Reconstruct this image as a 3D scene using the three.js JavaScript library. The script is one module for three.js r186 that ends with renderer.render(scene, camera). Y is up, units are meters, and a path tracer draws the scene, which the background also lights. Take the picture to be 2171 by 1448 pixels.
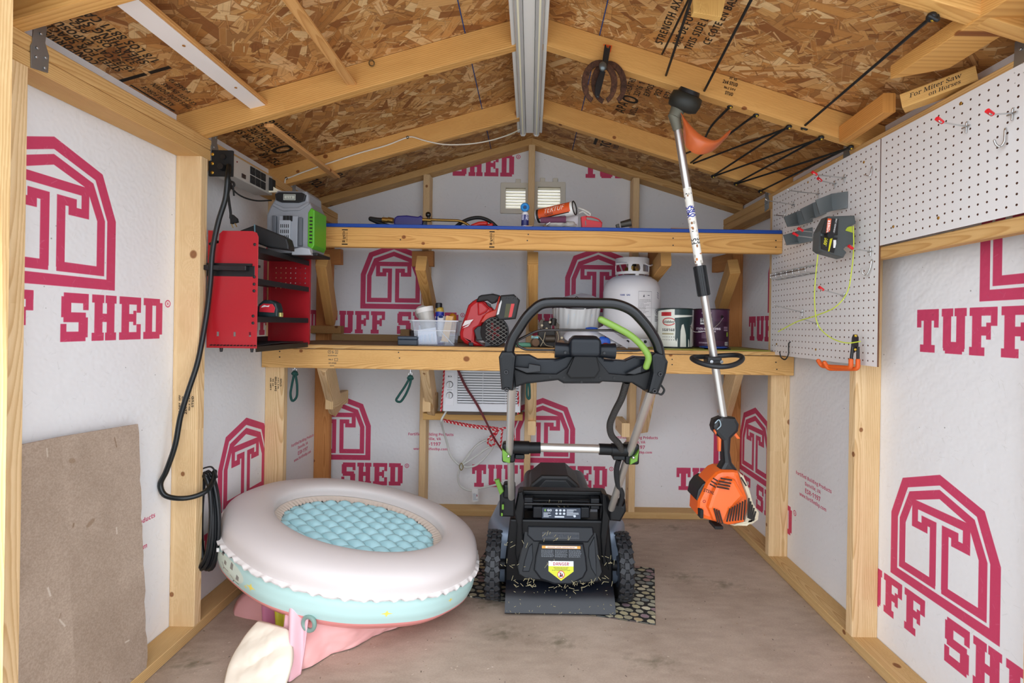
import * as THREE from 'three';
import { RoundedBoxGeometry } from 'three/addons/geometries/RoundedBoxGeometry.js';
import { mergeGeometries, mergeVertices, toCreasedNormals } from 'three/addons/utils/BufferGeometryUtils.js';
import { RectAreaLightUniformsLib } from 'three/addons/lights/RectAreaLightUniformsLib.js';

// ---------------------------------------------------------------- camera, sky, sun, exposure
// metres; y up; the camera stands in front of the open doorway of the shed and looks along -z
const scene = new THREE.Scene();
const camera = new THREE.PerspectiveCamera(2 * Math.atan(724 / 1055) * 180 / Math.PI, 2171 / 1448, 0.05, 100);
camera.position.set(0, 1.11, 0);
camera.rotation.set(0, 0, 0.9 * Math.PI / 180);
camera.setViewOffset(2171, 1448, -39.5, 34, 2171, 1448);
scene.add(camera);
const renderer = new THREE.WebGLRenderer();
renderer.toneMapping = THREE.LinearToneMapping;
renderer.toneMappingExposure = 2.85;
renderer.shadowMap.enabled = true;
scene.background = new THREE.Color(0.93, 0.99, 1.08);
scene.backgroundIntensity = 1.0;
const sun = new THREE.DirectionalLight(new THREE.Color(1, 0.96, 0.89), 2.2);
sun.position.set(6, 5.4, -0.39); sun.target.position.set(0, 0, -0.75);
sun.castShadow = true; sun.shadow.mapSize.set(2048, 2048);
Object.assign(sun.shadow.camera, { left: -6, right: 6, top: 6, bottom: -6, near: 0.5, far: 25 });
scene.add(sun, sun.target);

// ---------------------------------------------------------------- helpers
function mulberry(a) { return () => { a |= 0; a = a + 0x6D2B79F5 | 0; let t = Math.imul(a ^ a >>> 15, 1 | a); t = t + Math.imul(t ^ t >>> 7, 61 | t) ^ t; return ((t ^ t >>> 14) >>> 0) / 4294967296; }; }
const rnd = mulberry(77);
const rr = (a, b, r = rnd) => a + (b - a) * r();
function hash(x, y, s) { let h = Math.imul(x, 374761393) + Math.imul(y, 668265263) + Math.imul(s, 2147483647 ^ 0x5bd1e995) | 0; h = Math.imul(h ^ h >>> 13, 1274126177); return ((h ^ h >>> 16) >>> 0) / 4294967296; }
function noise(x, y, s = 1) {
  const xi = Math.floor(x), yi = Math.floor(y), fx = x - xi, fy = y - yi, u = fx * fx * (3 - 2 * fx), v = fy * fy * (3 - 2 * fy);
  const a = hash(xi, yi, s), b = hash(xi + 1, yi, s), c = hash(xi, yi + 1, s), d = hash(xi + 1, yi + 1, s);
  return a + (b - a) * u + (c - a) * v + (a - b - c + d) * u * v;
}
const fbm = (x, y, s = 1) => noise(x, y, s) * .5 + noise(x * 2.1, y * 2.1, s + 1) * .27 + noise(x * 4.3, y * 4.3, s + 2) * .15 + noise(x * 8.7, y * 8.7, s + 3) * .08;
const clamp = (x, a = 0, b = 1) => Math.min(b, Math.max(a, x));
const V = (a) => new THREE.Vector3(a[0], a[1], a[2]);
const lerp = (a, b, t) => a.map((q, i) => q + (b[i] - q) * t);
const add3 = (a, b) => [a[0] + b[0], a[1] + b[1], a[2] + b[2]];

function canvasTex(w, h, draw, opt = {}) {
  const c = document.createElement('canvas'); c.width = w; c.height = h;
  draw(c.getContext('2d'), w, h);
  const t = new THREE.CanvasTexture(c);
  if (!opt.linear) t.colorSpace = THREE.SRGBColorSpace;
  t.wrapS = t.wrapT = opt.clamp ? THREE.ClampToEdgeWrapping : THREE.RepeatWrapping;
  return t;
}
function dataTex(w, h, fn, linear) {
  const d = new Uint8Array(w * h * 4);
  for (let y = 0; y < h; y++) for (let x = 0; x < w; x++) {
    const c = fn(x, y), i = (y * w + x) * 4;
    if (typeof c === 'number') { d[i] = d[i + 1] = d[i + 2] = clamp(c, 0, 255); } else { d[i] = clamp(c[0], 0, 255); d[i + 1] = clamp(c[1], 0, 255); d[i + 2] = clamp(c[2], 0, 255); }
    d[i + 3] = 255;
  }
  const t = new THREE.DataTexture(d, w, h); t.wrapS = t.wrapT = THREE.RepeatWrapping; t.magFilter = THREE.LinearFilter; t.minFilter = THREE.LinearFilter;
  if (!linear) t.colorSpace = THREE.SRGBColorSpace;
  t.needsUpdate = true; return t;
}
const mats = {};
function mat(color, rough = 0.6, metal = 0, extra = {}) {
  const phys = ['clearcoat', 'transmission', 'sheen', 'ior'].some((k) => k in extra);
  return new (phys ? THREE.MeshPhysicalMaterial : THREE.MeshStandardMaterial)({ color, roughness: rough, metalness: metal, ...extra });
}

// ---- naming, tagging
const used = {};
function numbered(name) { const n = used[name] = (used[name] ?? -1) + 1; return n ? name + '_' + String(n).padStart(3, '0') : name; }
function sh(m) { m.castShadow = true; m.receiveShadow = true; return m; }
function thing(name, label, category, group) {
  const o = new THREE.Group(); o.name = numbered(name); scene.add(o); o.userData = { label, category };
  if (group) o.userData.group = group; return o;
}
function single(name, geo, m, label, category, group) {
  const o = sh(new THREE.Mesh(geo, m)); o.name = numbered(name); scene.add(o); o.userData = { label, category };
  if (group) o.userData.group = group; return o;
}
function structure(name) { const o = new THREE.Group(); o.name = name; o.userData = { kind: 'structure' }; scene.add(o); return o; }
function part(parent, name, geo, m, label) { const o = sh(new THREE.Mesh(geo, m)); o.name = name; parent.add(o); if (label) o.userData.label = label; return o; }
const parts = (parent, name, list, m) => list.map((g) => part(parent, name, g, m));
// moves a thing's origin to the middle of its base, the parts staying where they are
function rebase(o) {
  const b = new THREE.Box3().setFromObject(o), c = new THREE.Vector3((b.min.x + b.max.x) / 2, b.min.y, (b.min.z + b.max.z) / 2);
  if (o.isMesh) { o.geometry.translate(-c.x, -c.y, -c.z); for (const k of o.children) k.position.sub(c); o.position.copy(c); }
  else { for (const k of o.children) k.position.sub(c); o.position.add(c); }
}

// ---- geometry
function clean(g) { const q = g.index ? g.toNonIndexed() : g; for (const k of Object.keys(q.attributes)) if (!['position', 'normal', 'uv'].includes(k)) q.deleteAttribute(k); q.groups = []; q.clearGroups(); return q; }
const merge = (...gs) => mergeGeometries(gs.flat().map(clean));
const mv = (g, x, y, z) => g.translate(x, y, z);
function box(c, s, r = 0) { const g = r ? new RoundedBoxGeometry(s[0], s[1], s[2], 2, Math.min(r, s[0] / 2.01, s[1] / 2.01, s[2] / 2.01)) : new THREE.BoxGeometry(s[0], s[1], s[2]); return g.translate(c[0], c[1], c[2]); }
// a front-facing box: b = [cx, cy, z, w, h] of its front face, t its depth behind that face
const pbox = (b, t, r = 0) => box([b[0], b[1], b[2] - t / 2], [b[3], b[4], t], r);
function frame(a, b, up) {
  const x = V(b).sub(V(a)).normalize(), u = up ? V(up) : Math.abs(x.y) > .9 ? new THREE.Vector3(0, 0, 1) : new THREE.Vector3(0, 1, 0);
  const z = new THREE.Vector3().crossVectors(x, u).normalize(), y = new THREE.Vector3().crossVectors(z, x);
  const m = new THREE.Matrix4().makeBasis(x, y, z); const c = V(a).add(V(b)).multiplyScalar(.5); m.setPosition(c); return m;
}
function rod(a, b, r, r2 = r, seg = 12) {
  const g = new THREE.CylinderGeometry(r2, r, V(a).distanceTo(V(b)), seg); g.rotateZ(-Math.PI / 2); return g.applyMatrix4(frame(a, b));
}
function tube(pts, r, seg, rs = 8, closed = false, tension = .5) { return capTube(new THREE.CatmullRomCurve3(pts.map(V), closed, 'centripetal', tension), r, seg ?? pts.length * 8, rs, closed); }
function capTube(curve, r, seg, rs, closed) {
  const g = new THREE.TubeGeometry(curve, seg, r, rs, closed); if (closed) return g;
  const caps = [0, 1].map((t) => { const p = curve.getPointAt(t); return new THREE.SphereGeometry(r * .995, rs, 6).translate(p.x, p.y, p.z); });
  return merge(g, ...caps);
}
// straight runs joined by round bends
function pipe(pts, r, bend = .04, rs = 10) {
  const path = new THREE.CurvePath(), P = pts.map(V); let last = P[0];
  for (let i = 1; i < P.length - 1; i++) {
    const a = P[i].clone().sub(P[i - 1]), b = P[i + 1].clone().sub(P[i]), k = Math.min(bend, a.length() * .48, b.length() * .48);
    const s = P[i].clone().addScaledVector(a.normalize(), -k), e = P[i].clone().addScaledVector(b.normalize(), k);
    path.add(new THREE.LineCurve3(last, s)); path.add(new THREE.QuadraticBezierCurve3(s, P[i], e)); last = e;
  }
  path.add(new THREE.LineCurve3(last, P[P.length - 1]));
  return capTube(path, r, pts.length * 14, rs, false);
}
function helix(curve, R, r, turns, n) { const o = []; const fr = curve.computeFrenetFrames(n, false); for (let i = 0; i <= n; i++) { const t = i / n, p = curve.getPointAt(t), a = t * turns * 2 * Math.PI; o.push(p.clone().addScaledVector(fr.normals[i], Math.cos(a) * R).addScaledVector(fr.binormals[i], Math.sin(a) * R)); } return new THREE.TubeGeometry(new THREE.CatmullRomCurve3(o), n, r, 5); }
// prism: outline [[x, y]...] in the local xy plane, thickness t towards -z from z
function prism(pts, z, t, bevel = 0, holes = []) {
  const s = new THREE.Shape(pts.map((p) => new THREE.Vector2(p[0], p[1])));
  for (const h of holes) s.holes.push(new THREE.Path(h.map((p) => new THREE.Vector2(p[0], p[1]))));
  const g = new THREE.ExtrudeGeometry(s, { depth: t - 2 * bevel, bevelEnabled: bevel > 0, bevelSize: bevel, bevelOffset: -bevel, bevelThickness: bevel, bevelSegments: 2, curveSegments: 12 });
  return g.translate(0, 0, z - t + bevel);
}
const ring2 = (cx, cy, r, n = 16, ry = r) => Array.from({ length: n }, (_, i) => [cx + r * Math.cos(-i / n * 2 * Math.PI), cy + ry * Math.sin(-i / n * 2 * Math.PI)]);
function roundRect(x0, y0, x1, y1, r, n = 4) { const o = []; for (const [cx, cy, a0] of [[x1 - r, y1 - r, 0], [x0 + r, y1 - r, 90], [x0 + r, y0 + r, 180], [x1 - r, y0 + r, 270]]) for (let i = 0; i <= n; i++) { const a = (a0 + 90 * i / n) * Math.PI / 180; o.push([cx + r * Math.cos(a), cy + r * Math.sin(a)]); } return o; }
function lathe(prof, x, y, z, seg = 32) { return new THREE.LatheGeometry(prof.map((p) => new THREE.Vector2(p[0], p[1])), seg).translate(x, y, z); }
// uv from position: along direction a and b, in metres divided by the size of the texture
function planarUV(g, fa, fb, su, sv, ou = 0, ov = 0) {
  const p = g.attributes.position, uv = new Float32Array(p.count * 2); const q = new THREE.Vector3();
  for (let i = 0; i < p.count; i++) { q.fromBufferAttribute(p, i); uv[2 * i] = fa(q) / su + ou; uv[2 * i + 1] = fb(q) / sv + ov; }
  g.setAttribute('uv', new THREE.BufferAttribute(uv, 2)); return g;
}
// lumber: a board with eased edges, length along its local x; uv runs with the grain
const WU = 2.4, WV = 0.24;
function lumberLocal(L, h, w, e = .003) {
  const y = h / 2, z = w / 2, pr = [[-z + e, -y], [z - e, -y], [z, -y + e], [z, y - e], [z - e, y], [-z + e, y], [-z, y - e], [-z, -y + e]];
  const pos = [], uv = [], ou = rnd() * 1, ov = rnd(); let acc = 0; const n = pr.length;
  const put = (p, u, v) => { pos.push(...p); uv.push(u / WU + ou, v / WV + ov); };
  for (let i = 0; i < n; i++) {
    const a = pr[i], b = pr[(i + 1) % n], l = Math.hypot(a[0] - b[0], a[1] - b[1]);
    const A = [-L / 2, a[1], a[0]], B = [-L / 2, b[1], b[0]], C = [L / 2, b[1], b[0]], D = [L / 2, a[1], a[0]];
    put(A, -L / 2, acc); put(B, -L / 2, acc + l); put(C, L / 2, acc + l); put(A, -L / 2, acc); put(C, L / 2, acc + l); put(D, L / 2, acc); acc += l;
  }
  for (const s of [-1, 1]) for (let i = 1; i < n - 1; i++) for (const k of (s > 0 ? [0, i + 1, i] : [0, i, i + 1])) put([s * L / 2, pr[k][1], pr[k][0]], pr[k][1] * .3, pr[k][0] * 2);
  const g = new THREE.BufferGeometry(); g.setAttribute('position', new THREE.Float32BufferAttribute(pos, 3)); g.setAttribute('uv', new THREE.Float32BufferAttribute(uv, 2)); 
  const ix = []; for (let i = 0; i < pos.length / 3; i += 3) ix.push(i, i + 2, i + 1); g.setIndex(ix);
  const q = g.toNonIndexed(); q.computeVertexNormals(); return q;
}
// beam from a to b; h along up, w across
const beam = (a, b, h, w, up, e) => lumberLocal(V(a).distanceTo(V(b)), h, w, e).applyMatrix4(frame(a, b, up));
function grainUV(g, dir) { const d = V(dir).normalize(), ou = rnd(), ov = rnd(); const s = Math.abs(d.z) > .7 ? new THREE.Vector3(0, 1, .2) : new THREE.Vector3(-d.y, d.x, .7); return planarUV(g, (p) => p.dot(d), (p) => p.dot(s), WU, WV, ou, ov); }
function text(ctx, s, x, y, size, o = {}) {
  ctx.save(); ctx.translate(x, y); if (o.rot) ctx.rotate(o.rot); if (o.sx || o.sy) ctx.scale(o.sx ?? 1, o.sy ?? 1);
  ctx.font = (o.weight ?? 'bold') + ' ' + size + 'px ' + (o.font ?? 'sans-serif'); ctx.textAlign = o.align ?? 'center'; ctx.textBaseline = 'middle'; ctx.fillStyle = o.color ?? '#000'; ctx.fillText(s, 0, 0); ctx.restore();
}

// ink on a surface: dark print with clear ground
function ink(w, h, draw, color = 0x1b1611) { const t = canvasTex(w, h, (c) => { c.fillStyle = '#000'; c.fillRect(0, 0, w, h); c.fillStyle = c.strokeStyle = '#fff'; draw(c); }, { linear: true, clamp: true }); return new THREE.MeshStandardMaterial({ color, roughness: .8, alphaMap: t, transparent: true }); }
// a flat print of width w and height h facing +z, centred on c
function printPlane(c, w, h, turn) { const g = new THREE.PlaneGeometry(w, h); if (turn) g.applyMatrix4(turn); return g.translate(c[0], c[1], c[2]); }
// a soft sheet with thickness: pos(u, v) -> [x, y, z]
function softSheet(pos, nu, nv, th) {
  const p = [], n = [], g0 = []; for (let j = 0; j <= nv; j++) for (let i = 0; i <= nu; i++) g0.push(V(pos(i / nu, j / nv)));
  const at = (i, j) => g0[clamp(j, 0, nv) * (nu + 1) + clamp(i, 0, nu)], N = g0.map((_, k) => { const i = k % (nu + 1), j = Math.floor(k / (nu + 1)); return at(i + 1, j).clone().sub(at(i - 1, j)).cross(at(i, j + 1).clone().sub(at(i, j - 1))).normalize(); });
  const top = g0.map((q, k) => q.clone().addScaledVector(N[k], th / 2)), bot = g0.map((q, k) => q.clone().addScaledVector(N[k], -th / 2)), all = [...top, ...bot], M = top.length, ix = [];
  const id = (i, j, b) => j * (nu + 1) + i + b * M;
  for (let j = 0; j < nv; j++) for (let i = 0; i < nu; i++) { ix.push(id(i, j, 0), id(i + 1, j, 0), id(i + 1, j + 1, 0), id(i, j, 0), id(i + 1, j + 1, 0), id(i, j + 1, 0)); ix.push(id(i, j, 1), id(i + 1, j + 1, 1), id(i + 1, j, 1), id(i, j, 1), id(i, j + 1, 1), id(i + 1, j + 1, 1)); }
  const rim = []; for (let i = 0; i < nu; i++) rim.push([i, 0, i + 1, 0]); for (let j = 0; j < nv; j++) rim.push([nu, j, nu, j + 1]); for (let i = nu; i > 0; i--) rim.push([i, nv, i - 1, nv]); for (let j = nv; j > 0; j--) rim.push([0, j, 0, j - 1]);
  for (const [a, b, c, d] of rim) ix.push(id(a, b, 0), id(a, b, 1), id(c, d, 1), id(a, b, 0), id(c, d, 1), id(c, d, 0));
  const g = new THREE.BufferGeometry(); g.setAttribute('position', new THREE.Float32BufferAttribute(all.flatMap((q) => [q.x, q.y, q.z]), 3));
  const uv = []; for (let b = 0; b < 2; b++) for (let j = 0; j <= nv; j++) for (let i = 0; i <= nu; i++) uv.push(i / nu, j / nv); g.setAttribute('uv', new THREE.Float32BufferAttribute(uv, 2));
  g.setIndex(ix); g.computeVertexNormals(); return g;
}
// a surface of revolution-like grid: f(u, v) over [0,1]^2, closed in u
function gridSurf(f, nu, nv, closeU = true) {
  const p = [], uv = [], ix = []; for (let j = 0; j <= nv; j++) for (let i = 0; i <= nu; i++) { p.push(...f(i / nu, j / nv)); uv.push(i / nu, j / nv); }
  const w = nu + 1; for (let j = 0; j < nv; j++) for (let i = 0; i < nu; i++) { const a = j * w + i; ix.push(a, a + 1, a + w + 1, a, a + w + 1, a + w); }
  const g = new THREE.BufferGeometry(); g.setAttribute('position', new THREE.Float32BufferAttribute(p, 3)); g.setAttribute('uv', new THREE.Float32BufferAttribute(uv, 2)); g.setIndex(ix); g.computeVertexNormals();
  if (closeU) { const n = g.attributes.normal; for (let j = 0; j <= nv; j++) { const a = j * w, b = a + nu, q = new THREE.Vector3().fromBufferAttribute(n, a).add(new THREE.Vector3().fromBufferAttribute(n, b)).normalize(); n.setXYZ(a, q.x, q.y, q.z); n.setXYZ(b, q.x, q.y, q.z); } }
  return g;
}
function flipV(g) { const q = g.attributes.uv; for (let i = 0; i < q.count; i++) q.setY(i, 1 - q.getY(i)); return g; }

// ---------------------------------------------------------------- surfaces
// pine: growth rings of a plain-sawn board, with knots; one texture covers 2.4 m of length by 0.24 m
function pineTexture(seed, knots, v0, ringScale) {
  const W = 2048, Hh = 205; const r = mulberry(seed); const K = [];
  for (let i = 0; i < knots; i++) K.push([r() * WU, r() * WV, .007 + r() * r() * .016]);
  return dataTex(W, Hh, (x, y) => {
    let u = x / W * WU, v = y / Hh * WV, knot = 0, dv = 0;
    for (const [ku, kv, kr] of K) {
      let du = Math.abs(u - ku); du = Math.min(du, WU - du); let dy = v - kv; if (dy > WV / 2) dy -= WV; if (dy < -WV / 2) dy += WV;
      const q = Math.hypot(du * .42, dy); dv += Math.sign(dy || 1) * kr * 1.1 * Math.exp(-q * q / (kr * kr * 4));
      const p = Math.hypot(du * .85, dy); knot = Math.max(knot, 1 - clamp((p - kr * .75) / (kr * .35)));
    }
    const per = Math.sin(u / WU * 2 * Math.PI + seed), vv = v - dv;
    const vm = Math.min(v, WV - v) / WV;                                   // mirrored across the width, so that it repeats
    const rad = Math.hypot(vv - WV * v0, .028 + per * .014 + .012 * noise(x / 300 % 7, 1, seed)) + .004 * fbm(x / 190 % 11, y / 60, seed + 5);
    const t = rad / ringScale + .18 * noise(x / 60, y / 9, seed + 3), f = t - Math.floor(t), late = Math.pow(f, 2.6) * (1 - Math.pow(f, 18));
    const fine = noise(x / 26, y * .9, seed + 8) * .6 + noise(x / 7, y * 1.7, seed + 9) * .4, blotch = fbm(x / 160, y / 45, seed + 11);
    let c = [240, 217, 176]; const k = late * .8 * clamp(vm * 30) + (1 - fine) * .16 + (blotch - .5) * .35;
    c = [c[0] - 46 * k, c[1] - 62 * k, c[2] - 74 * k];
    if (knot > 0) { const rg = Math.sin(rad * 900 + x * .5) * 8; const kc = [132 + rg, 84 + rg, 48]; c = c.map((q, i) => q + (kc[i] - q) * knot * .85); }
    return c;
  });
}
const pineT = [pineTexture(3, 5, .3, .0052), pineTexture(14, 7, .55, .0044), pineTexture(29, 4, .12, .0062), pineTexture(41, 9, .8, .0040)];
const pineB = dataTex(512, 128, (x, y) => 128 + 70 * (noise(x / 12, y * .8, 4) - .5) + 40 * (noise(x / 3, y, 6) - .5), true);
const pine = (tint, i, rough = .72) => new THREE.MeshStandardMaterial({ map: pineT[i % 4], color: tint, roughness: rough, bumpMap: pineB, bumpScale: .0006 });
const studWood = [0, 1, 2, 3].map((i) => pine(0xfff5ea, i));
const rafterWood = [0, 1, 2, 3].map((i) => pine(0xf2cf98, i, .6));
const plateWood = [0, 1, 2, 3].map((i) => pine(0xe8cfa8, i));
const brownWood = [0, 1].map((i) => pine(0xdda878, i));
const oldWood = pine(0xa89884, 1, .85);
const soleWood = [2, 3].map((i) => pine(0xe3d2b4, i, .8));

// oriented strand board: thousands of strands laid over each other, and black mill stamps
function osbTexture(seed, W, Hh, mw, stamps) {
  return canvasTex(W, Hh, (c) => {
    const r = mulberry(seed), s = W / mw; c.fillStyle = '#9c6c3c'; c.fillRect(0, 0, W, Hh);
    const pal = ['#c79152', '#b87f43', '#d3a165', '#a86f37', '#c08a4e', '#dcb07a', '#b07a42', '#b3783c', '#cb985a', '#a87340', '#c48a4a', '#8a5529', '#d0a066', '#e0bb86'];
    for (let i = 0; i < 4200; i++) {
      const x = r() * W, y = r() * Hh, L = (.04 + r() * r() * .16) * s, w = (.008 + r() * .030) * s, a = (r() < .7 ? 1.35 : .2) + (r() - .5) * 1.9;
      c.save(); c.translate(x, y); c.rotate(a); c.globalAlpha = .9; c.fillStyle = pal[Math.floor(r() * pal.length)];
      c.beginPath(); const j = () => (r() - .5) * w * .5; c.moveTo(-L / 2 + j(), -w / 2 + j() * .3); c.lineTo(L / 2 + j(), -w / 2 + j() * .3); c.lineTo(L / 2 + j() * 2, w / 2 + j() * .3); c.lineTo(-L / 2 + j() * 2, w / 2); c.closePath(); c.fill();
      c.globalAlpha = .35; c.strokeStyle = r() < .6 ? '#4a2a10' : '#e6c797'; c.lineWidth = 1.3; c.stroke();
      c.globalAlpha = .14; c.strokeStyle = '#5a3414'; c.lineWidth = 1; for (let k = 0; k < 3; k++) { const yy = (r() - .5) * w * .8; c.beginPath(); c.moveTo(-L / 2, yy); c.lineTo(L / 2, yy + j() * .4); c.stroke(); }
      c.restore();
    }
    for (let i = 0; i < 2600; i++) { const L = (.012 + r() * .05) * s, w = (.002 + r() * .006) * s; c.save(); c.translate(r() * W, r() * Hh); c.rotate((r() < .7 ? 1.35 : .2) + (r() - .5) * 2.2); c.globalAlpha = .8; c.fillStyle = pal[Math.floor(r() * pal.length)]; c.beginPath(); c.moveTo(-L / 2, -w / 2); c.lineTo(L / 2, -w * .2); c.lineTo(L * .4, w / 2); c.lineTo(-L * .45, w * .4); c.fill(); c.globalAlpha = .4; c.strokeStyle = '#4a2a10'; c.lineWidth = 1; c.stroke(); c.restore(); }
    c.globalAlpha = 1; stamps(c, s);
    // dry ink: the strands show through the stamp
    c.globalCompositeOperation = 'source-over';
  });
}
// the printed housewrap
const PINK = '#cf4268';
function drawHouse(c, s) {   // origin at the middle of the house's bottom edge, y up, metres
  const line = (p, w, close) => { c.lineWidth = w * s; c.beginPath(); p.forEach((q, i) => c[i ? 'lineTo' : 'moveTo'](q[0] * s, -q[1] * s)); if (close) c.closePath(); c.stroke(); };
  c.strokeStyle = PINK; c.lineJoin = 'miter'; c.lineCap = 'butt';
  line([[-.181, .015], [.181, .015], [.181, .203], [.136, .322], [0, .372], [-.136, .322], [-.181, .203]], .030, true);
  line([[-.011, .052], [-.145, .052], [-.145, .197], [-.108, .289], [0, .329], [.108, .289], [.145, .197], [.145, .052], [.011, .052]], .026);
  line([[-.105, .268], [.105, .268]], .026);
  for (const k of [-1, 1]) line([[k * .0934, .268], [k * .0934, .206], [k * .055, .206], [k * .055, .229], [k * .022, .229], [k * .022, .05]], .024);
}
const SLAB = {   // heavy slab capitals on a box 1 wide, 1 high: rectangles x, y, w, h from the lower left
  T: [[0, .74, 1, .26], [0, .58, .2, .3], [.8, .58, .2, .3], [.32, 0, .36, 1], [.16, 0, .68, .17]],
  U: [[.06, .12, .34, .88], [.62, .12, .34, .88], [0, .83, .48, .17], [.54, .83, .48, .17], [.16, 0, .7, .24], [.08, .06, .86, .2]],
  F: [[.1, 0, .34, 1], [0, .83, 1, .17], [.78, .62, .22, .36], [0, 0, .56, .17], [.3, .42, .42, .18], [.62, .34, .16, .34]],
  S: [[.1, .8, .84, .2], [.02, .5, .34, .42], [.1, .4, .8, .2], [.64, .08, .34, .42], [.06, 0, .84, .2], [0, 0, .2, .36], [.8, .66, .2, .34]],
  H: [[.1, 0, .32, 1], [.6, 0, .32, 1], [0, .83, .48, .17], [.54, .83, .46, .17], [0, 0, .48, .17], [.54, 0, .46, .17], [.3, .41, .4, .18]],
  E: [[.1, 0, .34, 1], [0, .83, 1, .17], [.8, .64, .2, .34], [0, 0, 1, .17], [.8, 0, .2, .36], [.3, .42, .42, .18], [.64, .34, .14, .34]],
  D: [[.1, 0, .34, 1], [0, .83, .84, .17], [0, 0, .84, .17], [.64, .1, .34, .8]],
};
function drawWords(c, s) {   // origin at the middle of the top of the letters
  c.fillStyle = PINK; const hh = .132, lw = .083; let x = -.415;
  for (const ch of 'TUFF SHED') { if (ch === ' ') { x += .062; continue; } for (const [a, b, w, h] of SLAB[ch]) c.fillRect((x + a * lw) * s, (1 - b - h) * hh * s, w * lw * s + .5, h * hh * s + .5); x += .0945; }
  c.lineWidth = .0035 * s; c.strokeStyle = PINK; c.beginPath(); c.arc((x + .012) * s, .014 * s, .011 * s, 0, 7); c.stroke(); text(c, 'R', (x + .012) * s, .0145 * s, .014 * s, { color: PINK });
}
function wrapTexture(W, Hh, mw, mh, x0, rows, seed) {   // x0: place of a house of the lowest row, in metres from the left edge
  const s = W / mw;
  return canvasTex(W, Hh, (c) => {
    c.fillStyle = '#eeeeef'; c.fillRect(0, 0, W, Hh); const r = mulberry(seed);
    for (const [k, base] of rows.entries()) for (let i = -3; i < 4; i++) {
      const x = x0 + .318 * k + 1.22 * i, y = base;
      c.save(); c.translate(x * s, (mh - y) * s); drawHouse(c, s); c.translate(0, .016 * s); drawWords(c, s); c.restore();
      if (k) continue; const tx = (x + .555) * s, ty = (mh - y - .115) * s, q = { color: '#c8456a' };
      text(c, 'Fortified Building Products', tx, ty - .045 * s, .021 * s, q); text(c, 'Danville, VA', tx, ty - .017 * s, .021 * s, q); text(c, 'ESR-1197', tx, ty + .014 * s, .028 * s, q); text(c, 'www.fortifiedbp.com', tx, ty + .043 * s, .020 * s, q);
    }
    c.globalAlpha = .15; for (let i = 0; i < 5200; i++) { const x = r() * W, y = r() * Hh, L = (4 + r() * 16), a = r() * 3.1; c.strokeStyle = r() < .55 ? '#ffffff' : '#a9a6a4'; c.lineWidth = .8 + r(); c.beginPath(); c.moveTo(x, y); c.lineTo(x + Math.cos(a) * L, y + Math.sin(a) * L); c.stroke(); }
    c.globalAlpha = .5; c.fillStyle = '#4d4640'; for (let i = 0; i < 60; i++) { c.beginPath(); c.arc(r() * W, r() * Hh, .8 + r() * 1.2, 0, 7); c.fill(); }
  });
}
const wrinkleB = dataTex(1024, 1024, (x, y) => { const p = (x * .8 + y * .6), q = (-x * .6 + y * .8); const per = (f) => f; return 128 + 120 * (fbm(x / 64, y / 64, 21) - .5) + 60 * (noise(p / 70, q / 9, 31) - .5) + 34 * (noise(x / 5, y / 5, 41) - .5); }, true);
const wrapMat = (map) => new THREE.MeshStandardMaterial({ map, roughness: .62, bumpMap: wrinkleB, bumpScale: .005 });

// ---------------------------------------------------------------- the shed (8 ft wide, studs at 2 ft)
const XL = -1.25, XR = 1.23, XM = -.01, DB = 2.97, SIL = XL + .089, SIR = XR - .089, PT = 1.76, SL = .30;
const under = (x) => PT + SL * (1.151 - Math.abs(x - XM));          // underside of the rafters
const FZ = -.985, BZ = -DB;
const wallH = 1.85;
// floor
const floorT = canvasTex(2048, 1800, (c, W, Hh) => {
  const r = mulberry(5), s = W / 2.5; const id = c.createImageData(W, Hh);
  for (let y = 0; y < Hh; y++) for (let x = 0; x < W; x++) {
    const n = fbm(x / 240, y / 200, 51), f = noise(x / 3, y / 2, 52) * .6 + noise(x / 1.3, y / 1.3, 53) * .4, k = (n - .5) * 46 + (f - .5) * 16 + (noise(x / 40, y / 14, 55) - .5) * 12, i = (y * W + x) * 4;
    id.data[i] = 177 + k; id.data[i + 1] = 158 + k; id.data[i + 2] = 141 + k; id.data[i + 3] = 255;
  }
  c.putImageData(id, 0, 0);
  for (let i = 0; i < 26; i++) { const x = r() * W, y = r() * Hh; for (let k = 0; k < 90; k++) { c.globalAlpha = .05; c.fillStyle = '#4a3a2c'; c.beginPath(); c.ellipse(x + (r() - .5) * (r() * 190), y + (r() - .5) * (r() * 110), 4 + r() * 13, 2 + r() * 7, r() * .8, 0, 7); c.fill(); } }
  for (let i = 0; i < 900; i++) { c.globalAlpha = .75; c.fillStyle = r() < .45 ? '#efe6d6' : r() < .6 ? '#2d241c' : '#8a6a44'; c.save(); c.translate(r() * W, r() * Hh); c.rotate(r() * 6); c.fillRect(0, 0, 1.2 + r() * 5, 1 + r() * 1.4); c.restore(); }
  c.globalAlpha = .25; c.strokeStyle = '#e4d8c6'; for (let i = 0; i < 120; i++) { const x = r() * W, y = r() * Hh; c.lineWidth = .8; c.beginPath(); c.moveTo(x, y); c.lineTo(x + (r() - .5) * 60, y + (r() - .5) * 20); c.stroke(); }
});
const floorMat = new THREE.MeshStandardMaterial({ map: floorT, roughness: .68 });
{
  const g = box([XM, -.02, (FZ + BZ) / 2], [2.5, .04, FZ - BZ + .02]);
  planarUV(g, (p) => p.x + 1.26, (p) => p.z + 3, 2.5, 2.2);
  const f = structure('floor'); part(f, 'floor_panel', g, floorMat); 
  part(f, 'floor_joist', merge([-1.9, -1.2, -2.6].map((z) => box([XM, -.1, z], [2.48, .12, .04]))), plateWood[0]);
}
const sidingMat = mat(0xb9a88c, .8);
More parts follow.
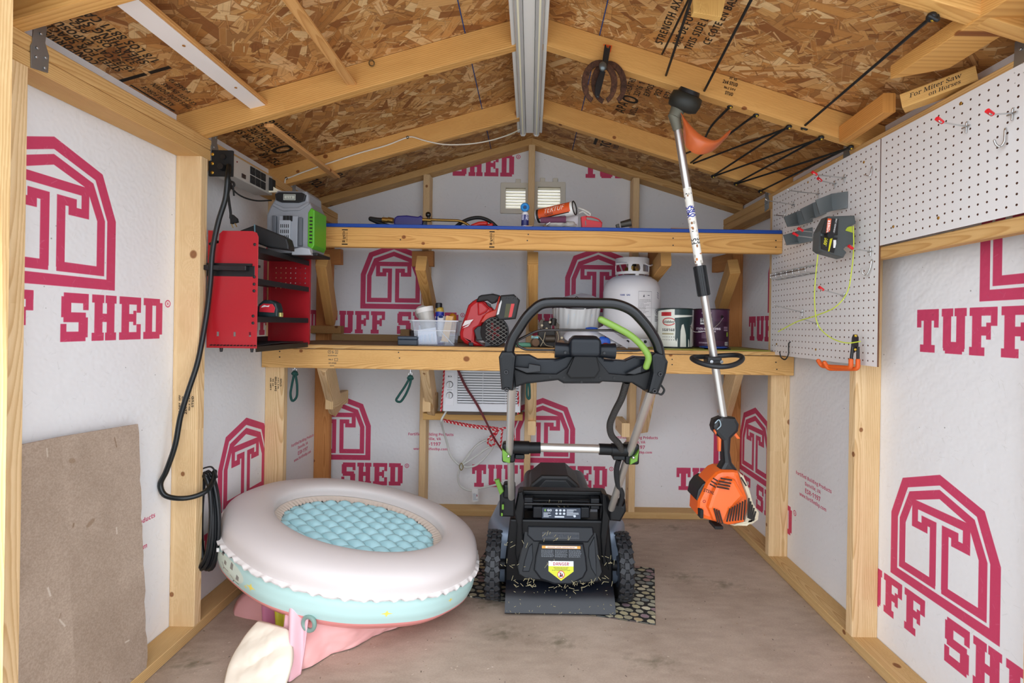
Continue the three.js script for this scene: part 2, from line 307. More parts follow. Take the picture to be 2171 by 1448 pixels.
const wrapL = wrapTexture(1856, 1800, 1.99, 1.93, 2.20 - 1.02, [.335, 1.235], 61), wrapR = wrapTexture(1856, 1800, 1.99, 1.93, DB + .04 - 1.487 - .04, [.335, 1.235], 62), wrapBk = wrapTexture(2048, 1877, 2.5, 2.29, [0.0797,0.52,-2.97][0] + 1.26, [.33, 1.235, 2.185], 63);
// side walls
function sideWall(name, x, s, map, sidx) {   // s = +1: interior lies towards +x
  const w = structure(name), zc = (FZ + BZ) / 2, len = FZ - BZ;
  const g = box([x - s * .002, wallH / 2 - .03, zc], [.004, wallH + .02, len]);
  planarUV(g, s > 0 ? (p) => -p.z - 1.02 : (p) => p.z + DB, (p) => p.y + .04, 1.99, 1.93);
  part(w, 'house_wrap', g, wrapMat(map));
  part(w, 'siding', box([x - s * .013, wallH / 2 - .04, zc], [.018, wallH + .04, len + .03]), sidingMat);
  const xm = x + s * .0445;
  part(w, 'sole_plate', beam([xm, .019, FZ], [xm, .019, BZ], .038, .089), soleWood[sidx % 2]);
  part(w, 'top_plate', beam([xm, PT - .057, FZ], [xm, PT - .057, BZ], .038, .089), plateWood[0]);
  part(w, 'top_plate', beam([xm, PT - .0185, FZ], [xm, PT - .0185, BZ], .037, .089), plateWood[2]);
  for (const [i, d] of [1.105, 1.74, 2.35, 2.893].entries()) part(w, 'stud', beam([xm, .038, -d - .019], [xm, PT - .076, -d - .019], .038, .089, [0, 0, 1]), i === 3 ? brownWood[sidx % 2] : studWood[(i + sidx) % 4]);
  return w;
}
sideWall('wall_left', XL, 1, wrapL, 0);
sideWall('wall_right', XR, -1, wrapR, 1);
// back wall with its two gable vents
const ventHoles = [[-0.102,1.8658,-2.97,0.1182,0.1239], [0.0978,1.8745,-2.97,0.1351,0.1239]];
{
  const w = structure('wall_back');
  const roofY = (x) => under(x) + .095;
  const hole = (b, k = 0) => [[b[0] - b[3] / 2 - k, b[1] - b[4] / 2 - k], [b[0] + b[3] / 2 + k, b[1] - b[4] / 2 - k], [b[0] + b[3] / 2 + k, b[1] + b[4] / 2 + k], [b[0] - b[3] / 2 - k, b[1] + b[4] / 2 + k]];
  const outl = [[XL - .01, -.04], [XR + .01, -.04], [XR + .01, roofY(XR)], [XM, roofY(XM)], [XL - .01, roofY(XL)]];
  const g = prism(outl, BZ, .004, 0, ventHoles.map((b) => hole(b)));
  planarUV(g, (p) => p.x + 1.26, (p) => p.y + .04, 2.5, 2.29);
  part(w, 'house_wrap', g, wrapMat(wrapBk));
  part(w, 'siding', prism(outl, BZ - .004, .018, 0, ventHoles.map((b) => hole(b))), sidingMat);
  const zs = BZ + .0445;
  part(w, 'sole_plate', beam([SIL, .019, zs], [SIR, .019, zs], .038, .089), soleWood[1]);
  for (const [i, px] of [[0, -.616], [1, -.008], [2, .60]]) part(w, 'stud', beam([px, .038, zs], [px, under(px) + .052, zs], .089, .038, [0, 0, 1]), [studWood[3], studWood[0], studWood[2]][i]);
  // raked top plates
  for (const s of [-1, 1]) { const x1 = XM + s * 1.23; const g2 = prism(s > 0 ? [[XM, under(XM) + .053], [x1, under(x1) + .053], [x1, under(x1) + .093], [XM, under(XM) + .093]] : [[XM, under(XM) + .053], [XM, under(XM) + .093], [x1, under(x1) + .093], [x1, under(x1) + .053]], BZ + .089, .089, .002); part(w, 'raked_plate', grainUV(g2, [1, -s * SL, 0]), plateWood[s + 2]); }
}
// front wall: siding, jambs and header round the wide doorway
{
  const w = structure('wall_front');
  const roofY = (x) => under(x) + .095, JL = -1.03, JR = 1.03;
  const outl = [[XL - .02, -.04], [JL - .03, -.04], [JL - .03, 1.84], [XM, 1.95], [JR + .03, 1.84], [JR + .03, -.04], [XR + .02, -.04], [XR + .02, roofY(XR)], [XM, roofY(XM)], [XL - .02, roofY(XL)]];
  part(w, 'siding', prism(outl, FZ + .02, .02), sidingMat);
  for (const [x, s] of [[JL, -1], [JR, 1]]) part(w, 'door_jamb', beam([x + s * .06, 0, FZ + .029], [x + s * .06, 1.84, FZ + .029], .056, .12, [0, 0, 1]), pine(0xfff0d8, 1));
}
// roof: sheathing, rafters, metal ties
const RZ0 = -.92, RZ1 = -3.16, slopeLen = Math.hypot(1.32, 1.32 * SL);
// canvas x = distance from the front edge of the roof, canvas y = distance from the ridge down the slope, in metres
function stamps(list) { return (c, s) => { for (const [q, d, down, size, turn = 0, sx = 1] of list) { if (q === '|') { c.fillStyle = '#15100b'; c.fillRect((d) * s, down * s, size * s, turn * s); } else text(c, q, d * s, down * s, size * s, { color: '#15100b', rot: turn, sx, sy: 1 }); } }; }
const oz = (d) => d + RZ0;                                       // depth -> canvas metres
const PI = Math.PI, oe = (d) => -RZ1 - d;
const stampL = stamps([
  ['SHEATHING SPAN', oz(1.33), 1.082, 0.031, PI], ['32/16  OSB  PS2-18', oz(1.33), 1.106, 0.028, PI], ['15/32 CAT. EXPOSURE 1', oz(1.33), 1.131, 0.027, PI], ['SIZED FOR SPACING', oz(1.33), 1.155, 0.028, PI], ['CONFORMS TO', oz(1.31), 1.179, 0.028, PI], ['1/8 LOS 8811 CADDY', oz(1.32), 1.057, 0.031, PI], ['PANELS FLOOR', oz(1.36), 1.204, 0.027, PI],
  ['|', oz(1.495), 1.045, .014, .06], ['|', oz(1.495), 1.115, .014, .09],
  ['STRENGTH AXIS', oz(1.625), 1.197, 0.023, PI], ['|', oz(1.53), 1.178, .19, .005], ['AXE DE FORCE', oz(1.62), 1.162, 0.020, PI], ['THIS SIDE DOWN', oz(1.64), 1.134, 0.022, PI], ['CE COTE EN BAS', oz(1.64), 1.110, 0.020, PI], ['V-BASE 10', oz(1.60), 1.082, 0.019, PI],
  ['SHEATHING SPAN', oz(2.0), .98, .044, PI], ['32/16 15/32 CAT', oz(2.0), 1.02, .040, PI], ['EXPOSURE 1 OSB', oz(2.0), 1.06, .040, PI], ['SIZED FOR SPACING', oz(2.0), 1.10, .040, PI], ['O', oz(2.2), 1.05, .11, PI], ['PS2-18', oz(2.26), 1.13, .05, PI],
  ['TOLKO', oz(2.62), 1.1, .07, PI], ['TOLKO', oz(2.6), .98, .06, PI]]);
const stampR = stamps([
  ['STRENGTH AXIS', oe(1.56), .41, .034, 0], ['|', oe(1.74), .432, .34, .006], ['AXE DE FORCE', oe(1.56), .46, .032, 0], ['THIS SIDE DOWN', oe(1.54), .50, .032, 0], ['CE COTE EN BAS', oe(1.5), .54, .030, 0],
  ['SHEATHING SPAN', oe(1.94), .38, .032, 0], ['32/16  15/32 CAT', oe(1.94), .415, .032, 0], ['EXPOSURE 1', oe(1.95), .45, .032, 0], ['PS2  OSB', oe(1.95), .485, .032, 0], ['632  121', oe(1.95), .52, .034, 0], ['O', oe(2.11), .40, .09, 0], ['APA', oe(2.2), .38, .055, 0], ['MILL', oe(2.2), .43, .035, 0],
  ['TOLKO', oe(2.58), .38, .07, 0], ['INDUSTRIES', oe(2.58), .43, .033, 0], ['|', oe(2.7), .32, .2, .014]]);
{
  const roof = structure('ceiling');
  for (const [s, st] of [[-1, stampL], [1, stampR]]) {
    const tex = osbTexture(s + 90, 2048, 1160, RZ0 - RZ1, st);
    const x1 = XM + s * 1.33, y = (x) => under(x) + .0945, t = .012;
    const pts = [[XM, y(XM)], [x1, y(x1)], [x1, y(x1) + t], [XM, y(XM) + t]];
    const g = prism(s > 0 ? pts : pts.slice().reverse(), RZ0, RZ0 - RZ1);
    planarUV(g, s < 0 ? (p) => RZ0 - p.z : (p) => p.z - RZ1, (p) => 1.382 - Math.abs(p.x - XM) * Math.hypot(1, SL), RZ0 - RZ1, 1.382);
    part(roof, 'roof_sheathing', g, new THREE.MeshStandardMaterial({ map: tex, roughness: .66 }));
    part(roof, 'shingles', prism((s > 0 ? pts : pts.slice().reverse()).map(([a, b]) => [a, b + .014]), RZ0 + .02, RZ0 - RZ1 + .04), mat(0x55524f, .95));
    // a chalked panel line
    for (const [i, d] of [1.095, 1.74, 2.35].entries()) {
      const xe = XM + s * 1.24, h = .0935; const P2 = [[XM, under(XM)], [xe, under(xe)], [xe, under(xe) + h], [XM, under(XM) + h]];
      const seat = (x) => x;   // the bird's mouth sits on the plate
      part(roof, 'rafter', grainUV(prism(s > 0 ? P2 : P2.slice().reverse(), -d, .038, .002), [1, -s * SL, 0]), rafterWood[(i * 2 + (s > 0 ? 1 : 0)) % 4]);
    }
  }
  part(roof, 'chalk_line', merge([-1, 1].map((s) => { const x = XM + s * .235; return beam([x, under(x) + .0942, -1.14], [x, under(x) + .0942, -2.88], .0012, .003); })), mat(0x2c4f8c, .9));
  // galvanised hurricane ties on both plates
  const tieShape = [[-.02, 0], [.02, .008], [.022, .05], [.012, .075], [.016, .115], [-.016, .115], [-.018, .06], [-.022, .05]];
  const galv = mat(0x9aa0a4, .38, .85);
  for (const s of [-1, 1]) for (const d of [1.145, 1.79, 2.40]) {
    const x = (s < 0 ? SIL : SIR), g = prism(tieShape.map(([a, b]) => [a, b]), 0, .0025, .0006);
    g.rotateY(s < 0 ? Math.PI / 2 : -Math.PI / 2); g.translate(x - s * .003, PT - .075, -d - .02);
    const t = part(roof, 'metal_tie', g, galv);
    part(t, 'nail_head', merge([[-.01, .015], [.01, .03], [-.012, .04], [.008, .052], [0, .09]].map(([a, b]) => new THREE.SphereGeometry(.0035, 8, 6).scale(.5, 1, 1).translate(x - s * .005, PT - .075 + b, -d - .02 + a))), mat(0xc9ccce, .3, .9));
  }
}
// the yard in front of the doorway
{ const o = single('yard', box([0, -.17, 3], [24, .04, 24]), mat(0xaeb1b2, .95), 'pale gravel yard outside the doorway', 'ground'); o.userData = { kind: 'structure' }; o.name = 'yard'; }

// ---------------------------------------------------------------- shelves
const SY = 1.006, UY = 1.558;      // top of the lower deck, top of the upper deck
const screwM = mat(0x3b3a38, .4, .8), nickel = mat(0xc4c7ca, .25, 1), chrome = mat(0xd9dcde, .14, 1);
const blackPl = mat(0x17181a, .42), blackMatte = mat(0x141414, .75), blackRubber = mat(0x101113, .6);
const stampInk = mat(0x2a2420, .9);
function marks(list) { return merge(list.map(([x, y, z, w, h]) => box([x, y, z], [w, h, .0006]))); }
const milMark = ink(256, 256, (c) => { const o = { color: '#fff' }; c.fillRect(40, 8, 176, 16); c.fillRect(40, 232, 176, 16); c.lineWidth = 10; c.beginPath(); c.arc(100, 80, 34, 0, 7); c.stroke(); text(c, 'e', 100, 78, 50, o); text(c, '2x4', 110, 140, 54, o); text(c, 'WW', 96, 195, 48, o); text(c, 'No 2 S-DRY', 190, 128, 28, { rot: 1.57, ...o }); });
{
  const t = thing('storage_shelf', 'long lower shelf with pine front board and worn grey plywood top', 'shelf', '');
  delete t.userData.group;
  const z0 = -2.31;
  part(t, 'front_board', beam([-1.245, .9405, z0 - .019], [1.225, .9405, z0 - .019], .089, .038), pine(0xf6d9ab, 1));
  part(t, 'deck', grainUV(box([-.01, SY - .009, -2.595], [2.44, .018, .57]), [1, 0, 0]), oldWood);
  part(t, 'deck_edge', beam([-1.22, SY - .0095, z0 + .0], [1.2, SY - .0095, z0], .017, .006), plateWood[1]);
  part(t, 'back_rail', beam([-1.13, SY + .0195, -2.855], [-.33, SY + .0195, -2.855], .038, .05), oldWood);
  for (const [a, b] of [[[-0.9742,0.9105,-2.37], [-1.1119,0.6099,-2.86]], [[-0.4958,0.918,-2.37], [-0.5533,0.6079,-2.86]], [[0.0097,0.9192,-2.37], [0.0173,0.5274,-2.86]], [[0.5872,0.917,-2.37], [0.6516,0.5373,-2.86]], [[0.9803,0.9232,-2.37], [1.1194,0.6125,-2.86]]]) part(t, 'brace', beam(a, b, .075, .045, [0, 0, 1]), studWood[2]);
  for (const q of [[-1.07,0.6822,-2.66,0.0555,0.0857], [-0.5492,0.6777,-2.66,0.058,0.0908], [0.015,0.5564,-2.68,0.0381,0.0915], [0.5207,0.5542,-2.68,0.0737,0.0915]]) part(t, 'cleat', beam([q[0], q[1], q[2]], [q[0], q[1], -2.88], .075, .042), studWood[1]);
  parts(t, 'screw', [[-1.1623,0.9714,-2.309], [-1.1619,0.9451,-2.309], [-0.6108,0.9756,-2.309], [-0.606,0.9494,-2.309], [0.659,0.9628,-2.309], [0.6594,0.9387,-2.309], [1.1406,0.9572,-2.309], [1.1455,0.9244,-2.309]].map((p) => new THREE.CylinderGeometry(.003, .003, .002, 8).rotateX(Math.PI / 2).translate(...p)), screwM);
  part(t, 'lumber_stamp', (() => { const q = [-0.9165,0.9435,-2.3085,0.0525,0.081]; return printPlane(q, q[3], q[4]); })(), ink(128, 192, (c) => { const o = { color: '#fff' }; c.lineWidth = 4; c.beginPath(); c.arc(28, 26, 18, 0, 7); c.stroke(); text(c, 'P', 28, 27, 24, o); text(c, 'S', 66, 28, 40, o); c.strokeRect(92, 8, 30, 36); text(c, '2', 107, 27, 26, o); text(c, 'KD BROWNLEE', 64, 66, 15, o); c.strokeRect(88, 96, 34, 28); text(c, 'No.2', 44, 110, 22, o); text(c, 'HT STUD', 64, 150, 22, o); text(c, 'S-P-F', 60, 178, 20, o); }, 0x6b5f52));
}
{
  const t = thing('storage_shelf', 'high upper shelf with pine front board and blue painted top', 'shelf');
  const z0 = -2.25, yb = UY - .016;
  part(t, 'front_board', beam([-1.135, yb - .0445, z0 - .019], [1.132, yb - .0445, z0 - .019], .089, .038), pine(0xf3cf98, 2));
  part(t, 'deck', box([0, UY - .008, -2.55], [2.26, .016, .605], .003), mat(0x14449c, .55), 'blue painted shelf top');
  for (const [a, b] of [[[-1.0164,1.4106,-2.42], [-1.1445,1.13,-2.86]], [[-0.5435,1.408,-2.45], [-0.5735,1.204,-2.86]], [[0.0063,1.4332,-2.4], [0.0163,1.1103,-2.87]], [[0.6531,1.4506,-2.42], [0.6673,1.3806,-2.8]], [[1.0165,1.4222,-2.5], [1.088,1.2301,-2.86]]]) part(t, 'brace', beam(a, b, .05, .085, [1, 0, 0]), pine(0xe9c692, 3));
  for (const [a, b] of [[[-1.2082,1.4759,-2.8], [-1.0675,1.4781,-2.8]], [[-0.6693,1.4737,-2.8], [-0.5499,1.4756,-2.8]], [[0.6576,1.4893,-2.8], [0.7638,1.491,-2.8]], [[1.0323,1.466,-2.8], [1.0666,1.4644,-2.6]]]) part(t, 'block', beam(a, b, .086, .038), brownWood[1]);
  parts(t, 'screw', [[-0.5944,1.4887,-2.249], [-0.0209,1.4934,-2.249], [-0.0171,1.5212,-2.249], [0.6375,1.5144,-2.249], [0.638,1.4825,-2.249], [1.1023,1.5111,-2.249], [1.1028,1.4812,-2.249]].map((p) => new THREE.CylinderGeometry(.003, .003, .002, 8).rotateX(Math.PI / 2).translate(...p)), screwM);
  const mm = milMark;
  for (const q of [[-0.8459,1.4964,-2.2485,0.0384,0.0746], [-0.1809,1.4962,-2.2485,0.0341,0.0789]]) part(t, 'lumber_stamp', printPlane(q, q[3], q[4]), mm);
}
// gable vents: louvred covers set in the back wall
const ventM = mat(0xe4dfcf, .5);
for (const [i, b] of ventHoles.entries()) {
  const t = thing('gable_vent', i ? 'cream louvred gable vent to the right of the centre stud' : 'cream louvred gable vent to the left of the centre stud', 'vent');
  const [x, y, , w, h] = b, e = .03;
  part(t, 'frame', prism(roundRect(x - w / 2 - e, y - h / 2 - e, x + w / 2 + e, y + h / 2 + e, .006), BZ + .012, .012, .002, [[[x - w / 2, y - h / 2], [x - w / 2, y + h / 2], [x + w / 2, y + h / 2], [x + w / 2, y - h / 2]]]), ventM);
  const slat = new THREE.BoxGeometry(w, .003, .03).rotateX(.72);
  for (let k = 0; k < 7; k++) part(t, 'slat', slat.clone().translate(x, y - h / 2 + (k + .5) * h / 7, BZ - .012), mat(0xf4f1e6, .5, 0, { transmission: .35, thickness: 0 }));
  for (const k of i ? [-.25, .22] : [.1]) part(t, 'tab', box([x + k * w * 1.2, y + h / 2 + e + .008, BZ + .006], [.03, .03, .008], .003), ventM);
}

// ---------------------------------------------------------------- left side
// red and black metal tool rack on the left wall
const red = mat(0xae1622, .4, 0, { clearcoat: .3, clearcoatRoughness: .3 });
{
  const t = thing('tool_rack', 'red and black metal rack fixed to the left studs', 'tool rack');
  const x0 = -1.159, x1 = -.979, zn = -1.78, zf = -2.20, y0 = 1.012, y1 = 1.432;
  const near = [[x0, y0], [x1, y0], [x1, y1 - .02], [x1 - .006, y1 - .006], [x1 - .02, y1], [x0 + .052, y1], [x0 + .04, y1 - .012], [x0 + .038, y1 - .045], [x0 + .02, y1 - .048], [x0 + .016, y1], [x0, y1]];
  const slots = [[.04, .05], [.10, .05], [.155, .05]].map(([a, b]) => [[x0 + a - .004, y0 + b - .008], [x0 + a - .004, y0 + b + .008], [x0 + a + .004, y0 + b + .008], [x0 + a + .004, y0 + b - .008]]);
  part(t, 'side_panel', prism(near, zn, .003, .0008, slots), red);
  const pegs = []; for (let r = 0; r < 5; r++) for (let c = 0; c < 7; c++) pegs.push(ring2(x0 + .03 + c * .0215, y1 - .085 - r * .022, .0034, 8));
  part(t, 'side_panel', prism([[x0, y0], [x1, y0], [x1, y1 - .04], [x0, y1 - .04]], zf, .003, 0, pegs), red);
  part(t, 'panel_flange', merge(box([x0 + .008, (y0 + y1) / 2 - .02, zf + .008], [.0025, y1 - y0 - .05, .018]), box([x1 - .002, (y0 + y1) / 2 - .02, zf - .006], [.0025, y1 - y0 - .05, .014])), red);
  for (const y of [1.377, 1.262, 1.125, 1.018]) part(t, 'shelf', merge(box([(x0 + x1) / 2, y, (zn + zf) / 2], [x1 - x0 - .006, .003, zn - zf - .006]), box([x1 - .004, y - .009, (zn + zf) / 2], [.003, .02, zn - zf - .006]), box([x0 + .004, y + .012, (zn + zf) / 2], [.003, .03, zn - zf - .006])), blackPl);
  part(t, 'tray', merge(pbox([-1.0774,1.3106,-1.772,0.1596,0.0084], .06), pbox([-1.0754,1.2879,-1.779,0.172,0.0388], .006, .002), box([x0 + .075, 1.297, zn + .012], [.15, .018, .022], .003)), blackPl);
  part(t, 'liner', merge(Array.from({ length: 14 }, (_, i) => tube([[x0 + .02 + i * .012, 1.022, zn + .01], [x0 + .03 + i * .012, 1.028, zn - .15], [x0 + .02 + i * .012, 1.024, zf + .05]], .0022, 8, 5))), blackRubber);
  parts(t, 'bolt', [[x1 - .012, 1.384], [x1 - .012, 1.268], [x1 - .012, 1.242], [x1 - .012, 1.218], [x1 - .014, 1.128], [x1 - .014, 1.103], [x0 + .009, 1.384]].map(([a, b]) => new THREE.SphereGeometry(.0055, 10, 6).scale(1, 1, .5).translate(a, b, zn + .001)), blackPl);
  parts(t, 'foot', [[x0 + .05], [x1 - .02]].map(([a]) => rod([a, y0 - .014, zn - .006], [a, y0, zn - .006], .004, .006)), blackPl);
}
// battery charger, grey with green sides
{
  const t = thing('battery_charger', 'grey battery charger with green side grille and display', 'charger');
  const g = mat(0x8d9096, .42), gd = mat(0x5f646b, .45), zf = -2.02, dp = .13;
  const O = [-0.9856,1.5014,-2.02,0.1934,0.2585]; const cx = O[0], by = 1.380, w = .188, h = .262;
  const outl = [[-.5, .12], [-.5, .62], [-.42, .76], [-.33, .86], [-.33, .95], [-.28, 1], [.34, 1], [.4, .95], [.41, .84], [.5, .72], [.5, .12], [.44, 0], [-.4, 0]].map(([a, b]) => [cx + a * w, by + b * h]);
  part(t, 'body', prism(outl, zf, dp, .008), g);
  part(t, 'display_panel', prism([[-.27, .84], [-.3, .93], [-.22, .965], [.28, .965], [.36, .93], [.33, .84], [.2, .81], [-.16, .81]].map(([a, b]) => [cx + a * w, by + b * h]), zf + .010, .012, .002), blackPl);
  part(t, 'display', planarUV(box([cx + .02 * w, by + .888 * h, zf + .0105], [.26 * w, .09 * h, .001]), (p) => p.x - cx + .11 * w, (p) => p.y - by - .843 * h, .26 * w, .09 * h), new THREE.MeshStandardMaterial({ roughness: .3, map: canvasTex(128, 48, (c) => { c.fillStyle = '#b9bdb2'; c.fillRect(0, 0, 128, 48); c.strokeStyle = '#34383a'; c.lineWidth = 4; c.strokeRect(8, 8, 112, 32); for (let i = 0; i < 3; i++) c.fillRect(30 + i * 30, 14, 4, 20); text(c, 'L  1  D', 64, 25, 20, { color: '#34383a' }); }) }));
  part(t, 'chevron', prism([[-.33, .80], [-.12, .725], [.2, .735], [.42, .83], [.42, .79], [.22, .69], [-.14, .68], [-.36, .76]].map(([a, b]) => [cx + a * w, by + b * h]), zf + .006, .01, .002), g);
  part(t, 'port', prism([[-.2, .12], [-.2, .6], [.2, .6], [.2, .12]].map(([a, b]) => [cx + a * w, by + b * h]), zf + .009, .012, .002), mat(0x9ba0a8, .4));
  parts(t, 'contact', ([0, 1, 2].map((i) => box([cx + (-.08 + i * .07) * w, by + .56 * h, zf + .010], [.011, .022, .004]))), blackPl);
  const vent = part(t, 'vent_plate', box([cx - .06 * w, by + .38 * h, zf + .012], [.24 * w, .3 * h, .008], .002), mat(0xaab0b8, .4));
  part(vent, 'slit_shade', merge(Array.from({ length: 15 }, (_, i) => box([cx + (-.14 + (i % 5) * .04) * w, by + (.27 + Math.floor(i / 5) * .085) * h, zf + .0162], [.003, .014, .001]))), blackPl);  // thin black boxes in place of the shade within the vent openings
  parts(t, 'rail', [box([cx + .26 * w, by + .36 * h, zf + .006], [.08 * w, .44 * h, .016], .003), box([cx - .3 * w, by + .4 * h, zf + .006], [.08 * w, .4 * h, .016], .003)], gd);
  const gr = part(t, 'side_grille', prism([[.40, .14], [.40, .66], [.47, .74], [.545, .70], [.55, .16], [.50, .10]].map(([a, b]) => [cx + a * w, by + b * h]), zf + .003, dp - .01, .004), mat(0x55a51e, .4), 'bright green slotted side');
  part(gr, 'slot', merge(Array.from({ length: 8 }, (_, i) => box([cx + .475 * w, by + (.2 + i * .055) * h, zf + .004], [.011, .006, .002]))), blackPl);  // black bars colour in the shade of the grille openings
  part(t, 'foot_clip', prism([[.1, 0], [.1, .08], [.3, .12], [.48, .1], [.52, 0]].map(([a, b]) => [cx + a * w, by + b * h]), zf + .018, .03, .004), mat(0xb2b6bd, .4));
  part(t, 'base', box([cx + .02, by - .0005 + .006, zf - dp / 2], [w * 1.02, .012, dp], .003), blackPl);
}
// black open tray in front of the charger
{
  const t = thing('plastic_tray', 'black plastic tray lying in front of grey charger', 'tray');
  const z = -1.87; const p = [[-1.0991,1.4508,-1.87],[-1.0427,1.473,-1.87],[-0.9357,1.4321,-1.87],[-0.9214,1.4217,-1.87],[-0.9139,1.397,-1.87],[-0.9134,1.3616,-1.87],[-1.006,1.392,-1.87],[-1.0987,1.426,-1.87]];
  const pts = p.map((q) => [q[0], Math.max(q[1], 1.3795)]);
  part(t, 'front_wall', prism(pts.slice().reverse(), z, .05, .006), mat(0x1b1c1e, .55));
  part(t, 'rib', rod([pts[1][0], pts[1][1], z + .001], [pts[1][0] + .003, 1.39, z + .001], .0025), mat(0x5b7f8a, .4));
}
// tape measure
{
  const t = thing('tape_measure', 'small red and black tape measure on rack shelf', 'tape measure');
  const o = [-0.9874,1.1659,-1.86,0.0864,0.0652], y = 1.1267, z = -1.86, x = o[0];
  part(t, 'case', prism([[-.036, 0], [.04, 0], [.041, .03], [.034, .052], [.012, .063], [-.014, .063], [-.034, .046]].map(([a, b]) => [x + a, y + b]), z, .044, .006), mat(0x15272b, .5));
  part(t, 'side_plate', prism([[-.028, .018], [.028, .016], [.032, .034], [.022, .048], [-.012, .05], [-.026, .04]].map(([a, b]) => [x + a, y + b]), z + .0015, .005, .001), mat(0xc22a36, .4));
  part(t, 'emblem', prism([[-.02, .034], [-.004, .038], [.008, .037], [.012, .043], [.002, .041], [-.008, .044], [-.016, .04]].map(([a, b]) => [x + a, y + b]), z + .0022, .001), mat(0xe6e6e6, .5));
  part(t, 'blade_hook', box([x + .044, y + .009, z - .02], [.008, .016, .02], .002), mat(0xd8d080, .3, .6));
}
// power strip under the top plate
{
  const t = thing('power_strip', 'long grey power strip with black outlets under top plate', 'power strip');
  const x0 = -1.158, x1 = -1.085, y0 = 1.634, y1 = 1.712, zn = -1.80, zf = -2.075;
  part(t, 'body', box([(x0 + x1) / 2, (y0 + y1) / 2, (zn + zf) / 2], [x1 - x0, y1 - y0, zn - zf], .004), mat(0xb9b4ac, .4, .3));
  const e = part(t, 'end_plate', box([(x0 + x1) / 2 - .004, (y0 + y1) / 2 + .004, zn + .004], [x1 - x0 + .014, y1 - y0 + .016, .01], .003), blackMatte);
  parts(e, 'screw', ([0, 1, 2].map((i) => new THREE.SphereGeometry(.006, 10, 8).scale(1, 1, .5).translate(x0 - .001 + .005, y0 + .008 + i * .033, zn + .0095))), mat(0xd0a040, .3, .8));
  part(e, 'knob', new THREE.CylinderGeometry(.009, .009, .008, 14).rotateX(PI / 2).translate(x0 + .045, y1 - .014, zn + .012), blackPl);
  part(e, 'cord_grip', new THREE.CylinderGeometry(.011, .012, .02, 14).rotateX(PI / 2).translate(x0 + .043, y0 + .026, zn + .018), blackPl);
  for (let i = 0; i < 3; i++) for (let j = 0; j < 2; j++) { const o = part(t, 'outlet', box([x1 + .001, y0 + .022 + j * .034, zn - .125 - i * .038], [.004, .03, .033], .002), blackMatte); part(o, 'slot', merge([-1, 1].map((k) => box([x1 + .0033, y0 + .024 + j * .034, zn - .125 - i * .038 + k * .006], [.0006, .008, .002]))), mat(0x3a3a3a, .6)); }
  part(t, 'switch', box([x1 + .001, y0 + .018, zn - .065], [.004, .016, .024], .001), mat(0x2a1a16, .3));
  part(t, 'cap', prism([[0, 0], [.02, .004], [.02, .05], [0, .06]].map(([a, b]) => [x1 - .006 + a, y0 + .012 + b]), zf + .03, .03, .004), blackMatte);
  part(t, 'cord', tube([[-1.0917,1.6648,-1.785],[-1.0792,1.6236,-1.76],[-1.0863,1.5434,-1.76],[-1.11,1.4596,-1.76],[-1.1285,1.3592,-1.76],[-1.135,1.2423,-1.76],[-1.1451,1.1421,-1.76],[-1.147,1.0425,-1.74],[-1.1504,0.9582,-1.72],[-1.1662,0.8661,-1.7],[-1.1836,0.7838,-1.69],[-1.1942,0.6851,-1.68],[-1.223,0.5971,-1.68],[-1.2414,0.5522,-1.68],[-1.225,0.5174,-1.68],[-1.1669,0.5018,-1.7],[-1.1271,0.5117,-1.74],[-1.1267,0.5388,-1.78],[-1.1347,0.5632,-1.8]], .0085, 160, 10), mat(0x0d1416, .32), 'thick black cord hanging past the left stud');
  part(t, 'pilot_light', new THREE.SphereGeometry(.003, 8, 6).translate(x1 + .001, y1 - .02, zn - .022), mat(0x6b1512, .3));
}
single('torn_tag', prism([[0, 0], [.04, .006], [.075, .004], [.06, .016], [.045, .02], [.03, .028], [.004, .034]], 0, .006, .001).rotateY(.5).translate(...[-1.0971,1.6381,-2.04]), mat(0xe0d6bd, .8), 'torn cream paper tag sticking from power strip end', 'tag');
{
  const t = thing('plug_cord', 'thin black cord with two-prong plug dangling over red rack', 'cord');
  part(t, 'cable', merge(tube([[-1.102,1.6353,-1.8],[-1.093,1.6013,-1.8],[-1.1011,1.5739,-1.8],[-1.0971,1.5364,-1.8],[-1.0914,1.499,-1.8],[-1.0911,1.4819,-1.8]], .0045, 40, 8), tube([[-1.1207,1.607,-1.84],[-1.0888,1.5778,-1.84],[-1.0888,1.5828,-1.95],[-1.0767,1.6081,-2.05]], .003, 30, 6)), blackMatte);
  part(t, 'cable_tie', merge(tube([[-1.102,1.6066,-1.795],[-1.0816,1.6103,-1.795],[-1.078,1.5967,-1.795],[-1.1,1.593,-1.795]], .004, 20, 6, true), rod([-1.0783,1.5936,-1.79], [-1.0744,1.5598,-1.79], .003)), blackMatte);
  const pl = part(t, 'plug', prism([[-.012, 0], [.014, -.002], [.016, .012], [.006, .03], [-.004, .032], [-.008, .014]], 0, .016, .003).rotateZ(.35).translate(...[-1.0823,1.465,-1.8]), blackMatte);
  part(pl, 'prong', merge(rod([-1.0873,1.4598,-1.8], [-1.082,1.4462,-1.8], .0018), rod([-1.0754,1.4634,-1.8], [-1.0684,1.4498,-1.8], .0018)), mat(0xb59a60, .3, .9));
}
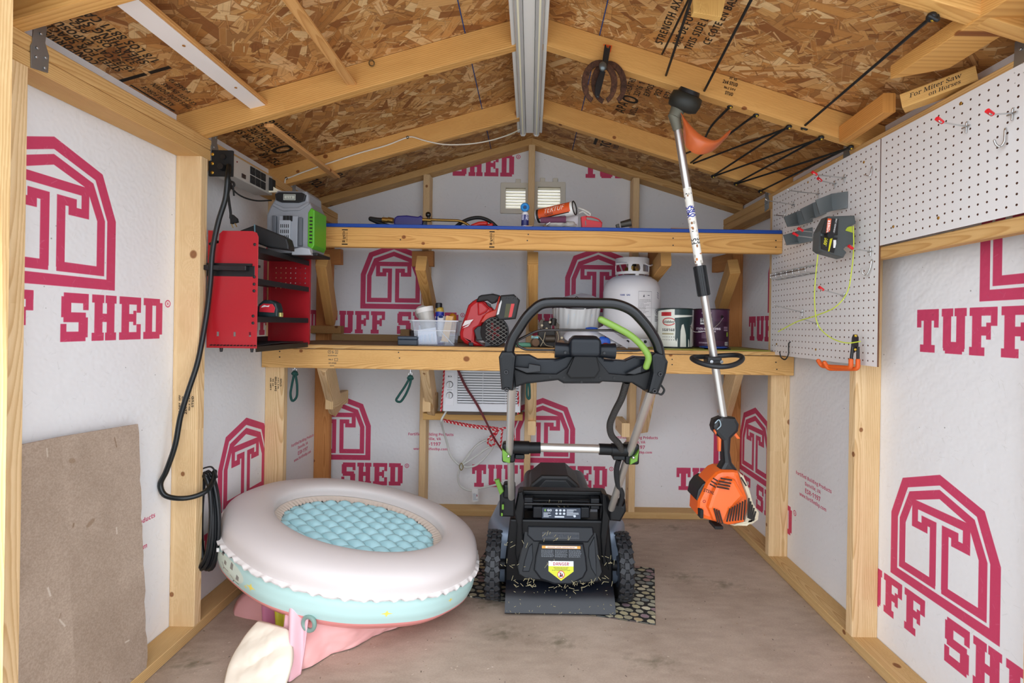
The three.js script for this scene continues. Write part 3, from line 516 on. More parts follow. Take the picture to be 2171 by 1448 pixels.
// coiled extension cord on the stud
{
  const t = thing('extension_cord', 'coiled black extension cord hanging on left stud', 'cord');
  const loops = [], r = mulberry(12);
  for (let i = 0; i < 8; i++) {
    const top = lerp([-1.1603,0.5628,-1.8], [-1.1498,0.5493,-1.8], r()), bot = lerp([-1.169,0.2347,-1.79], [-1.1347,0.2132,-1.79], r()), w = .018 + r() * .022, dz = (r() - .3) * .035, pts = [];
    for (let k = 0; k < 16; k++) { const a = k / 16 * 2 * PI, q = lerp(top, bot, .5 - .5 * Math.cos(a)); pts.push([q[0] + Math.sin(a) * w * (1 + .4 * Math.sin(a * .5)), q[1] + (r() - .5) * .008, q[2] + dz + Math.sin(a) * .008]); }
    loops.push(tube(pts, .0075, 70, 8, true));
  }
  part(t, 'loops', merge(loops), mat(0x12161a, .35));
  part(t, 'tie', tube([[-1.1778,0.5718,-1.78],[-1.1577,0.5822,-1.78],[-1.1341,0.586,-1.78],[-1.1221,0.5726,-1.78],[-1.1133,0.5492,-1.78]], .003, 24, 6), blackMatte);
  part(t, 'tag', box([-1.0903,0.3009,-1.755], [.01, .014, .002], .001), mat(0xf4f4f2, .5));
}
// offcut of the brown floor board leaning on the left wall
{
  const r = mulberry(31), pts = [[1.05, 0], [1.53, 0]]; for (let i = 1; i < 26; i++) pts.push([1.535 + (i / 26) * .018 + (r() - .5) * .007, i / 26 * .745]);
  pts.push([1.553, .747], [1.3, .76 + .004], [1.05, .772]);
  const g = prism(pts, 0, .009, .001); g.rotateY(PI / 2); g.rotateZ(.075); g.translate(-1.164, .0385, 0);
  const o = single('plywood_offcut', planarUV(g, (p) => p.z, (p) => p.y, 1.3, 1.3), new THREE.MeshStandardMaterial({ roughness: .8, map: canvasTex(1024, 1024, (c, W) => {
    const id = c.createImageData(W, W); for (let y = 0; y < W; y++) for (let x = 0; x < W; x++) { const k = (fbm(x / 120, y / 120, 71) - .5) * 34 + (noise(x / 2, y / 2, 72) - .5) * 22, i = (y * W + x) * 4; id.data[i] = 172 + k; id.data[i + 1] = 152 + k; id.data[i + 2] = 134 + k; id.data[i + 3] = 255; } c.putImageData(id, 0, 0);
    const q = mulberry(8); for (let i = 0; i < 70; i++) { c.globalAlpha = .55; c.strokeStyle = q() < .5 ? '#e8dfd2' : '#6d5238'; c.lineWidth = 1 + q() * 3; const x = q() * W, y = q() * W; c.beginPath(); c.moveTo(x, y); c.lineTo(x + (q() - .3) * 26, y - q() * 26); c.stroke(); }
    for (let i = 0; i < 30; i++) { c.globalAlpha = .3; c.fillStyle = '#6d4d30'; c.beginPath(); c.ellipse(q() * W, q() * W, 4 + q() * 10, 3 + q() * 5, q() * 3, 0, 7); c.fill(); }
  }) }), 'brown board offcut with a ragged edge leaning on left wall', 'board');
}

// ---------------------------------------------------------------- on the floor
// inflatable oval paddling pool
{
  const t = thing('inflatable_pool', 'inflatable oval baby pool with quilted blue floor', 'inflatable');
  const M = new THREE.Matrix4().makeTranslation(-.694, .262, -1.985).multiply(new THREE.Matrix4().makeRotationZ(-.175)).multiply(new THREE.Matrix4().makeRotationX(.03)).multiply(new THREE.Matrix4().makeRotationY(-.16));
  const A = .506, B = .385, a = .342, b = .243, ox = .012, oz = -.01;
  const ring = (u, rho, h) => { const th = u * 2 * PI, wob = 1 + .006 * Math.sin(th * 5) + .004 * Math.sin(th * 11 + 1); const xo = A * Math.cos(th) * wob, zo = B * Math.sin(th) * wob, xi = a * Math.cos(th) + ox, zi = b * Math.sin(th) + oz; return [xi + (xo - xi) * rho, h, zi + (zo - zi) * rho]; };
  const topF = (u, v) => { const q = v * PI; const rho = .5 + .5 * Math.cos(q), k = Math.sin(q); return ring(u, rho + .06 * k * Math.cos(q), .066 * Math.pow(k, .6) + v * .042); };
  const vinyl = (c, r = .42, e = {}) => mat(c, r, 0, { sheen: .2, ...e });
  part(t, 'top_ring', gridSurf((u, v) => topF(u, v), 128, 24).applyMatrix4(M), vinyl(0xdbd2cf), 'pale blush inflated ring');
  const prof = [[1, -.003], [1.04, -.03], [1.03, -.065], [.96, -.10], [.8, -.125], [.5, -.135], [-.6, -.135]];
  const lowF = (u, v) => { const s = v * (prof.length - 1), i = Math.min(prof.length - 2, Math.floor(s)), f = s - i; return ring(u, prof[i][0] + (prof[i + 1][0] - prof[i][0]) * f, prof[i][1] + (prof[i + 1][1] - prof[i][1]) * f); };
  const bandMap = canvasTex(2048, 256, (c) => {
    c.fillStyle = '#bfe0dc'; c.fillRect(0, 0, 2048, 256); c.fillStyle = '#ef9a96'; c.fillRect(0, 118, 2048, 138);
    const at = (deg) => 2048 * (((deg + 7) % 360) / 360);
    c.fillStyle = '#22242e'; for (const [dg, y, w, h] of [[223, 30, 13, 26], [226.5, 60, 12, 18], [232, 50, 12, 30], [237, 78, 12, 22]]) { c.save(); c.translate(at(dg), y); c.beginPath(); c.moveTo(-w / 2, h / 2); c.lineTo(-w / 3, -h / 2); c.lineTo(w / 2, -h / 3); c.lineTo(w / 2, h / 2); c.fill(); c.restore(); }
    c.strokeStyle = '#22242e'; c.lineWidth = 3; for (const [dg, y] of [[226, 84], [234, 104]]) { c.beginPath(); c.moveTo(at(dg) - 14, y - 14); c.lineTo(at(dg), y); c.lineTo(at(dg) + 22, y); c.moveTo(at(dg), y); c.lineTo(at(dg) - 6, y + 10); c.stroke(); }
    c.fillStyle = '#f3ead2'; c.globalAlpha = .5; c.beginPath(); c.ellipse(at(229), 70, 70, 40, 0, 0, 7); c.fill(); c.globalAlpha = 1;
    c.fillStyle = '#f2dc6a'; const star = (x, y, r) => { c.beginPath(); for (let i = 0; i < 8; i++) { const q = i * PI / 4, k = i % 2 ? r * .35 : r; c.lineTo(x + Math.cos(q) * k, y + Math.sin(q) * k); } c.fill(); }; star(at(246), 76, 16); star(at(243), 88, 8); star(at(300), 70, 14); star(at(330), 60, 10);
    c.strokeStyle = '#f4eecb'; c.lineWidth = 4; c.beginPath(); c.ellipse(at(212), 70, 26, 36, 0, 0, 7); c.stroke();
  });
  part(t, 'lower_band', flipV(gridSurf((u, v) => lowF(1 - u, v), 128, 24)).applyMatrix4(M), new THREE.MeshPhysicalMaterial({ map: bandMap, roughness: .4, sheen: .2 }), 'mint green side band with small prints');
  // welded seam: a narrow crinkled frill
  part(t, 'seam_frill', merge(gridSurf((u, v) => { const p = ring(u, 1.0 + v * .10, .002 - v * .004 + v * (.0028 * Math.sin(u * 2 * PI * 61) + .002 * Math.sin(u * 2 * PI * 97))); return p; }, 420, 2).applyMatrix4(M), gridSurf((u, v) => { const p = ring(1 - u, 1.0 + v * .10, -.001 - v * .004 + v * (.0028 * Math.sin((1 - u) * 2 * PI * 61) + .002 * Math.sin((1 - u) * 2 * PI * 97))); return p; }, 420, 2).applyMatrix4(M)), vinyl(0xf2ece8, .35));
  part(t, 'gathered_edge', gridSurf((u, v) => { const w = 1 + .010 * Math.sin(u * 2 * PI * 90) * v; const th = u * 2 * PI, k = 1 - v * .1; return [a * Math.cos(th) * k * w + ox, .041 - v * .014 + .004 * Math.sin(u * 2 * PI * 90) * v, b * Math.sin(th) * k * w + oz].map((q) => q); }, 360, 3).applyMatrix4(M), vinyl(0xdccdbf));
  // quilted floor: cushions between diagonal welds
  const quilt = gridSurf((u, v) => { const th = u * 2 * PI, rr2 = .94 * (1 - v), x = a * Math.cos(th) * rr2, z = b * Math.sin(th) * rr2; const p = (x * 1.0 + z * 1.9) / .105, q = (x * 1.0 - z * 1.9) / .105; const k = Math.sqrt(Math.abs(Math.sin(p * PI) * Math.sin(q * PI))); return [x + ox, .018 + .026 * k * Math.min(1, v * 6 + .25), z + oz]; }, 200, 90).applyMatrix4(M);
  part(t, 'quilted_floor', quilt, vinyl(0xb0dde4, .32), 'pale blue quilted air cushion');
}
const patch = (p, q, r, s) => (u, v) => lerp(lerp(p, q, u), lerp(r, s, u), v);
{
  const t = thing('deflated_float', 'crumpled pink and yellow deflated vinyl float under oval pool', 'inflatable');
  const P0 = [-.75, .21, -1.66], P1 = [-.39, .05, -1.95], P2 = [-.725, .004, -1.575], P3 = [-.40, .004, -1.88];
  const base = patch(P2, P3, P0, P1);
  part(t, 'pink_panel', softSheet((u, v) => { const q = base(u, v), k = Math.sin(u * PI) * Math.sin(v * PI); const w = .016 * Math.sin(u * 17 + v * 5) * (1 - u) + .010 * (fbm(u * 9, v * 6, 3) - .5) * 2 + .03 * k; return [q[0] + w * .5, Math.max(.003, q[1] + w * .15), q[2] + w * .8]; }, 40, 24, .003), mat(0xf2b8b4, .42, 0, { sheen: .2 }));
  const f = patch([-.775, .003, -1.60], [-.705, .003, -1.552], [-.80, .215, -1.66], [-.70, .20, -1.64]);
  part(t, 'fold', softSheet((u, v) => { const q = f(u, v), w = .03 * Math.sin(u * PI) + .012 * Math.sin(u * 11 + v * 4); return [q[0], q[1], q[2] + w]; }, 24, 24, .004), mat(0xf0bcc4, .4, 0, { sheen: .2 }));
  const yg = patch([-.85, .06, -1.70], [-.775, .01, -1.625], [-.865, .22, -1.72], [-.79, .21, -1.68]);
  part(t, 'yellow_panel', softSheet((u, v) => { const q = yg(u, v); return [q[0], q[1], q[2] + .014 * Math.sin(u * 9 + v * 3)]; }, 14, 14, .003), mat(0xcfc62e, .45), 'lime yellow vinyl panel');
  const pu = patch([-.92, .05, -1.74], [-.84, .04, -1.705], [-.93, .21, -1.76], [-.85, .22, -1.73]);
  part(t, 'lilac_panel', softSheet((u, v) => { const q = pu(u, v); return [q[0], q[1], q[2] + .012 * Math.sin(u * 8 + v * 2)]; }, 14, 14, .003), mat(0xcb7c9c, .45), 'lilac pink vinyl panel');
  part(t, 'valve_ring', new THREE.TorusGeometry(.022, .007, 8, 24).rotateY(-.3).translate(...[-0.6977,0.1404,-1.6]), mat(0x7f9c92, .4));
  part(t, 'body', gridSurf((u, v) => { const th = -u * 2 * PI, k = Math.cos(v * PI / 2), w = 1 + .12 * Math.sin(th * 5) + .06 * Math.sin(th * 9 + 1); return [-.78 + .30 * k * w * Math.cos(th), .115 * Math.sin(v * PI / 2) * (1 - .3 * Math.cos(th)), -1.97 + .22 * k * w * Math.sin(th)]; }, 48, 12), mat(0xefb2b2, .45));
}
{
  const c = patch([-.905, .004, -1.50], [-.725, .004, -1.50], [-.875, .125, -1.63], [-.765, .118, -1.60]);
  const pil = (s) => (u, v) => { const q = c(u, v), k = Math.pow(Math.sin(clamp(u, .001, .999) * PI) * Math.sin(clamp(v, .001, .999) * PI), .45), w = s * .022 * k + .008 * (fbm(u * 5, v * 6, 9) - .5) * 2 * k + .005 * Math.sin(u * 9 - v * 14) * k; const edge = .02 * Math.sin(v * PI) * (u < .5 ? -1 : 1) * Math.abs(u - .5) * 2; return [q[0] + edge, Math.max(.003, q[1] + w * .6), q[2] + w * .8]; };
  const t = thing('vinyl_cushion', 'flattened cream vinyl cushion on floor at front', 'cushion');
  part(t, 'cover', softSheet((u, v) => { const p = pil(1)(u, v); return p; }, 30, 30, .014), mat(0xf1e3d0, .42, 0, { sheen: .2 }));
}
// printed pebble mat under the mower
{
  const W = .80, Dp = .44, cells = []; const r = mulberry(19);
  const map = canvasTex(1024, 564, (c, w, h) => {
    c.fillStyle = '#20201f'; c.fillRect(0, 0, w, h); const pal = ['#b5ab86', '#a39c80', '#c2b998', '#8b8a80', '#9d7f78', '#a9a58f', '#7f8682', '#b6a27c', '#cfc7aa', '#937a80'];
    for (let j = 0; j < 16; j++) for (let i = 0; i < 21; i++) { const x = (i + .5 * (j % 2) + (r() - .5) * .25) * 50, y = (j + .5 + (r() - .5) * .2) * 36, n = 7, a0 = r() * 6; c.fillStyle = pal[Math.floor(r() * pal.length)]; c.beginPath(); for (let k = 0; k < n; k++) { const q = a0 + k / n * 2 * PI, R = 1 + (r() - .5) * .3; c.lineTo(x + Math.cos(q) * 22 * R, y + Math.sin(q) * 15.5 * R); } c.closePath(); c.fill(); c.globalAlpha = .25; c.strokeStyle = '#f0ead0'; c.lineWidth = 3; c.stroke(); c.globalAlpha = 1; }
  });
  const g = new RoundedBoxGeometry(W, .006, Dp, 2, .002); planarUV(g, (p) => p.x + W / 2, (p) => p.z + Dp / 2, W, Dp);
  g.rotateY(-.235); g.translate(.145, .0035, -2.16);
  single('pebble_mat', g, new THREE.MeshStandardMaterial({ map, roughness: .8 }), 'pebble printed rubber mat under the mower wheels', 'mat');
}

// ---------------------------------------------------------------- lawn mower, its rear towards the doorway
{
  const t = thing('lawn_mower', 'black cordless lawn mower with green levers and black handlebar', 'lawn mower');
  const navy = mat(0x12161c, .3, 0, { ior: 1.36 }), dark = mat(0x0d0f12, .36, 0, { ior: 1.36 }), darker = mat(0x121316, .5), alu = mat(0xd0cdc8, .34, .8), lime = mat(0x5c8a22, .4), deckM = mat(0x7f8da0, .35, .2), shiny = mat(0x0b0d11, .2);
  // wheels
  const wheel = (xc, s, R, w, zc) => {
    const prof = [[R * .62, -w / 2 + .006], [R * .9, -w / 2], [R * .965, -w / 2 + .006], [R * .97, 0], [R * .965, w / 2 - .006], [R * .9, w / 2], [R * .62, w / 2 - .006]];
    const g = new THREE.LatheGeometry(prof.map((p) => new THREE.Vector2(p[0], p[1])), 40).rotateZ(PI / 2);
    const blocks = []; for (let i = 0; i < 22; i++) for (const k of [-1, 0, 1]) { const q = new RoundedBoxGeometry(k ? w * .36 : w * .34, .009, R * (k ? .17 : .2), 1, .002); if (k) q.rotateY(k * .5); q.translate(k * w * .3, R * .985, 0); q.rotateX((i + (k ? .5 : 0)) / 22 * 2 * PI); blocks.push(q); }
    const T = (q) => q.translate(xc, R, zc);
    const o = part(t, 'wheel', T(g), blackRubber);
    part(o, 'tread', T(merge(blocks)), mat(0x26282c, .5));
    part(o, 'hub', T(merge(new THREE.LatheGeometry([[0, .022], [R * .28, .022], [R * .34, .012], [R * .5, .01], [R * .63, .018], [R * .66, .024]].map((p) => new THREE.Vector2(p[0], p[1])), 32).rotateZ(s * PI / 2), new THREE.CylinderGeometry(R * .66, R * .66, w * .5, 32).rotateZ(PI / 2))), mat(0x3b424c, .4));
    part(o, 'axle', T(rod([-s * .01, 0, 0], [-s * .075, 0, 0], .02)), darker);
  };
  wheel(-.133, -1, .128, .058, -2.035); wheel(.388, 1, .128, .058, -2.035); wheel(-.12, -1, .095, .05, -2.62); wheel(.375, 1, .095, .05, -2.62);
  // deck
  {
    const outl = (k) => [[-.095, -2.075], [-.138, -2.2], [-.11, -2.45], [-.02, -2.68], [.128, -2.73], [.276, -2.68], [.366, -2.45], [.394, -2.2], [.351, -2.075]].map(([x, z]) => [.128 + (x - .128) * k, z]);
    const sh2 = new THREE.Shape(outl(1).map(([x, z]) => new THREE.Vector2(x, z)));
    const g = new THREE.ExtrudeGeometry(sh2, { depth: .13, bevelEnabled: true, bevelSize: .035, bevelThickness: .05, bevelSegments: 5 }); // in x,z,y
    const p = g.attributes.position; for (let i = 0; i < p.count; i++) { const x = p.getX(i), z = p.getY(i), y = p.getZ(i); p.setXYZ(i, x, .085 + y, z); } g.index ? 0 : 0;
    const q = mergeVertices(new THREE.BufferGeometry().setAttribute('position', g.attributes.position)); const ix = q.index.array; for (let i = 0; i < ix.length; i += 3) { const a = ix[i + 1]; ix[i + 1] = ix[i + 2]; ix[i + 2] = a; } q.computeVertexNormals();
    const cr = toCreasedNormals(q, .6); cr.setAttribute('uv', new THREE.Float32BufferAttribute(new Float32Array(cr.attributes.position.count * 2), 2));
    part(t, 'deck', cr, deckM, 'blue grey steel cutting deck');
  }
  // motor housing and battery hump
  part(t, 'motor_cover', merge(box([.128, .33, -2.32], [.30, .13, .34], .04)), dark);
  {
    const o = (k, y) => [[-.126, 0], [-.105, .05], [-.06, .088], [.055, .088], [.1, .05], [.126, 0]];
    const b = [0.118,0.3694,-2.2]; const g = prism(o().map(([x, y]) => [b[0] + x, b[1] + y - .004]), -2.16, .22, .012);
    const bt = part(t, 'battery', g, mat(0x1a1a1c, .5));
    part(bt, 'lid', prism([[-.075, .03], [-.045, .066], [.045, .066], [.075, .03], [.05, .02], [-.05, .02]].map(([x, y]) => [b[0] + x, b[1] + y]), -2.152, .01, .003), mat(0x323436, .4));
    part(bt, 'indicator', merge([0, 1, 2].map((i) => box([b[0] - .012 + i * .017, b[1] + .006, -2.153], [.012, .009, .006], .002))), lime);
    part(bt, 'release', box([b[0], b[1] + .016, -2.155], [.075, .016, .012], .004), darker);
  }
  // rear frame round the discharge opening
  part(t, 'rear_frame', merge(pbox([0.1381,0.4247,-2.02,0.3504,0.0191], .05, .006), pbox([-0.0272,0.3701,-2,0.0284,0.1137], .08, .006), pbox([0.3055,0.3716,-2,0.0303,0.1137], .08, .006), pbox([0.1417,0.3798,-2.02,0.3255,0.0364], .02, .006)), dark);
  part(t, 'chute', pbox([0.1441,0.3917,-2.06,0.3163,0.0273], .05), darker);
  part(t, 'hinge_rod', rod([-0.0207,0.3927,-1.985], [0.3029,0.394,-1.985], .006), shiny);
  parts(t, 'hinge_knuckle', [pbox([0.0018,0.395,-1.985,0.0376,0.0452], .04, .005), pbox([0.269,0.3954,-1.985,0.0376,0.0452], .04, .005), pbox([0.0398,0.3617,-1.975,0.0374,0.0449], .04, .005), pbox([0.228,0.3637,-1.975,0.0356,0.0431], .04, .005)], navy);
  // side arms
  const arm = (l) => prism(l, -1.965, .06, .006);
  parts(t, 'side_arm', [arm([[-0.0398,0.4425,-1.965],[-0.0212,0.4465,-1.965],[-0.0131,0.4019,-1.965],[-0.0209,0.3087,-1.965],[-0.0139,0.2156,-1.965],[-0.0313,0.1409,-1.965],[-0.0471,0.1965,-1.965],[-0.0414,0.3083,-1.965],[-0.0535,0.364,-1.965]].map((p) => [p[0], p[1]]).reverse()), arm([[0.2936,0.444,-1.965],[0.3123,0.4369,-1.965],[0.3267,0.3514,-1.965],[0.3202,0.2954,-1.965],[0.3104,0.2021,-1.965],[0.3264,0.1372,-1.965],[0.2999,0.1647,-1.965],[0.2907,0.2763,-1.965],[0.2966,0.3695,-1.965]].map((p) => [p[0], p[1]]).reverse())], dark);
  parts(t, 'handle_bracket', [merge(pbox([-0.0792,0.4189,-1.9,0.0576,0.0973], .09, .008), pbox([-0.0724,0.471,-1.89,0.0466,0.0573], .05, .01)), merge(prism([[0.3112,0.4449,-1.9],[0.3583,0.4276,-1.9],[0.3688,0.4494,-1.9],[0.3731,0.4062,-1.9],[0.3521,0.3662,-1.9],[0.3124,0.3692,-1.9]].map((p) => [p[0], p[1]]).reverse(), -1.88, .09, .008))], dark);
  part(t, 'height_lever', merge(prism([[-0.1272,0.5195,-1.87],[-0.1096,0.5233,-1.87],[-0.0911,0.4775,-1.87],[-0.1051,0.4631,-1.87]].map((p) => [p[0], p[1]]).reverse(), -1.87, .02, .004)), lime, 'lime green height lever');
  parts(t, 'green_tab', [box([-0.0945,0.4152,-1.885], [.008, .02, .006], .002), box([-0.0976,0.3865,-1.885], [.007, .012, .006], .002)], lime);
  // rear door, leaning: local x, s up the slope, out of the panel
  const dm = new THREE.Matrix4().makeTranslation(0, .105, -1.925).multiply(new THREE.Matrix4().makeRotationX(-.33));
  const loc = (l) => l.map(([px, py]) => [(px - 1125) * .001862 + .0075, (1240 - py) * .00164]);
  const slab = (l, z, th, b) => prism(loc(l).reverse(), z, th, b).applyMatrix4(dm);
  const door = part(t, 'rear_door', slab([[1115, 1098], [1140, 1098], [1150, 1107], [1180, 1109], [1228, 1108], [1240, 1099], [1268, 1099], [1275, 1180], [1281, 1213], [1270, 1235], [1225, 1239], [1180, 1239], [1150, 1234], [1118, 1231], [1104, 1222], [1100, 1204], [1110, 1150]], 0, .03, .006), dark);
  part(door, 'upper_panel', slab([[1122, 1113], [1261, 1113], [1263, 1130], [1250, 1148], [1135, 1148], [1121, 1134]], .012, .014, .005), navy);
  part(door, 'name_recess', slab([[1152, 1125], [1232, 1125], [1232, 1142], [1152, 1142]], .0135, .003, .001), mat(0x24282f, .4));
  part(door, 'lower_panel', slab([[1146, 1150], [1240, 1150], [1245, 1180], [1247, 1208], [1238, 1225], [1212, 1239], [1178, 1239], [1150, 1229], [1136, 1210], [1139, 1180]], .020, .022, .006), navy);
  parts(door, 'rib', [slab([[1124, 1160], [1132, 1152], [1134, 1185], [1126, 1214], [1112, 1214], [1116, 1190]], .008, .01, .003), slab([[1252, 1158], [1264, 1135], [1267, 1190], [1266, 1222], [1256, 1205], [1251, 1180]], .008, .01, .003)], navy);
  const sticker = (name, x0, y0, x1, y1, z, m) => part(door, name, printPlane([0, 0, 0], 1, 1).scale((x1 - x0) * .001862, (y1 - y0) * .00164, 1).translate(((x0 + x1) / 2 - 1125) * .001862 + .0075, (1240 - (y0 + y1) / 2) * .00164, z).applyMatrix4(dm), m);
  const label = (w, h, draw, e = {}) => new THREE.MeshStandardMaterial({ roughness: .5, map: canvasTex(w, h, draw, { clamp: true }), ...e });
  sticker('embossed_name', 1152, 1126, 1232, 1141, .0142, ink(256, 64, (c) => text(c, '56V LITHIUM', 128, 34, 40, { color: '#fff' }), 0x3a4048));
  sticker('warning_strip', 1152, 1156, 1233, 1162, .0206, label(256, 24, (c) => { c.fillStyle = '#e8a13c'; c.fillRect(0, 0, 256, 24); c.fillStyle = '#f6ded0'; c.fillRect(24, 3, 210, 18); text(c, 'WARNING  AVOID SERIOUS INJURY', 128, 13, 11, { color: '#7a4a2c' }); }));
  sticker('warning_text', 1149, 1164, 1235, 1182, .0206, ink(512, 128, (c) => { const r = mulberry(4); for (let k = 0; k < 3; k++) for (let i = 0; i < 8; i++) { let x = 10 + k * 172; while (x < 150 + k * 172) { const w = 6 + r() * 18; c.globalAlpha = .7; c.fillRect(x, 6 + i * 15, w, 7); x += w + 5; } } }, 0x8d949c));
  // the five-sided danger sticker
  {
    const q = [[1166, 1189], [1218, 1189], [1218, 1211], [1192, 1231], [1166, 1211]];
    const g = new THREE.ShapeGeometry(new THREE.Shape(loc(q).map(([x, y]) => new THREE.Vector2(x, y)))); const [x0, y1] = loc([[1166, 1189]])[0], [x1, y0] = loc([[1218, 1231]])[0];
    planarUV(g, (p) => p.x - x0, (p) => p.y - y0, x1 - x0, y1 - y0); g.translate(0, 0, .0207).applyMatrix4(dm);
    part(door, 'danger_sticker', g, label(512, 364, (c) => {
      c.fillStyle = '#d3d728'; c.fillRect(0, 0, 512, 364); c.fillStyle = '#e4eef4'; c.fillRect(0, 0, 512, 96); text(c, 'DANGER', 256, 54, 82, { color: '#b01f34' });
      for (let i = 0; i < 3; i++) text(c, ['KEEP HANDS AND FEET AWAY', 'FROM ROTATING BLADES', 'DO NOT OPERATE WITHOUT GUARD'][i], 256, 124 + i * 24, 22, { color: '#33331a' });
      c.lineWidth = 14; c.strokeStyle = '#c62f2f'; c.fillStyle = '#f5f5f0'; c.beginPath(); c.arc(256, 250, 66, 0, 7); c.fill(); c.stroke(); c.fillStyle = '#1c1c22'; c.beginPath(); c.moveTo(220, 296); c.lineTo(236, 236); c.lineTo(262, 262); c.lineTo(286, 214); c.lineTo(298, 286); c.closePath(); c.fill(); c.beginPath(); c.arc(250, 224, 14, 0, 7); c.fill(); c.beginPath(); c.moveTo(212, 204); c.lineTo(300, 296); c.stroke();
    }), 'yellow danger sticker');
  }
  // rating plate above the door
  { const q = [0.1333,0.3615,-1.972,0.1533,0.043]; part(t, 'rating_plate', pbox(q, .006, .001), mat(0x2d3848, .45)); part(t, 'rating_print', printPlane([q[0], q[1], q[2] + .0006], q[3] * .96, q[4] * .9), label(512, 144, (c) => { c.fillStyle = '#2d3848'; c.fillRect(0, 0, 512, 144); text(c, 'E', 34, 28, 44, { color: '#8fc84a' }); text(c, 'GO', 92, 28, 44, { color: '#dfe7ee' }); c.fillStyle = '#c9d3dc'; const r = mulberry(6); for (let i = 0; i < 4; i++) c.fillRect(10, 66 + i * 18, 60 + r() * 70, 8); for (let k = 0; k < 3; k++) for (let j = 0; j < 2; j++) { c.beginPath(); c.arc(190 + k * 52, 28 + j * 48, 17, 0, 7); c.fill(); } c.fillRect(166, 112, 130, 22); for (let i = 0; i < 6; i++) c.fillRect(330, 14 + i * 16, 90 + r() * 80, 7); c.beginPath(); c.arc(440, 110, 18, 0, 7); c.fill(); })); }
  // skirt and trailing flap
  part(t, 'skirt', merge(prism([[-.088, .075], [.344, .075], [.344, .16], [.325, .33], [-.07, .33], [-.088, .16]], -1.985, .10, .008)), dark);
  {
    const prof = []; for (let i = 0; i <= 16; i++) { const a = i / 16; prof.push([.088 - .084 * a, -1.962 + .052 * Math.sin(a * 1.5) * 1 - .03 * Math.exp(-a * 6) + .012 * a * a]); }
    part(t, 'trailing_flap', softSheet((u, v) => { const s = v * 16, i = Math.min(15, Math.floor(s)), f = s - i; return [-.082 + u * .424, prof[i][0] + (prof[i + 1][0] - prof[i][0]) * f, prof[i][1] + (prof[i + 1][1] - prof[i][1]) * f]; }, 4, 32, .004), mat(0x10131b, .28), 'black curved rubber flap');
  }
  // grass clippings stuck to the back
  {
    const r = mulberry(50), gs = []; const spots = [[1120, 1231, 60], [1230, 1235, 60], [1105, 1150, 16], [1285, 1180, 22], [1190, 1130, 26], [1180, 1056, 22], [1100, 1190, 18], [1200, 1243, 14], [1280, 1225, 24], [1190, 1190, 26]];
    for (const [px, py, n] of spots) for (let i = 0; i < n * .4; i++) { const x = (px + (r() - .5) * 60 - 1125) * .00186, y = clamp(.105 + (1240 - py - (r() - .5) * 18) * .00152, .07, .5), z = -1.93 - Math.max(0, y - .1) * .342 + .026 + r() * .004, a = r() * 3.1, L = .006 + r() * .016; gs.push(new THREE.BoxGeometry(L, .0011, .0008).rotateZ(a).rotateY(r() - .5).translate(x, y, z)); }
    for (let i = 0; i < 45; i++) { const a = rr(.1, .98, r); gs.push(new THREE.BoxGeometry(.003 + r() * .006, .001, .001).rotateZ(r() * 3).translate(-.075 + r() * .41, .088 - .084 * a, -1.958 + .052 * Math.sin(a * 1.5) + .012 * a * a)); }
    const o = part(t, 'grass_clippings', merge(gs), mat(0xb4ab86, .8)); o.userData.kind = 'stuff'; o.userData.label = 'dry straw coloured grass clippings';
  }
  // handle: two aluminium tubes up to the crossbar, two more to the console
  parts(t, 'lower_tube', [rod([-0.0629,0.4514,-1.885], [-0.059,0.6836,-1.65], .0125, .0125, 16), rod([0.3165,0.4145,-1.885], [0.332,0.6851,-1.65], .0125, .0125, 16)], alu);
  parts(t, 'upper_tube', [rod([-0.0634,0.6802,-1.645], [-0.0504,0.9294,-1.405], .0125, .0125, 16), rod([0.3326,0.6864,-1.645], [0.3439,0.9263,-1.405], .0125, .0125, 16)], alu);
  part(t, 'crossbar', rod([0.0142,0.7017,-1.645], [0.2638,0.6993,-1.645], .0142, .0142, 18), alu);
  parts(t, 'crossbar_sleeve', [merge(rod([-0.0513,0.7006,-1.645], [0.0018,0.6999,-1.645], .022), rod([-0.0045,0.6998,-1.645], [0.0392,0.7005,-1.645], .019)), merge(rod([0.2326,0.6988,-1.645], [0.2794,0.698,-1.645], .019), rod([0.2731,0.6979,-1.645], [0.3262,0.6972,-1.645], .022))], dark);
  parts(t, 'clamp', [merge(pbox([-0.0661,0.6827,-1.635,0.0434,0.0651], .045, .008), pbox([-0.0288,0.6709,-1.635,0.031,0.0155], .03, .004)), merge(pbox([0.3415,0.6845,-1.635,0.0465,0.0682], .045, .008), pbox([0.2983,0.6729,-1.635,0.0403,0.0155], .03, .004))], dark);
  parts(t, 'clamp_lever', [prism([[-0.0872,0.7001,-1.62],[-0.0748,0.6911,-1.62],[-0.0592,0.676,-1.62],[-0.0604,0.6529,-1.62],[-0.0835,0.6603,-1.62]].map((p) => [p[0], p[1]]).reverse(), -1.62, .02, .003), prism([[0.3596,0.7041,-1.62],[0.3556,0.6672,-1.62],[0.3312,0.6545,-1.62],[0.3324,0.6729,-1.62],[0.3491,0.6855,-1.62]].map((p) => [p[0], p[1]]).reverse(), -1.62, .02, .003)], lime);
  parts(t, 'pivot_bolt', [[-0.0652,0.6788,-1.615], [0.3405,0.6805,-1.615]].map((p) => new THREE.SphereGeometry(.005, 10, 8).translate(...p)), nickel);
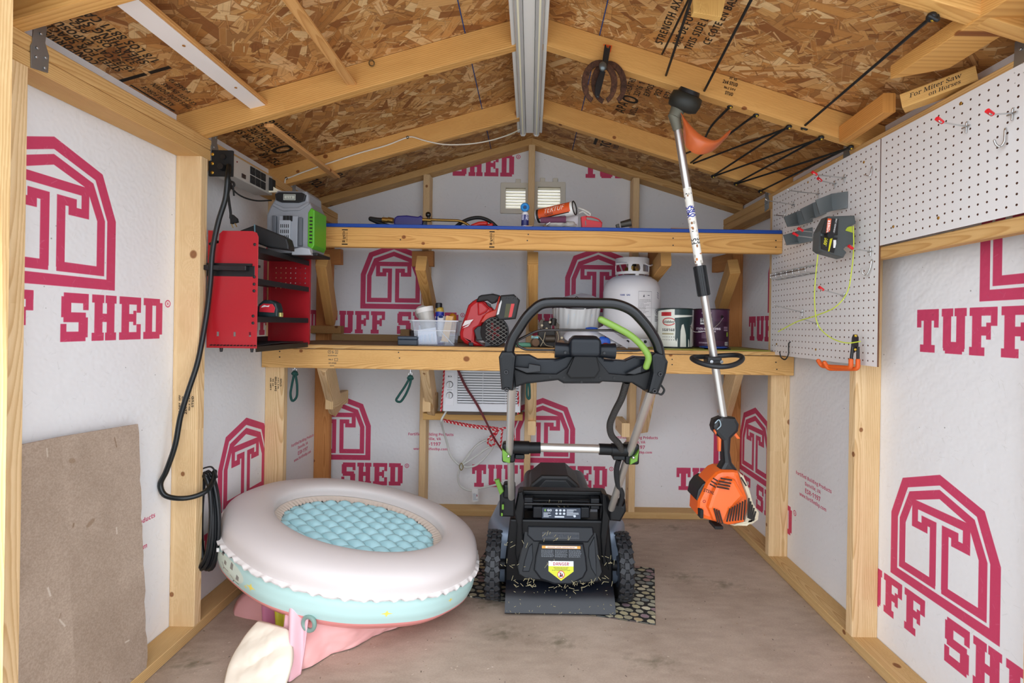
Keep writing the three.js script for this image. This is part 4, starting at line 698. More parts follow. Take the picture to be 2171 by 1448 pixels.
  // ribbed cable conduit
  const conduit = (pts, r) => { const c = new THREE.CatmullRomCurve3(pts.map(V)), n = Math.round(c.getLength() / .006), gs = [new THREE.TubeGeometry(c, 60, r * .86, 10)]; for (let i = 0; i <= n; i++) { const p = c.getPointAt(i / n), q = c.getTangentAt(i / n), g = new THREE.TorusGeometry(r * .86, r * .16, 5, 12); g.applyQuaternion(new THREE.Quaternion().setFromUnitVectors(new THREE.Vector3(0, 0, 1), q)); gs.push(g.translate(p.x, p.y, p.z)); } return merge(gs); };
  part(t, 'cable_conduit', conduit([[0.2739,0.9472,-1.41],[0.2686,0.897,-1.45],[0.2559,0.8438,-1.5],[0.2501,0.8001,-1.54],[0.2632,0.7577,-1.58],[0.2915,0.7254,-1.61],[0.3047,0.7007,-1.63]], .0105), mat(0x2b2724, .5), 'black ribbed cable conduit');
  part(t, 'lower_conduit', conduit([[0.3013,0.6615,-1.66],[0.3011,0.6151,-1.7],[0.3175,0.5477,-1.76],[0.3444,0.4908,-1.82],[0.3438,0.4383,-1.86]], .0095), darker);
  // console
  const face = (l, d, th, b) => prism(l.map((p) => [p[0], p[1]]).reverse(), -d, th, b);
  const con = part(t, 'console', face([[-0.0821,1.0158,-1.4],[-0.045,1.0204,-1.4],[-0.0026,1.021,-1.4],[0.0215,1.0095,-1.4],[0.0719,1.0103,-1.4],[0.1009,1.0227,-1.4],[0.1071,1.052,-1.4],[0.196,1.0534,-1.4],[0.2031,1.0243,-1.4],[0.2099,1.0124,-1.4],[0.2697,1.0094,-1.4],[0.296,1.0217,-1.4],[0.3465,1.0199,-1.4],[0.3826,1.0032,-1.4],[0.3574,0.9165,-1.4],[0.3335,0.9188,-1.4],[0.2892,0.946,-1.4],[0.2056,0.9487,-1.4],[0.1977,0.9432,-1.4],[0.0955,0.9416,-1.4],[0.0795,0.9507,-1.4],[-0.0132,0.9386,-1.4],[-0.0436,0.9275,-1.4],[-0.0753,0.9204,-1.4]], 1.40, .05, .007), navy);
  part(con, 'front_face', face([[-0.0465,0.9848,-1.382],[-0.0083,0.9697,-1.382],[0.0743,0.9697,-1.382],[0.1028,0.9885,-1.382],[0.1232,1.0242,-1.382],[0.1309,1.0308,-1.382],[0.1807,1.0316,-1.382],[0.1916,1.0082,-1.382],[0.2209,0.9733,-1.382],[0.2682,0.9701,-1.382],[0.3126,0.976,-1.382],[0.3439,0.987,-1.382],[0.3291,0.9265,-1.382],[0.2855,0.9494,-1.382],[0.2029,0.952,-1.382],[0.1938,0.948,-1.382],[0.0956,0.9464,-1.382],[0.0797,0.9553,-1.382],[-0.0131,0.9434,-1.382],[-0.0404,0.9325,-1.382]], 1.382, .03, .004), mat(0x151516, .5, 0, { ior: 1.33 }));
  part(con, 'centre_panel', face([[0.1019,0.9717,-1.366],[0.1218,1.0213,-1.366],[0.1295,1.0266,-1.366],[0.1813,1.0274,-1.366],[0.1923,0.9835,-1.366],[0.1797,0.9626,-1.366],[0.1124,0.9603,-1.366]], 1.366, .02, .004), mat(0x121213, .55, 0, { ior: 1.33 }));
  parts(con, 'end_pocket', [face([[-0.0437,0.9894,-1.375],[-0.0046,0.9861,-1.375],[-0.0035,0.9978,-1.375],[0.0292,0.9931,-1.375],[0.0295,0.9762,-1.375],[-0.0083,0.9717,-1.375],[-0.041,0.9842,-1.375]], 1.375, .02, .003), face([[0.2654,0.9747,-1.375],[0.3029,0.9948,-1.375],[0.3107,0.9976,-1.375],[0.3084,0.978,-1.375],[0.2889,0.9725,-1.375]], 1.375, .02, .003)], darker);
  const hood = part(con, 'hood', merge(box(lerp([0.1504,1.0462,-1.395], [0.1531,1.0463,-1.395], .5), [.088, .055, .075], .014), box([0.152,1.0633,-1.4], [.076, .03, .06], .012)), navy);
  parts(hood, 'barrel', [rod([0.0686,1.037,-1.395], [0.1162,1.0364,-1.395], .0225, .019, 20), rod([0.1929,1.0363,-1.395], [0.2379,1.0357,-1.395], .019, .0225, 20)], navy);
  parts(hood, 'barrel_hole', [[0.0962,1.0309,-1.372], [0.2041,1.0313,-1.372]].map((p) => new THREE.CylinderGeometry(.0035, .0035, .004, 12).rotateX(PI / 2).translate(...p)), darker);
  parts(con, 'face_hole', [[0.056,0.9616,-1.3815], [0.0953,0.9609,-1.3815], [0.1739,0.9608,-1.3815], [0.1949,0.9611,-1.3815], [0.2341,0.9618,-1.3815], [0.144,0.9499,-1.3815]].map((p) => new THREE.CylinderGeometry(.0035, .0035, .002, 12).rotateX(PI / 2).translate(...p)), blackMatte);
  const br = [[[[-0.0857,1.0164,-1.352],[-0.0782,1.0319,-1.352],[-0.0488,1.0323,-1.352],[-0.0383,1.0197,-1.352],[-0.0405,0.9966,-1.352],[-0.0458,0.926,-1.352],[-0.0766,0.9268,-1.352],[-0.0811,0.9677,-1.352]], [-0.0644,0.976,-1.349], [-0.0624,0.9287,-1.349]], [[[0.3307,1.028,-1.352],[0.3408,1.0359,-1.352],[0.364,1.0311,-1.352],[0.3771,1.0108,-1.352],[0.3724,0.98,-1.352],[0.3503,0.9207,-1.352],[0.322,0.9254,-1.352],[0.334,0.9794,-1.352]], [0.3538,0.9774,-1.349], [0.3391,0.9312,-1.349]]];
  for (const [l, b1, b2] of br) { const o = part(con, 'bracket', face(l, 1.352, .06, .009), dark); parts(o, 'bolt', [b1, b2].map((p) => new THREE.TorusGeometry(.0045, .0018, 8, 16).translate(...p)), mat(0x3a3a3c, .3, .7)); }
  // handlebar, bail, drive lever
  part(t, 'handlebar', pipe([[-0.0611,1.0044,-1.38],[-0.0548,1.0587,-1.365],[-0.008,1.1327,-1.34],[0.0269,1.1634,-1.33],[0.0609,1.1664,-1.33],[0.2273,1.1665,-1.33],[0.2727,1.1497,-1.335],[0.3174,1.106,-1.35],[0.3502,1.0599,-1.365],[0.3626,1.011,-1.38]], .0142, .05, 16), shiny, 'glossy black bent handlebar');
  part(t, 'bail_rod', pipe([[0.0713,1.0357,-1.395],[-0.016,1.036,-1.39],[-0.0371,1.049,-1.385],[-0.0359,1.0623,-1.38],[0.0222,1.0923,-1.36],[0.2336,1.0943,-1.36],[0.2798,1.0728,-1.37],[0.3253,1.0468,-1.385],[0.3042,1.0384,-1.39],[0.2352,1.037,-1.395]], .0034, .02, 8), mat(0x1a1412, .25));
  part(t, 'drive_lever', pipe([[0.1898,1.1232,-1.345],[0.2232,1.1071,-1.345],[0.2704,1.0835,-1.35],[0.3053,1.0531,-1.355],[0.3263,1.0223,-1.36],[0.32,0.9955,-1.37]], .0092, .03, 14), mat(0x6f9038, .42), 'long lime green drive lever');
  t.position.y = .006;   // its wheels stand on the mat
  part(t, 'cable_loop', tube([[0.365,0.943,-1.38],[0.3731,0.9301,-1.38],[0.3654,0.9182,-1.38],[0.3549,0.922,-1.38]], .003, 20, 6), blackMatte);
}

// ---------------------------------------------------------------- string trimmer hung by its head
{
  const t = thing('string_trimmer', 'string trimmer with orange engine hanging upside down from rafter', 'trimmer');
  const d = 1.72, org = mat(0xe8631a, .4, 0, { clearcoat: .3 }), cream = mat(0xcfc6ac, .5), blk = mat(0x17191c, .45);
  const A = [0.4922,1.7865,-1.7], B = [0.6718,0.7977,-1.72];
  part(t, 'shaft', rod(A, B, .0135, .0135, 18), mat(0xc2bfbb, .3, .85));
  part(t, 'shaft_label', rod(lerp(A, B, .2), lerp(A, B, .46), .01385, .01385, 20), new THREE.MeshStandardMaterial({ roughness: .5, map: canvasTex(256, 1024, (c) => { c.fillStyle = '#e6e3da'; c.fillRect(0, 0, 256, 1024); const r = mulberry(2); for (let i = 0; i < 80; i++) { c.fillStyle = ['#b9b4a8', '#c7772f', '#8a5a30', '#2a2a2c', '#d8d4ca'][Math.floor(r() * 5)]; c.beginPath(); c.ellipse(r() * 256, r() * 1024, 3 + r() * 12, 4 + r() * 22, 0, 0, 7); c.fill(); } for (let k = 0; k < 4; k++) { text(c, 'XRS', 30 + k * 64, 700, 90, { rot: 1.57, color: '#26359a' }); text(c, 'FS', 30 + k * 64, 300, 80, { rot: 1.57, color: '#222' }); } }) }));
  const gA = lerp(A, B, .468), gB = lerp(A, B, .572);
  const grip = part(t, 'grip_sleeve', rod(gA, gB, .0195, .0195, 24), blk);
  { const ribs = []; const m = frame(gA, gB); for (let i = 0; i < 12; i++) { const a = i / 12 * 2 * PI; ribs.push(new THREE.BoxGeometry(V(gA).distanceTo(V(gB)) * .96, .004, .005).rotateX(0).translate(0, .0195, 0).rotateX(a).applyMatrix4(m)); } part(grip, 'rib', merge(ribs), blk); }
  // loop handle seen edge-on
  { const c = lerp(A, B, .795); part(t, 'loop_handle', tube(Array.from({ length: 20 }, (_, i) => { const a = i / 20 * 2 * PI, x = Math.cos(a), z = Math.sin(a); return [c[0] - .002 + .082 * x, c[1] + .004 + .006 * Math.cos(2 * a) - .0125 * z + .006 * x, c[2] + .03 + .062 * z]; }), .0085, 90, 12, true), blk); part(t, 'handle_clamp', merge(box([c[0] - .006, c[1], c[2]], [.05, .026, .045], .006), rod([c[0] - .026, c[1] - .006, c[2] + .022], [c[0] + .02, c[1] - .004, c[2] + .022], .005)), blk); parts(t, 'clamp_bolt', [-.02, .014].map((k) => new THREE.CylinderGeometry(.006, .006, .01, 6).rotateX(PI / 2).translate(c[0] + k, c[1] - .004, c[2] + .026)), nickel); }
  // cutting head on top: gear case, spool, guard
  part(t, 'gear_case', merge(rod(A, [0.474,1.8384,-1.69], .016, .02), rod([0.4742,1.8224,-1.69], [0.4929,1.8611,-1.69], .02, .026)), mat(0x6f6d5f, .6, .3));
  { const h = [0.5118,1.8774,-1.69]; const g = new THREE.LatheGeometry([[0, .03], [.03, .03], [.052, .022], [.055, .0], [.05, -.022], [.03, -.03], [0, -.03]].map((p) => new THREE.Vector2(p[0], p[1])), 32); g.rotateX(.5).rotateZ(-.35).translate(...h); const hd = part(t, 'spool_head', g, mat(0x23241f, .55)); part(hd, 'cap', new THREE.CylinderGeometry(.034, .038, .012, 24).translate(0, .034, 0).rotateX(.5).rotateZ(-.35).translate(...h), blk); }
  part(t, 'guard', (() => { const up = new THREE.CatmullRomCurve3([[0.4901,1.8439,-1.68],[0.5165,1.7916,-1.66],[0.5544,1.7437,-1.64],[0.6002,1.7326,-1.65],[0.6694,1.7877,-1.7]].map(V)), lo = new THREE.CatmullRomCurve3([[0.5088,1.762,-1.69],[0.5145,1.7165,-1.67],[0.5432,1.6913,-1.66],[0.5974,1.7055,-1.68],[0.6702,1.7733,-1.73]].map(V)); return softSheet((u, v) => { const p = lo.getPoint(u).lerp(up.getPoint(u), v); p.z += .02 * Math.sin(v * PI); return [p.x, p.y, p.z]; }, 30, 8, .003); })(), mat(0xe2763e, .35, 0, { transmission: .35, thickness: 0 }), 'orange plastic guard');
  // rear grip with throttle
  const face = (l, dd, th, b) => prism(l.map((p) => [p[0], p[1]]).reverse(), -dd, th, b);
  part(t, 'rear_grip', face([[0.6274,0.7734,-1.7],[0.6334,0.7976,-1.7],[0.6574,0.8077,-1.7],[0.7058,0.8052,-1.7],[0.7191,0.7829,-1.7],[0.7162,0.7586,-1.7],[0.6924,0.7341,-1.7],[0.69,0.6857,-1.7],[0.697,0.6504,-1.7],[0.7151,0.6281,-1.7],[0.712,0.62,-1.7],[0.6604,0.6192,-1.7],[0.6538,0.6271,-1.7],[0.6679,0.6531,-1.7],[0.6619,0.7256,-1.7],[0.6423,0.7462,-1.7],[0.6324,0.7573,-1.7]], 1.695, .05, .012), blk);
  part(t, 'trigger', face([[0.6487,0.7495,-1.7],[0.6602,0.7336,-1.7],[0.6593,0.6885,-1.7],[0.6513,0.6883,-1.7]], 1.705, .016, .002), org);
  part(t, 'lockout_lever', merge(face([[0.7033,0.7633,-1.7],[0.7115,0.7537,-1.7],[0.7279,0.7314,-1.7],[0.7167,0.7313,-1.7],[0.7002,0.7503,-1.7]], 1.71, .014, .002), face([[0.6323,0.7654,-1.7],[0.6389,0.7558,-1.7],[0.6374,0.7477,-1.7],[0.6308,0.7589,-1.7]], 1.692, .014, .002)), org);
  part(t, 'grip_inlay', tube([[0.6304,0.7889,-1.687],[0.643,0.8003,-1.687],[0.6497,0.7812,-1.687],[0.6387,0.7682,-1.687]], .0018, 20, 6), mat(0x9bb0ba, .3));
  // engine cowl
  const cowl = part(t, 'engine_cowl', merge(face([[0.6367,0.6231,-1.68],[0.6526,0.6297,-1.68],[0.694,0.6304,-1.68],[0.7099,0.6274,-1.68],[0.7216,0.5926,-1.68],[0.7415,0.5419,-1.68],[0.7437,0.5037,-1.68],[0.7317,0.4558,-1.68],[0.6777,0.4454,-1.68],[0.5914,0.4663,-1.68],[0.5737,0.4788,-1.68],[0.5761,0.5266,-1.68],[0.6054,0.5908,-1.68]], 1.672, .11, .016)), org, 'orange engine cover');
  part(cowl, 'raised_panel', face([[0.6297,0.5943,-1.66],[0.6687,0.6138,-1.66],[0.6925,0.6047,-1.66],[0.7216,0.5517,-1.66],[0.6938,0.5229,-1.66],[0.6707,0.4911,-1.66],[0.657,0.4594,-1.66],[0.6191,0.4682,-1.66],[0.5995,0.512,-1.66],[0.6115,0.5531,-1.66]], 1.655, .04, .012), org);
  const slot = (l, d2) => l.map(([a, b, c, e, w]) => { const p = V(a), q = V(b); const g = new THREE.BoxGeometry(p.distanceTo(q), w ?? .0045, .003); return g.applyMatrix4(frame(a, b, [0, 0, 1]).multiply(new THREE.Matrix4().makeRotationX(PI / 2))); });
  parts(cowl, 'cooling_slot_shade', slot([  // solid dark bars put in for the shade inside the cowl openings
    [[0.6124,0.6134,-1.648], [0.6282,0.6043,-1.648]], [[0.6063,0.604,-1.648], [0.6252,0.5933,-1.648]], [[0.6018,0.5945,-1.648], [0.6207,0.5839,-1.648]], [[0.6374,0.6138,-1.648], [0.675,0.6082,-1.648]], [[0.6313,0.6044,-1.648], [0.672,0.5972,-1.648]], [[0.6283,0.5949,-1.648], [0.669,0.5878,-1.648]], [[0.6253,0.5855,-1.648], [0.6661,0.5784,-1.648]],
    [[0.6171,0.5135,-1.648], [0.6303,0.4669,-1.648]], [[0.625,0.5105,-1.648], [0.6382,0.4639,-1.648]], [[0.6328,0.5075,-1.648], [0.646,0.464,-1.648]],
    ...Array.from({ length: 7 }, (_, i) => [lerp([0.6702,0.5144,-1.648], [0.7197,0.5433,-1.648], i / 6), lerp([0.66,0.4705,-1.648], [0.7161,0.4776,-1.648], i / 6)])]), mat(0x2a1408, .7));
  part(cowl, 'name', printPlane([0.5987,0.5698,-1.647], .046, .015, new THREE.Matrix4().makeRotationZ(-.3)), ink(256, 80, (c) => text(c, 'STIHL', 128, 42, 78, { color: '#fff' }), 0x1c1a18));
  part(cowl, 'choke_mark', new THREE.TorusGeometry(.004, .0012, 6, 14).translate(...[0.5829,0.5375,-1.645]), mat(0x8a1f18, .5));
  part(t, 'starter_cover', face([[0.7099,0.6274,-1.68],[0.7325,0.6087,-1.68],[0.7523,0.5644,-1.68],[0.7658,0.5168,-1.68],[0.7854,0.4885,-1.68],[0.7826,0.463,-1.68],[0.7605,0.4467,-1.68],[0.7033,0.4394,-1.68],[0.6793,0.447,-1.68],[0.7317,0.4558,-1.68],[0.7453,0.5038,-1.68],[0.7399,0.5451,-1.68]], 1.68, .10, .012), cream);
  parts(t, 'starter_slot_shade', slot([[[0.7088,0.615,-1.658], [0.7265,0.587,-1.658]], ...Array.from({ length: 5 }, (_, i) => [lerp([0.7366,0.5463,-1.658], [0.7593,0.5027,-1.658], i / 4), lerp([0.7345,0.4803,-1.658], [0.7519,0.4711,-1.658], i / 4)])]), mat(0x1c1a16, .7));  // near-black bars painting the shade of the starter cover openings
  part(t, 'air_filter', face([[0.5714,0.5265,-1.68],[0.5772,0.5585,-1.68],[0.5928,0.581,-1.68],[0.6118,0.5909,-1.68],[0.5931,0.5619,-1.68],[0.5811,0.5171,-1.68]].map((p) => p), 1.69, .1, .006), blk);
  part(t, 'exhaust_foot', merge(box([0.6514,0.4321,-1.72], [.03, .012, .06], .004), box([0.5815,0.4885,-1.68], [.012, .03, .04], .004)), blackMatte);
}

// ---------------------------------------------------------------- things under the roof
{
  const t = thing('shop_light', 'long white twin tube shop light under the ridge', 'light fixture');
  const c = [-0.0201,2.0858,-2.53], x = c[0], y = 2.1005, z0 = -1.30, L = 1.23, wh = mat(0xe9e7e1, .35);
  part(t, 'housing', prism([[x - .063, y - .004], [x - .061, y - .012], [x - .050, y - .009], [x - .05, y - .006], [x - .02, y - .006], [x - .018, y - .012], [x + .018, y - .012], [x + .02, y - .006], [x + .05, y - .006], [x + .05, y - .009], [x + .061, y - .012], [x + .063, y - .004], [x + .03, y + .003], [x - .03, y + .003]], z0, L, 0), wh);
  for (const k of [-1, 1]) {
    const s = new THREE.Shape(); const xx = x + k * .034; s.moveTo(xx - .0135, y - .006); s.lineTo(xx - .0135, y - .016); s.quadraticCurveTo(xx - .0135, y - .026, xx, y - .026); s.quadraticCurveTo(xx + .0135, y - .026, xx + .0135, y - .016); s.lineTo(xx + .0135, y - .006);
    const tb = part(t, 'tube', new THREE.ExtrudeGeometry(s, { depth: L - .01, bevelEnabled: false, curveSegments: 8 }).translate(0, 0, z0 - L + .005), mat(0xc9cac8, .28, .2));
    part(tb, 'strip', box([xx, y - .0262, z0 - L / 2], [.006, .0012, L - .03]), mat(0xf3eecf, .4), 'row of small diodes');
  }
  parts(t, 'end_cap', [-1, 1].map((k) => { const xx = x + k * .034; return prism([[xx - .015, y - .005], [xx - .015, y - .018], [xx - .008, y - .028], [xx + .008, y - .028], [xx + .015, y - .018], [xx + .015, y - .005], [xx + .011, y - .005], [xx + .010, y - .016], [xx, y - .022], [xx - .010, y - .016], [xx - .011, y - .005]].reverse(), z0 - L + .006, .012, 0); }), wh);
  part(t, 'cord', tube([...[[-0.0652,2.0949,-2.5],[-0.1308,2.0439,-2.45],[-0.23,1.9937,-2.4],[-0.3294,1.9712,-2.38],[-0.4273,1.9624,-2.36],[-0.5137,1.9734,-2.345],[-0.576,1.9898,-2.344]], ...[[-0.5982,1.985,-2.344],[-0.6909,1.948,-2.344],[-0.8236,1.9081,-2.344],[-0.9562,1.8616,-2.344],[-1.0887,1.8128,-2.344],[-1.1439,1.7898,-2.344]], ...[[-1.1618,1.7816,-2.34],[-1.168,1.7527,-2.34],[-1.1788,1.7303,-2.34]]], .0032, 160, 8), mat(0xe6dfcf, .5), 'thin white lamp cord');
  parts(t, 'cord_staple', [[-0.5932,1.9865,-2.342], [-1.1597,1.7839,-2.34]].map((p) => new THREE.TorusGeometry(.005, .0018, 6, 14).translate(...p)), blackMatte);
}
single('wood_lath', beam([-0.6393,1.9457,-1.795], [[-0.6393,1.9457,-1.795][0], [-0.6393,1.9457,-1.795][1], -1.135], .012, .036), pine(0xecc79a, 2), 'narrow pine lath under rafters nearest the light', 'lath');
{
  const e = [-0.9658,1.8574,-1.82]; const t = thing('plastic_strip', 'white plastic trim strip stored under the left rafters', 'strip');
  part(t, 'strip', prism([[e[0] - .026, e[1] - .005], [e[0] + .026, e[1] + .008], [e[0] + .025, e[1] + .011], [e[0] - .027, e[1] - .002]], -1.14, .68), mat(0xf0e9e4, .4));
  parts(t, 'nail_hole', [1.36, 1.60, 1.79].map((d) => new THREE.CylinderGeometry(.004, .004, .002, 10).translate(e[0] + .006, e[1] + .0018, -d)), mat(0xa8702f, .5));
  part(t, 'backing_lath', beam([e[0] + .022, e[1] + .017, -1.14], [e[0] + .022, e[1] + .017, -1.80], .014, .024), pine(0xe2bb8c, 0));
}
single('wood_lath', beam([-.955, 1.817, -1.795], [-.955, 1.817, -2.42], .014, .034), pine(0xecc49a, 3), 'narrow pine lath bridging back rafters on the left', 'lath');
// steel clamp with two rusty horseshoes
{
  const t = thing('spring_clamp', 'black spring clamp with orange tips gripping the rafter', 'clamp');
  const f = (l, d, th, b) => prism(l.map((p) => [p[0], p[1]]).reverse(), -d, th, b), bk = mat(0x1d1f22, .35);
  part(t, 'jaw', f([[0.2399,2.0802,-1.725],[0.2447,2.0819,-1.725],[0.2466,2.0705,-1.725],[0.2548,2.069,-1.725],[0.2563,2.0772,-1.725],[0.2612,2.0773,-1.725],[0.2552,2.0379,-1.725],[0.2492,2.0051,-1.725],[0.2428,1.9969,-1.725],[0.2297,1.9999,-1.725]], 1.712, .012, .002), bk);
  part(t, 'spring', new THREE.SphereGeometry(.014, 14, 10).scale(1, 1.2, .8).translate(...[0.2337,2.0026,-1.708]), mat(0x6d7578, .3, .7));
  part(t, 'handle', f([[0.2251,1.9915,-1.715],[0.2447,1.9885,-1.715],[0.234,1.9428,-1.715],[0.2234,1.8971,-1.715],[0.2136,1.9002,-1.715],[0.2084,1.9164,-1.715],[0.2127,1.9555,-1.715]], 1.712, .012, .003), bk);
  part(t, 'jaw_tip', f([[0.2379,2.0907,-1.735],[0.2676,2.0863,-1.735],[0.263,2.0648,-1.735],[0.258,2.0647,-1.735],[0.2611,2.0812,-1.735],[0.2446,2.0826,-1.735]], 1.727, .006, .001), mat(0xe2571e, .4), 'orange rubber tip');
}
const rust = new THREE.MeshStandardMaterial({ roughness: .75, metalness: .35, map: dataTex(256, 256, (x, y) => { const n = fbm(x / 30, y / 30, 91), m = noise(x / 4, y / 4, 92); return [38 + 70 * n + 16 * m, 26 + 44 * n + 10 * m, 20 + 30 * n + 8 * m]; }) });
function horseshoe(c, tilt, z, label) {
  const o = [], inn = []; for (let i = 0; i <= 24; i++) { const a = (-62 + 304 * i / 24) * PI / 180 ; const sq = a; const ex = Math.cos(a), ey = Math.sin(a); const taper = i < 3 || i > 21 ? .75 : 1; o.push([ex * .062, ey * .078]); inn.push([ex * (.062 - .021 * taper), ey * (.078 - .021 * taper)]); }
  const g = prism([...o, ...inn.reverse()], 0, .008, .0018); g.rotateZ(tilt); g.translate(c[0], c[1], z);
  return single('horseshoe', planarUV(g, (p) => p.x, (p) => p.y, .1, .1), rust, label, 'horseshoe', '');
}
delete horseshoe([0.2248,1.9533,-1.72], .02, -1.717, 'rusty horseshoe hung in front on the spring clamp').userData.group;
delete horseshoe([0.2596,1.9577,-1.745], .1, -1.730, 'darker horseshoe hung behind on the spring clamp').userData.group;
// elastic cords: straight ones between rafters, and the zig-zag
const cordM = mat(0x121719, .5), brass = mat(0xd0b040, .3, .8);
function bungee(label, name, a, b) {
  const t = thing(name, label, 'elastic cord');
  part(t, 'cord', rod(a, b, .0042, .0042, 10), cordM);
  for (const p of [a, b]) { const k = part(t, 'knot', merge(new THREE.SphereGeometry(.011, 10, 8).translate(...p), tube([[p[0] - .01, p[1] - .002, p[2] + .006], [p[0] + .008, p[1] - .012, p[2] + .008], [p[0] + .012, p[1] + .006, p[2]]], .004, 16, 6)), cordM); part(k, 'screw', new THREE.SphereGeometry(.005, 10, 8).translate(p[0], p[1] - .008, p[2] + .004), brass); }
}
bungee('straight black elastic cord nearest the light fixture', 'elastic_cord', [0.4619,1.994,-1.755], [0.3726,1.9228,-1.12]);
bungee('straight black elastic cord just above the trimmer head', 'elastic_cord', [0.5959,1.9396,-1.755], [0.5439,1.9701,-1.12]);
bungee('long black elastic cord running up to the corner boards', 'elastic_cord', [0.9504,1.8254,-1.755], [0.8993,1.8247,-1.13]);
{
  const t = thing('elastic_cord', 'black elastic cord laced zigzag between the two right rafters', 'elastic cord');
  const near = [[0.6933,1.9017,-1.76],[0.7855,1.8731,-1.76],[0.9013,1.8316,-1.76],[1.0153,1.795,-1.76],[1.1209,1.7633,-1.76]], far = [[0.6474,1.9273,-2.385],[0.745,1.8972,-2.385],[0.8634,1.8448,-2.385],[0.9725,1.8103,-2.385],[1.0906,1.776,-2.385]];
  const runs = [[near[0], lerp(far[0], [0.6849,1.8673,-2.1], .3)], [far[1], near[1]], [far[1], near[2]], [far[2], near[2]], [far[2], near[3]], [far[3], near[3]], [far[3], near[4]], [far[4], near[4]]];
  const drop = (p, k) => [p[0], p[1] - .006, p[2]];
  part(t, 'cord', merge(tube([drop(near[0]), [0.692,1.8985,-1.93], [0.7278,1.9098,-2.2], [0.6919,1.9263,-2.36], drop(far[0])], .0045, 50, 8), runs.slice(1).map(([a, b], i) => rod([a[0] + (i % 2 ? .003 : -.003), a[1] - .006, a[2]], [b[0] + (i % 2 ? .004 : -.004), b[1] - .006, b[2]], .0042, .0042, 8))), cordM);
  for (const p of [...near, ...far]) { const k = part(t, 'loop', new THREE.SphereGeometry(.0105, 10, 8).scale(1, .8, 1.2).translate(p[0], p[1] - .006, p[2]), cordM); part(k, 'screw', new THREE.SphereGeometry(.0045, 8, 6).translate(p[0], p[1] - .012, p[2] + .006), brass); }
}
// lumber stored in the right-hand eave
{
  const w = .11, x = [1.0346,1.8016,-1.37][0], y = [1.0347,1.799,-1.37][1];
  const g = prism([[x - w / 2, 1.37], [x + w / 2, 1.31], [x + w / 2, .98], [x - w / 2, .98]].map(([a, b]) => [a, b]), 0, .038, .002);
  const p = g.attributes.position; g.rotateX(-PI / 2); g.translate(0, y + .042, 0); g.rotateZ(0);
  const gm = grainUV(g, [0, 0, 1]);
  single('lumber_board', gm, pine(0xf0c98c, 0), 'pale board with strong grain hanging from the corner rafters', 'lumber');
}
single('lumber_block', beam([1.0699,1.798,-1.5], [[1.0699,1.798,-1.5][0] + .015, [1.0699,1.798,-1.5][1] - .004, -1.735], .06, .038), pine(0xeab877, 2), 'short pine block resting on top plate beside rafter tie', 'lumber');
{
  const t = thing('lumber_block', 'pine offcut with handwritten note resting above the pegboard', 'lumber');
  const c = [1.1281,1.7852,-1.43]; const a = [c[0] - .055, c[1] - .012, -1.45], b = [c[0] + .06, c[1] + .014, -1.335];
  part(t, 'block', beam(a, b, .042, .05), pine(0xf2d49c, 3));
  const m = frame(a, b, [0, 1, 0]);
  part(t, 'handwriting', new THREE.PlaneGeometry(.15, .036).translate(0, 0, .0256).applyMatrix4(m), ink(512, 128, (c2) => { text(c2, 'For Miter Saw', 236, 42, 58, { color: '#fff', weight: 'italic', font: 'serif', rot: -.03 }); text(c2, 'on Horses', 300, 98, 50, { color: '#fff', weight: 'italic', font: 'serif', rot: -.03 }); }, 0x14161c));
}
single('lumber_offcut', grainUV(prism([[0.4056,2.0407,-1.3],[0.5116,2.0423,-1.3],[0.4863,1.9236,-1.3],[0.4122,1.9348,-1.3]].map((p) => [p[0], p[1]]).reverse(), -1.30, .02, .001), [0, 1, 0]), pine(0xf0d49a, 1), 'pale wooden offcut at the roof edge near the front', 'lumber');
// mill stamps on rafters and studs
{
  const st = ink(256, 256, (c) => { const o = { color: '#fff' }; text(c, 'S-DRY  SPF', 128, 30, 36, o); text(c, 'HT  KD', 150, 74, 34, o); text(c, '2x4 STUD', 128, 124, 48, o); text(c, 'No.2  S-P-F', 140, 176, 32, o); text(c, 'STUD', 150, 226, 46, o); });
  const roof = scene.getObjectByName('ceiling'), wl = scene.getObjectByName('wall_left');
  const add = (par, q, rot = 0, k = 1) => part(par, 'lumber_stamp', printPlane([q[0], q[1], q[2] + .0012], q[3] * k, q[4] * k, new THREE.Matrix4().makeRotationZ(rot)), st);
  add(roof, [0.6839,1.9656,-1.739,0.0659,0.0907], -.26); 
  add(wl, [-1.1988,0.8175,-1.739,0.089,0.0593], PI / 2); add(wl, [-1.1978,0.8151,-2.349,0.0846,0.0623], PI / 2);
}

single('ring_nail', new THREE.TorusGeometry(.009, .0022, 8, 20).rotateX(.3).translate(...[-0.5662,2.0119,-1.728]), mat(0x6b5636, .4, .7), 'small wire ring nailed to the near left rafter', 'ring');

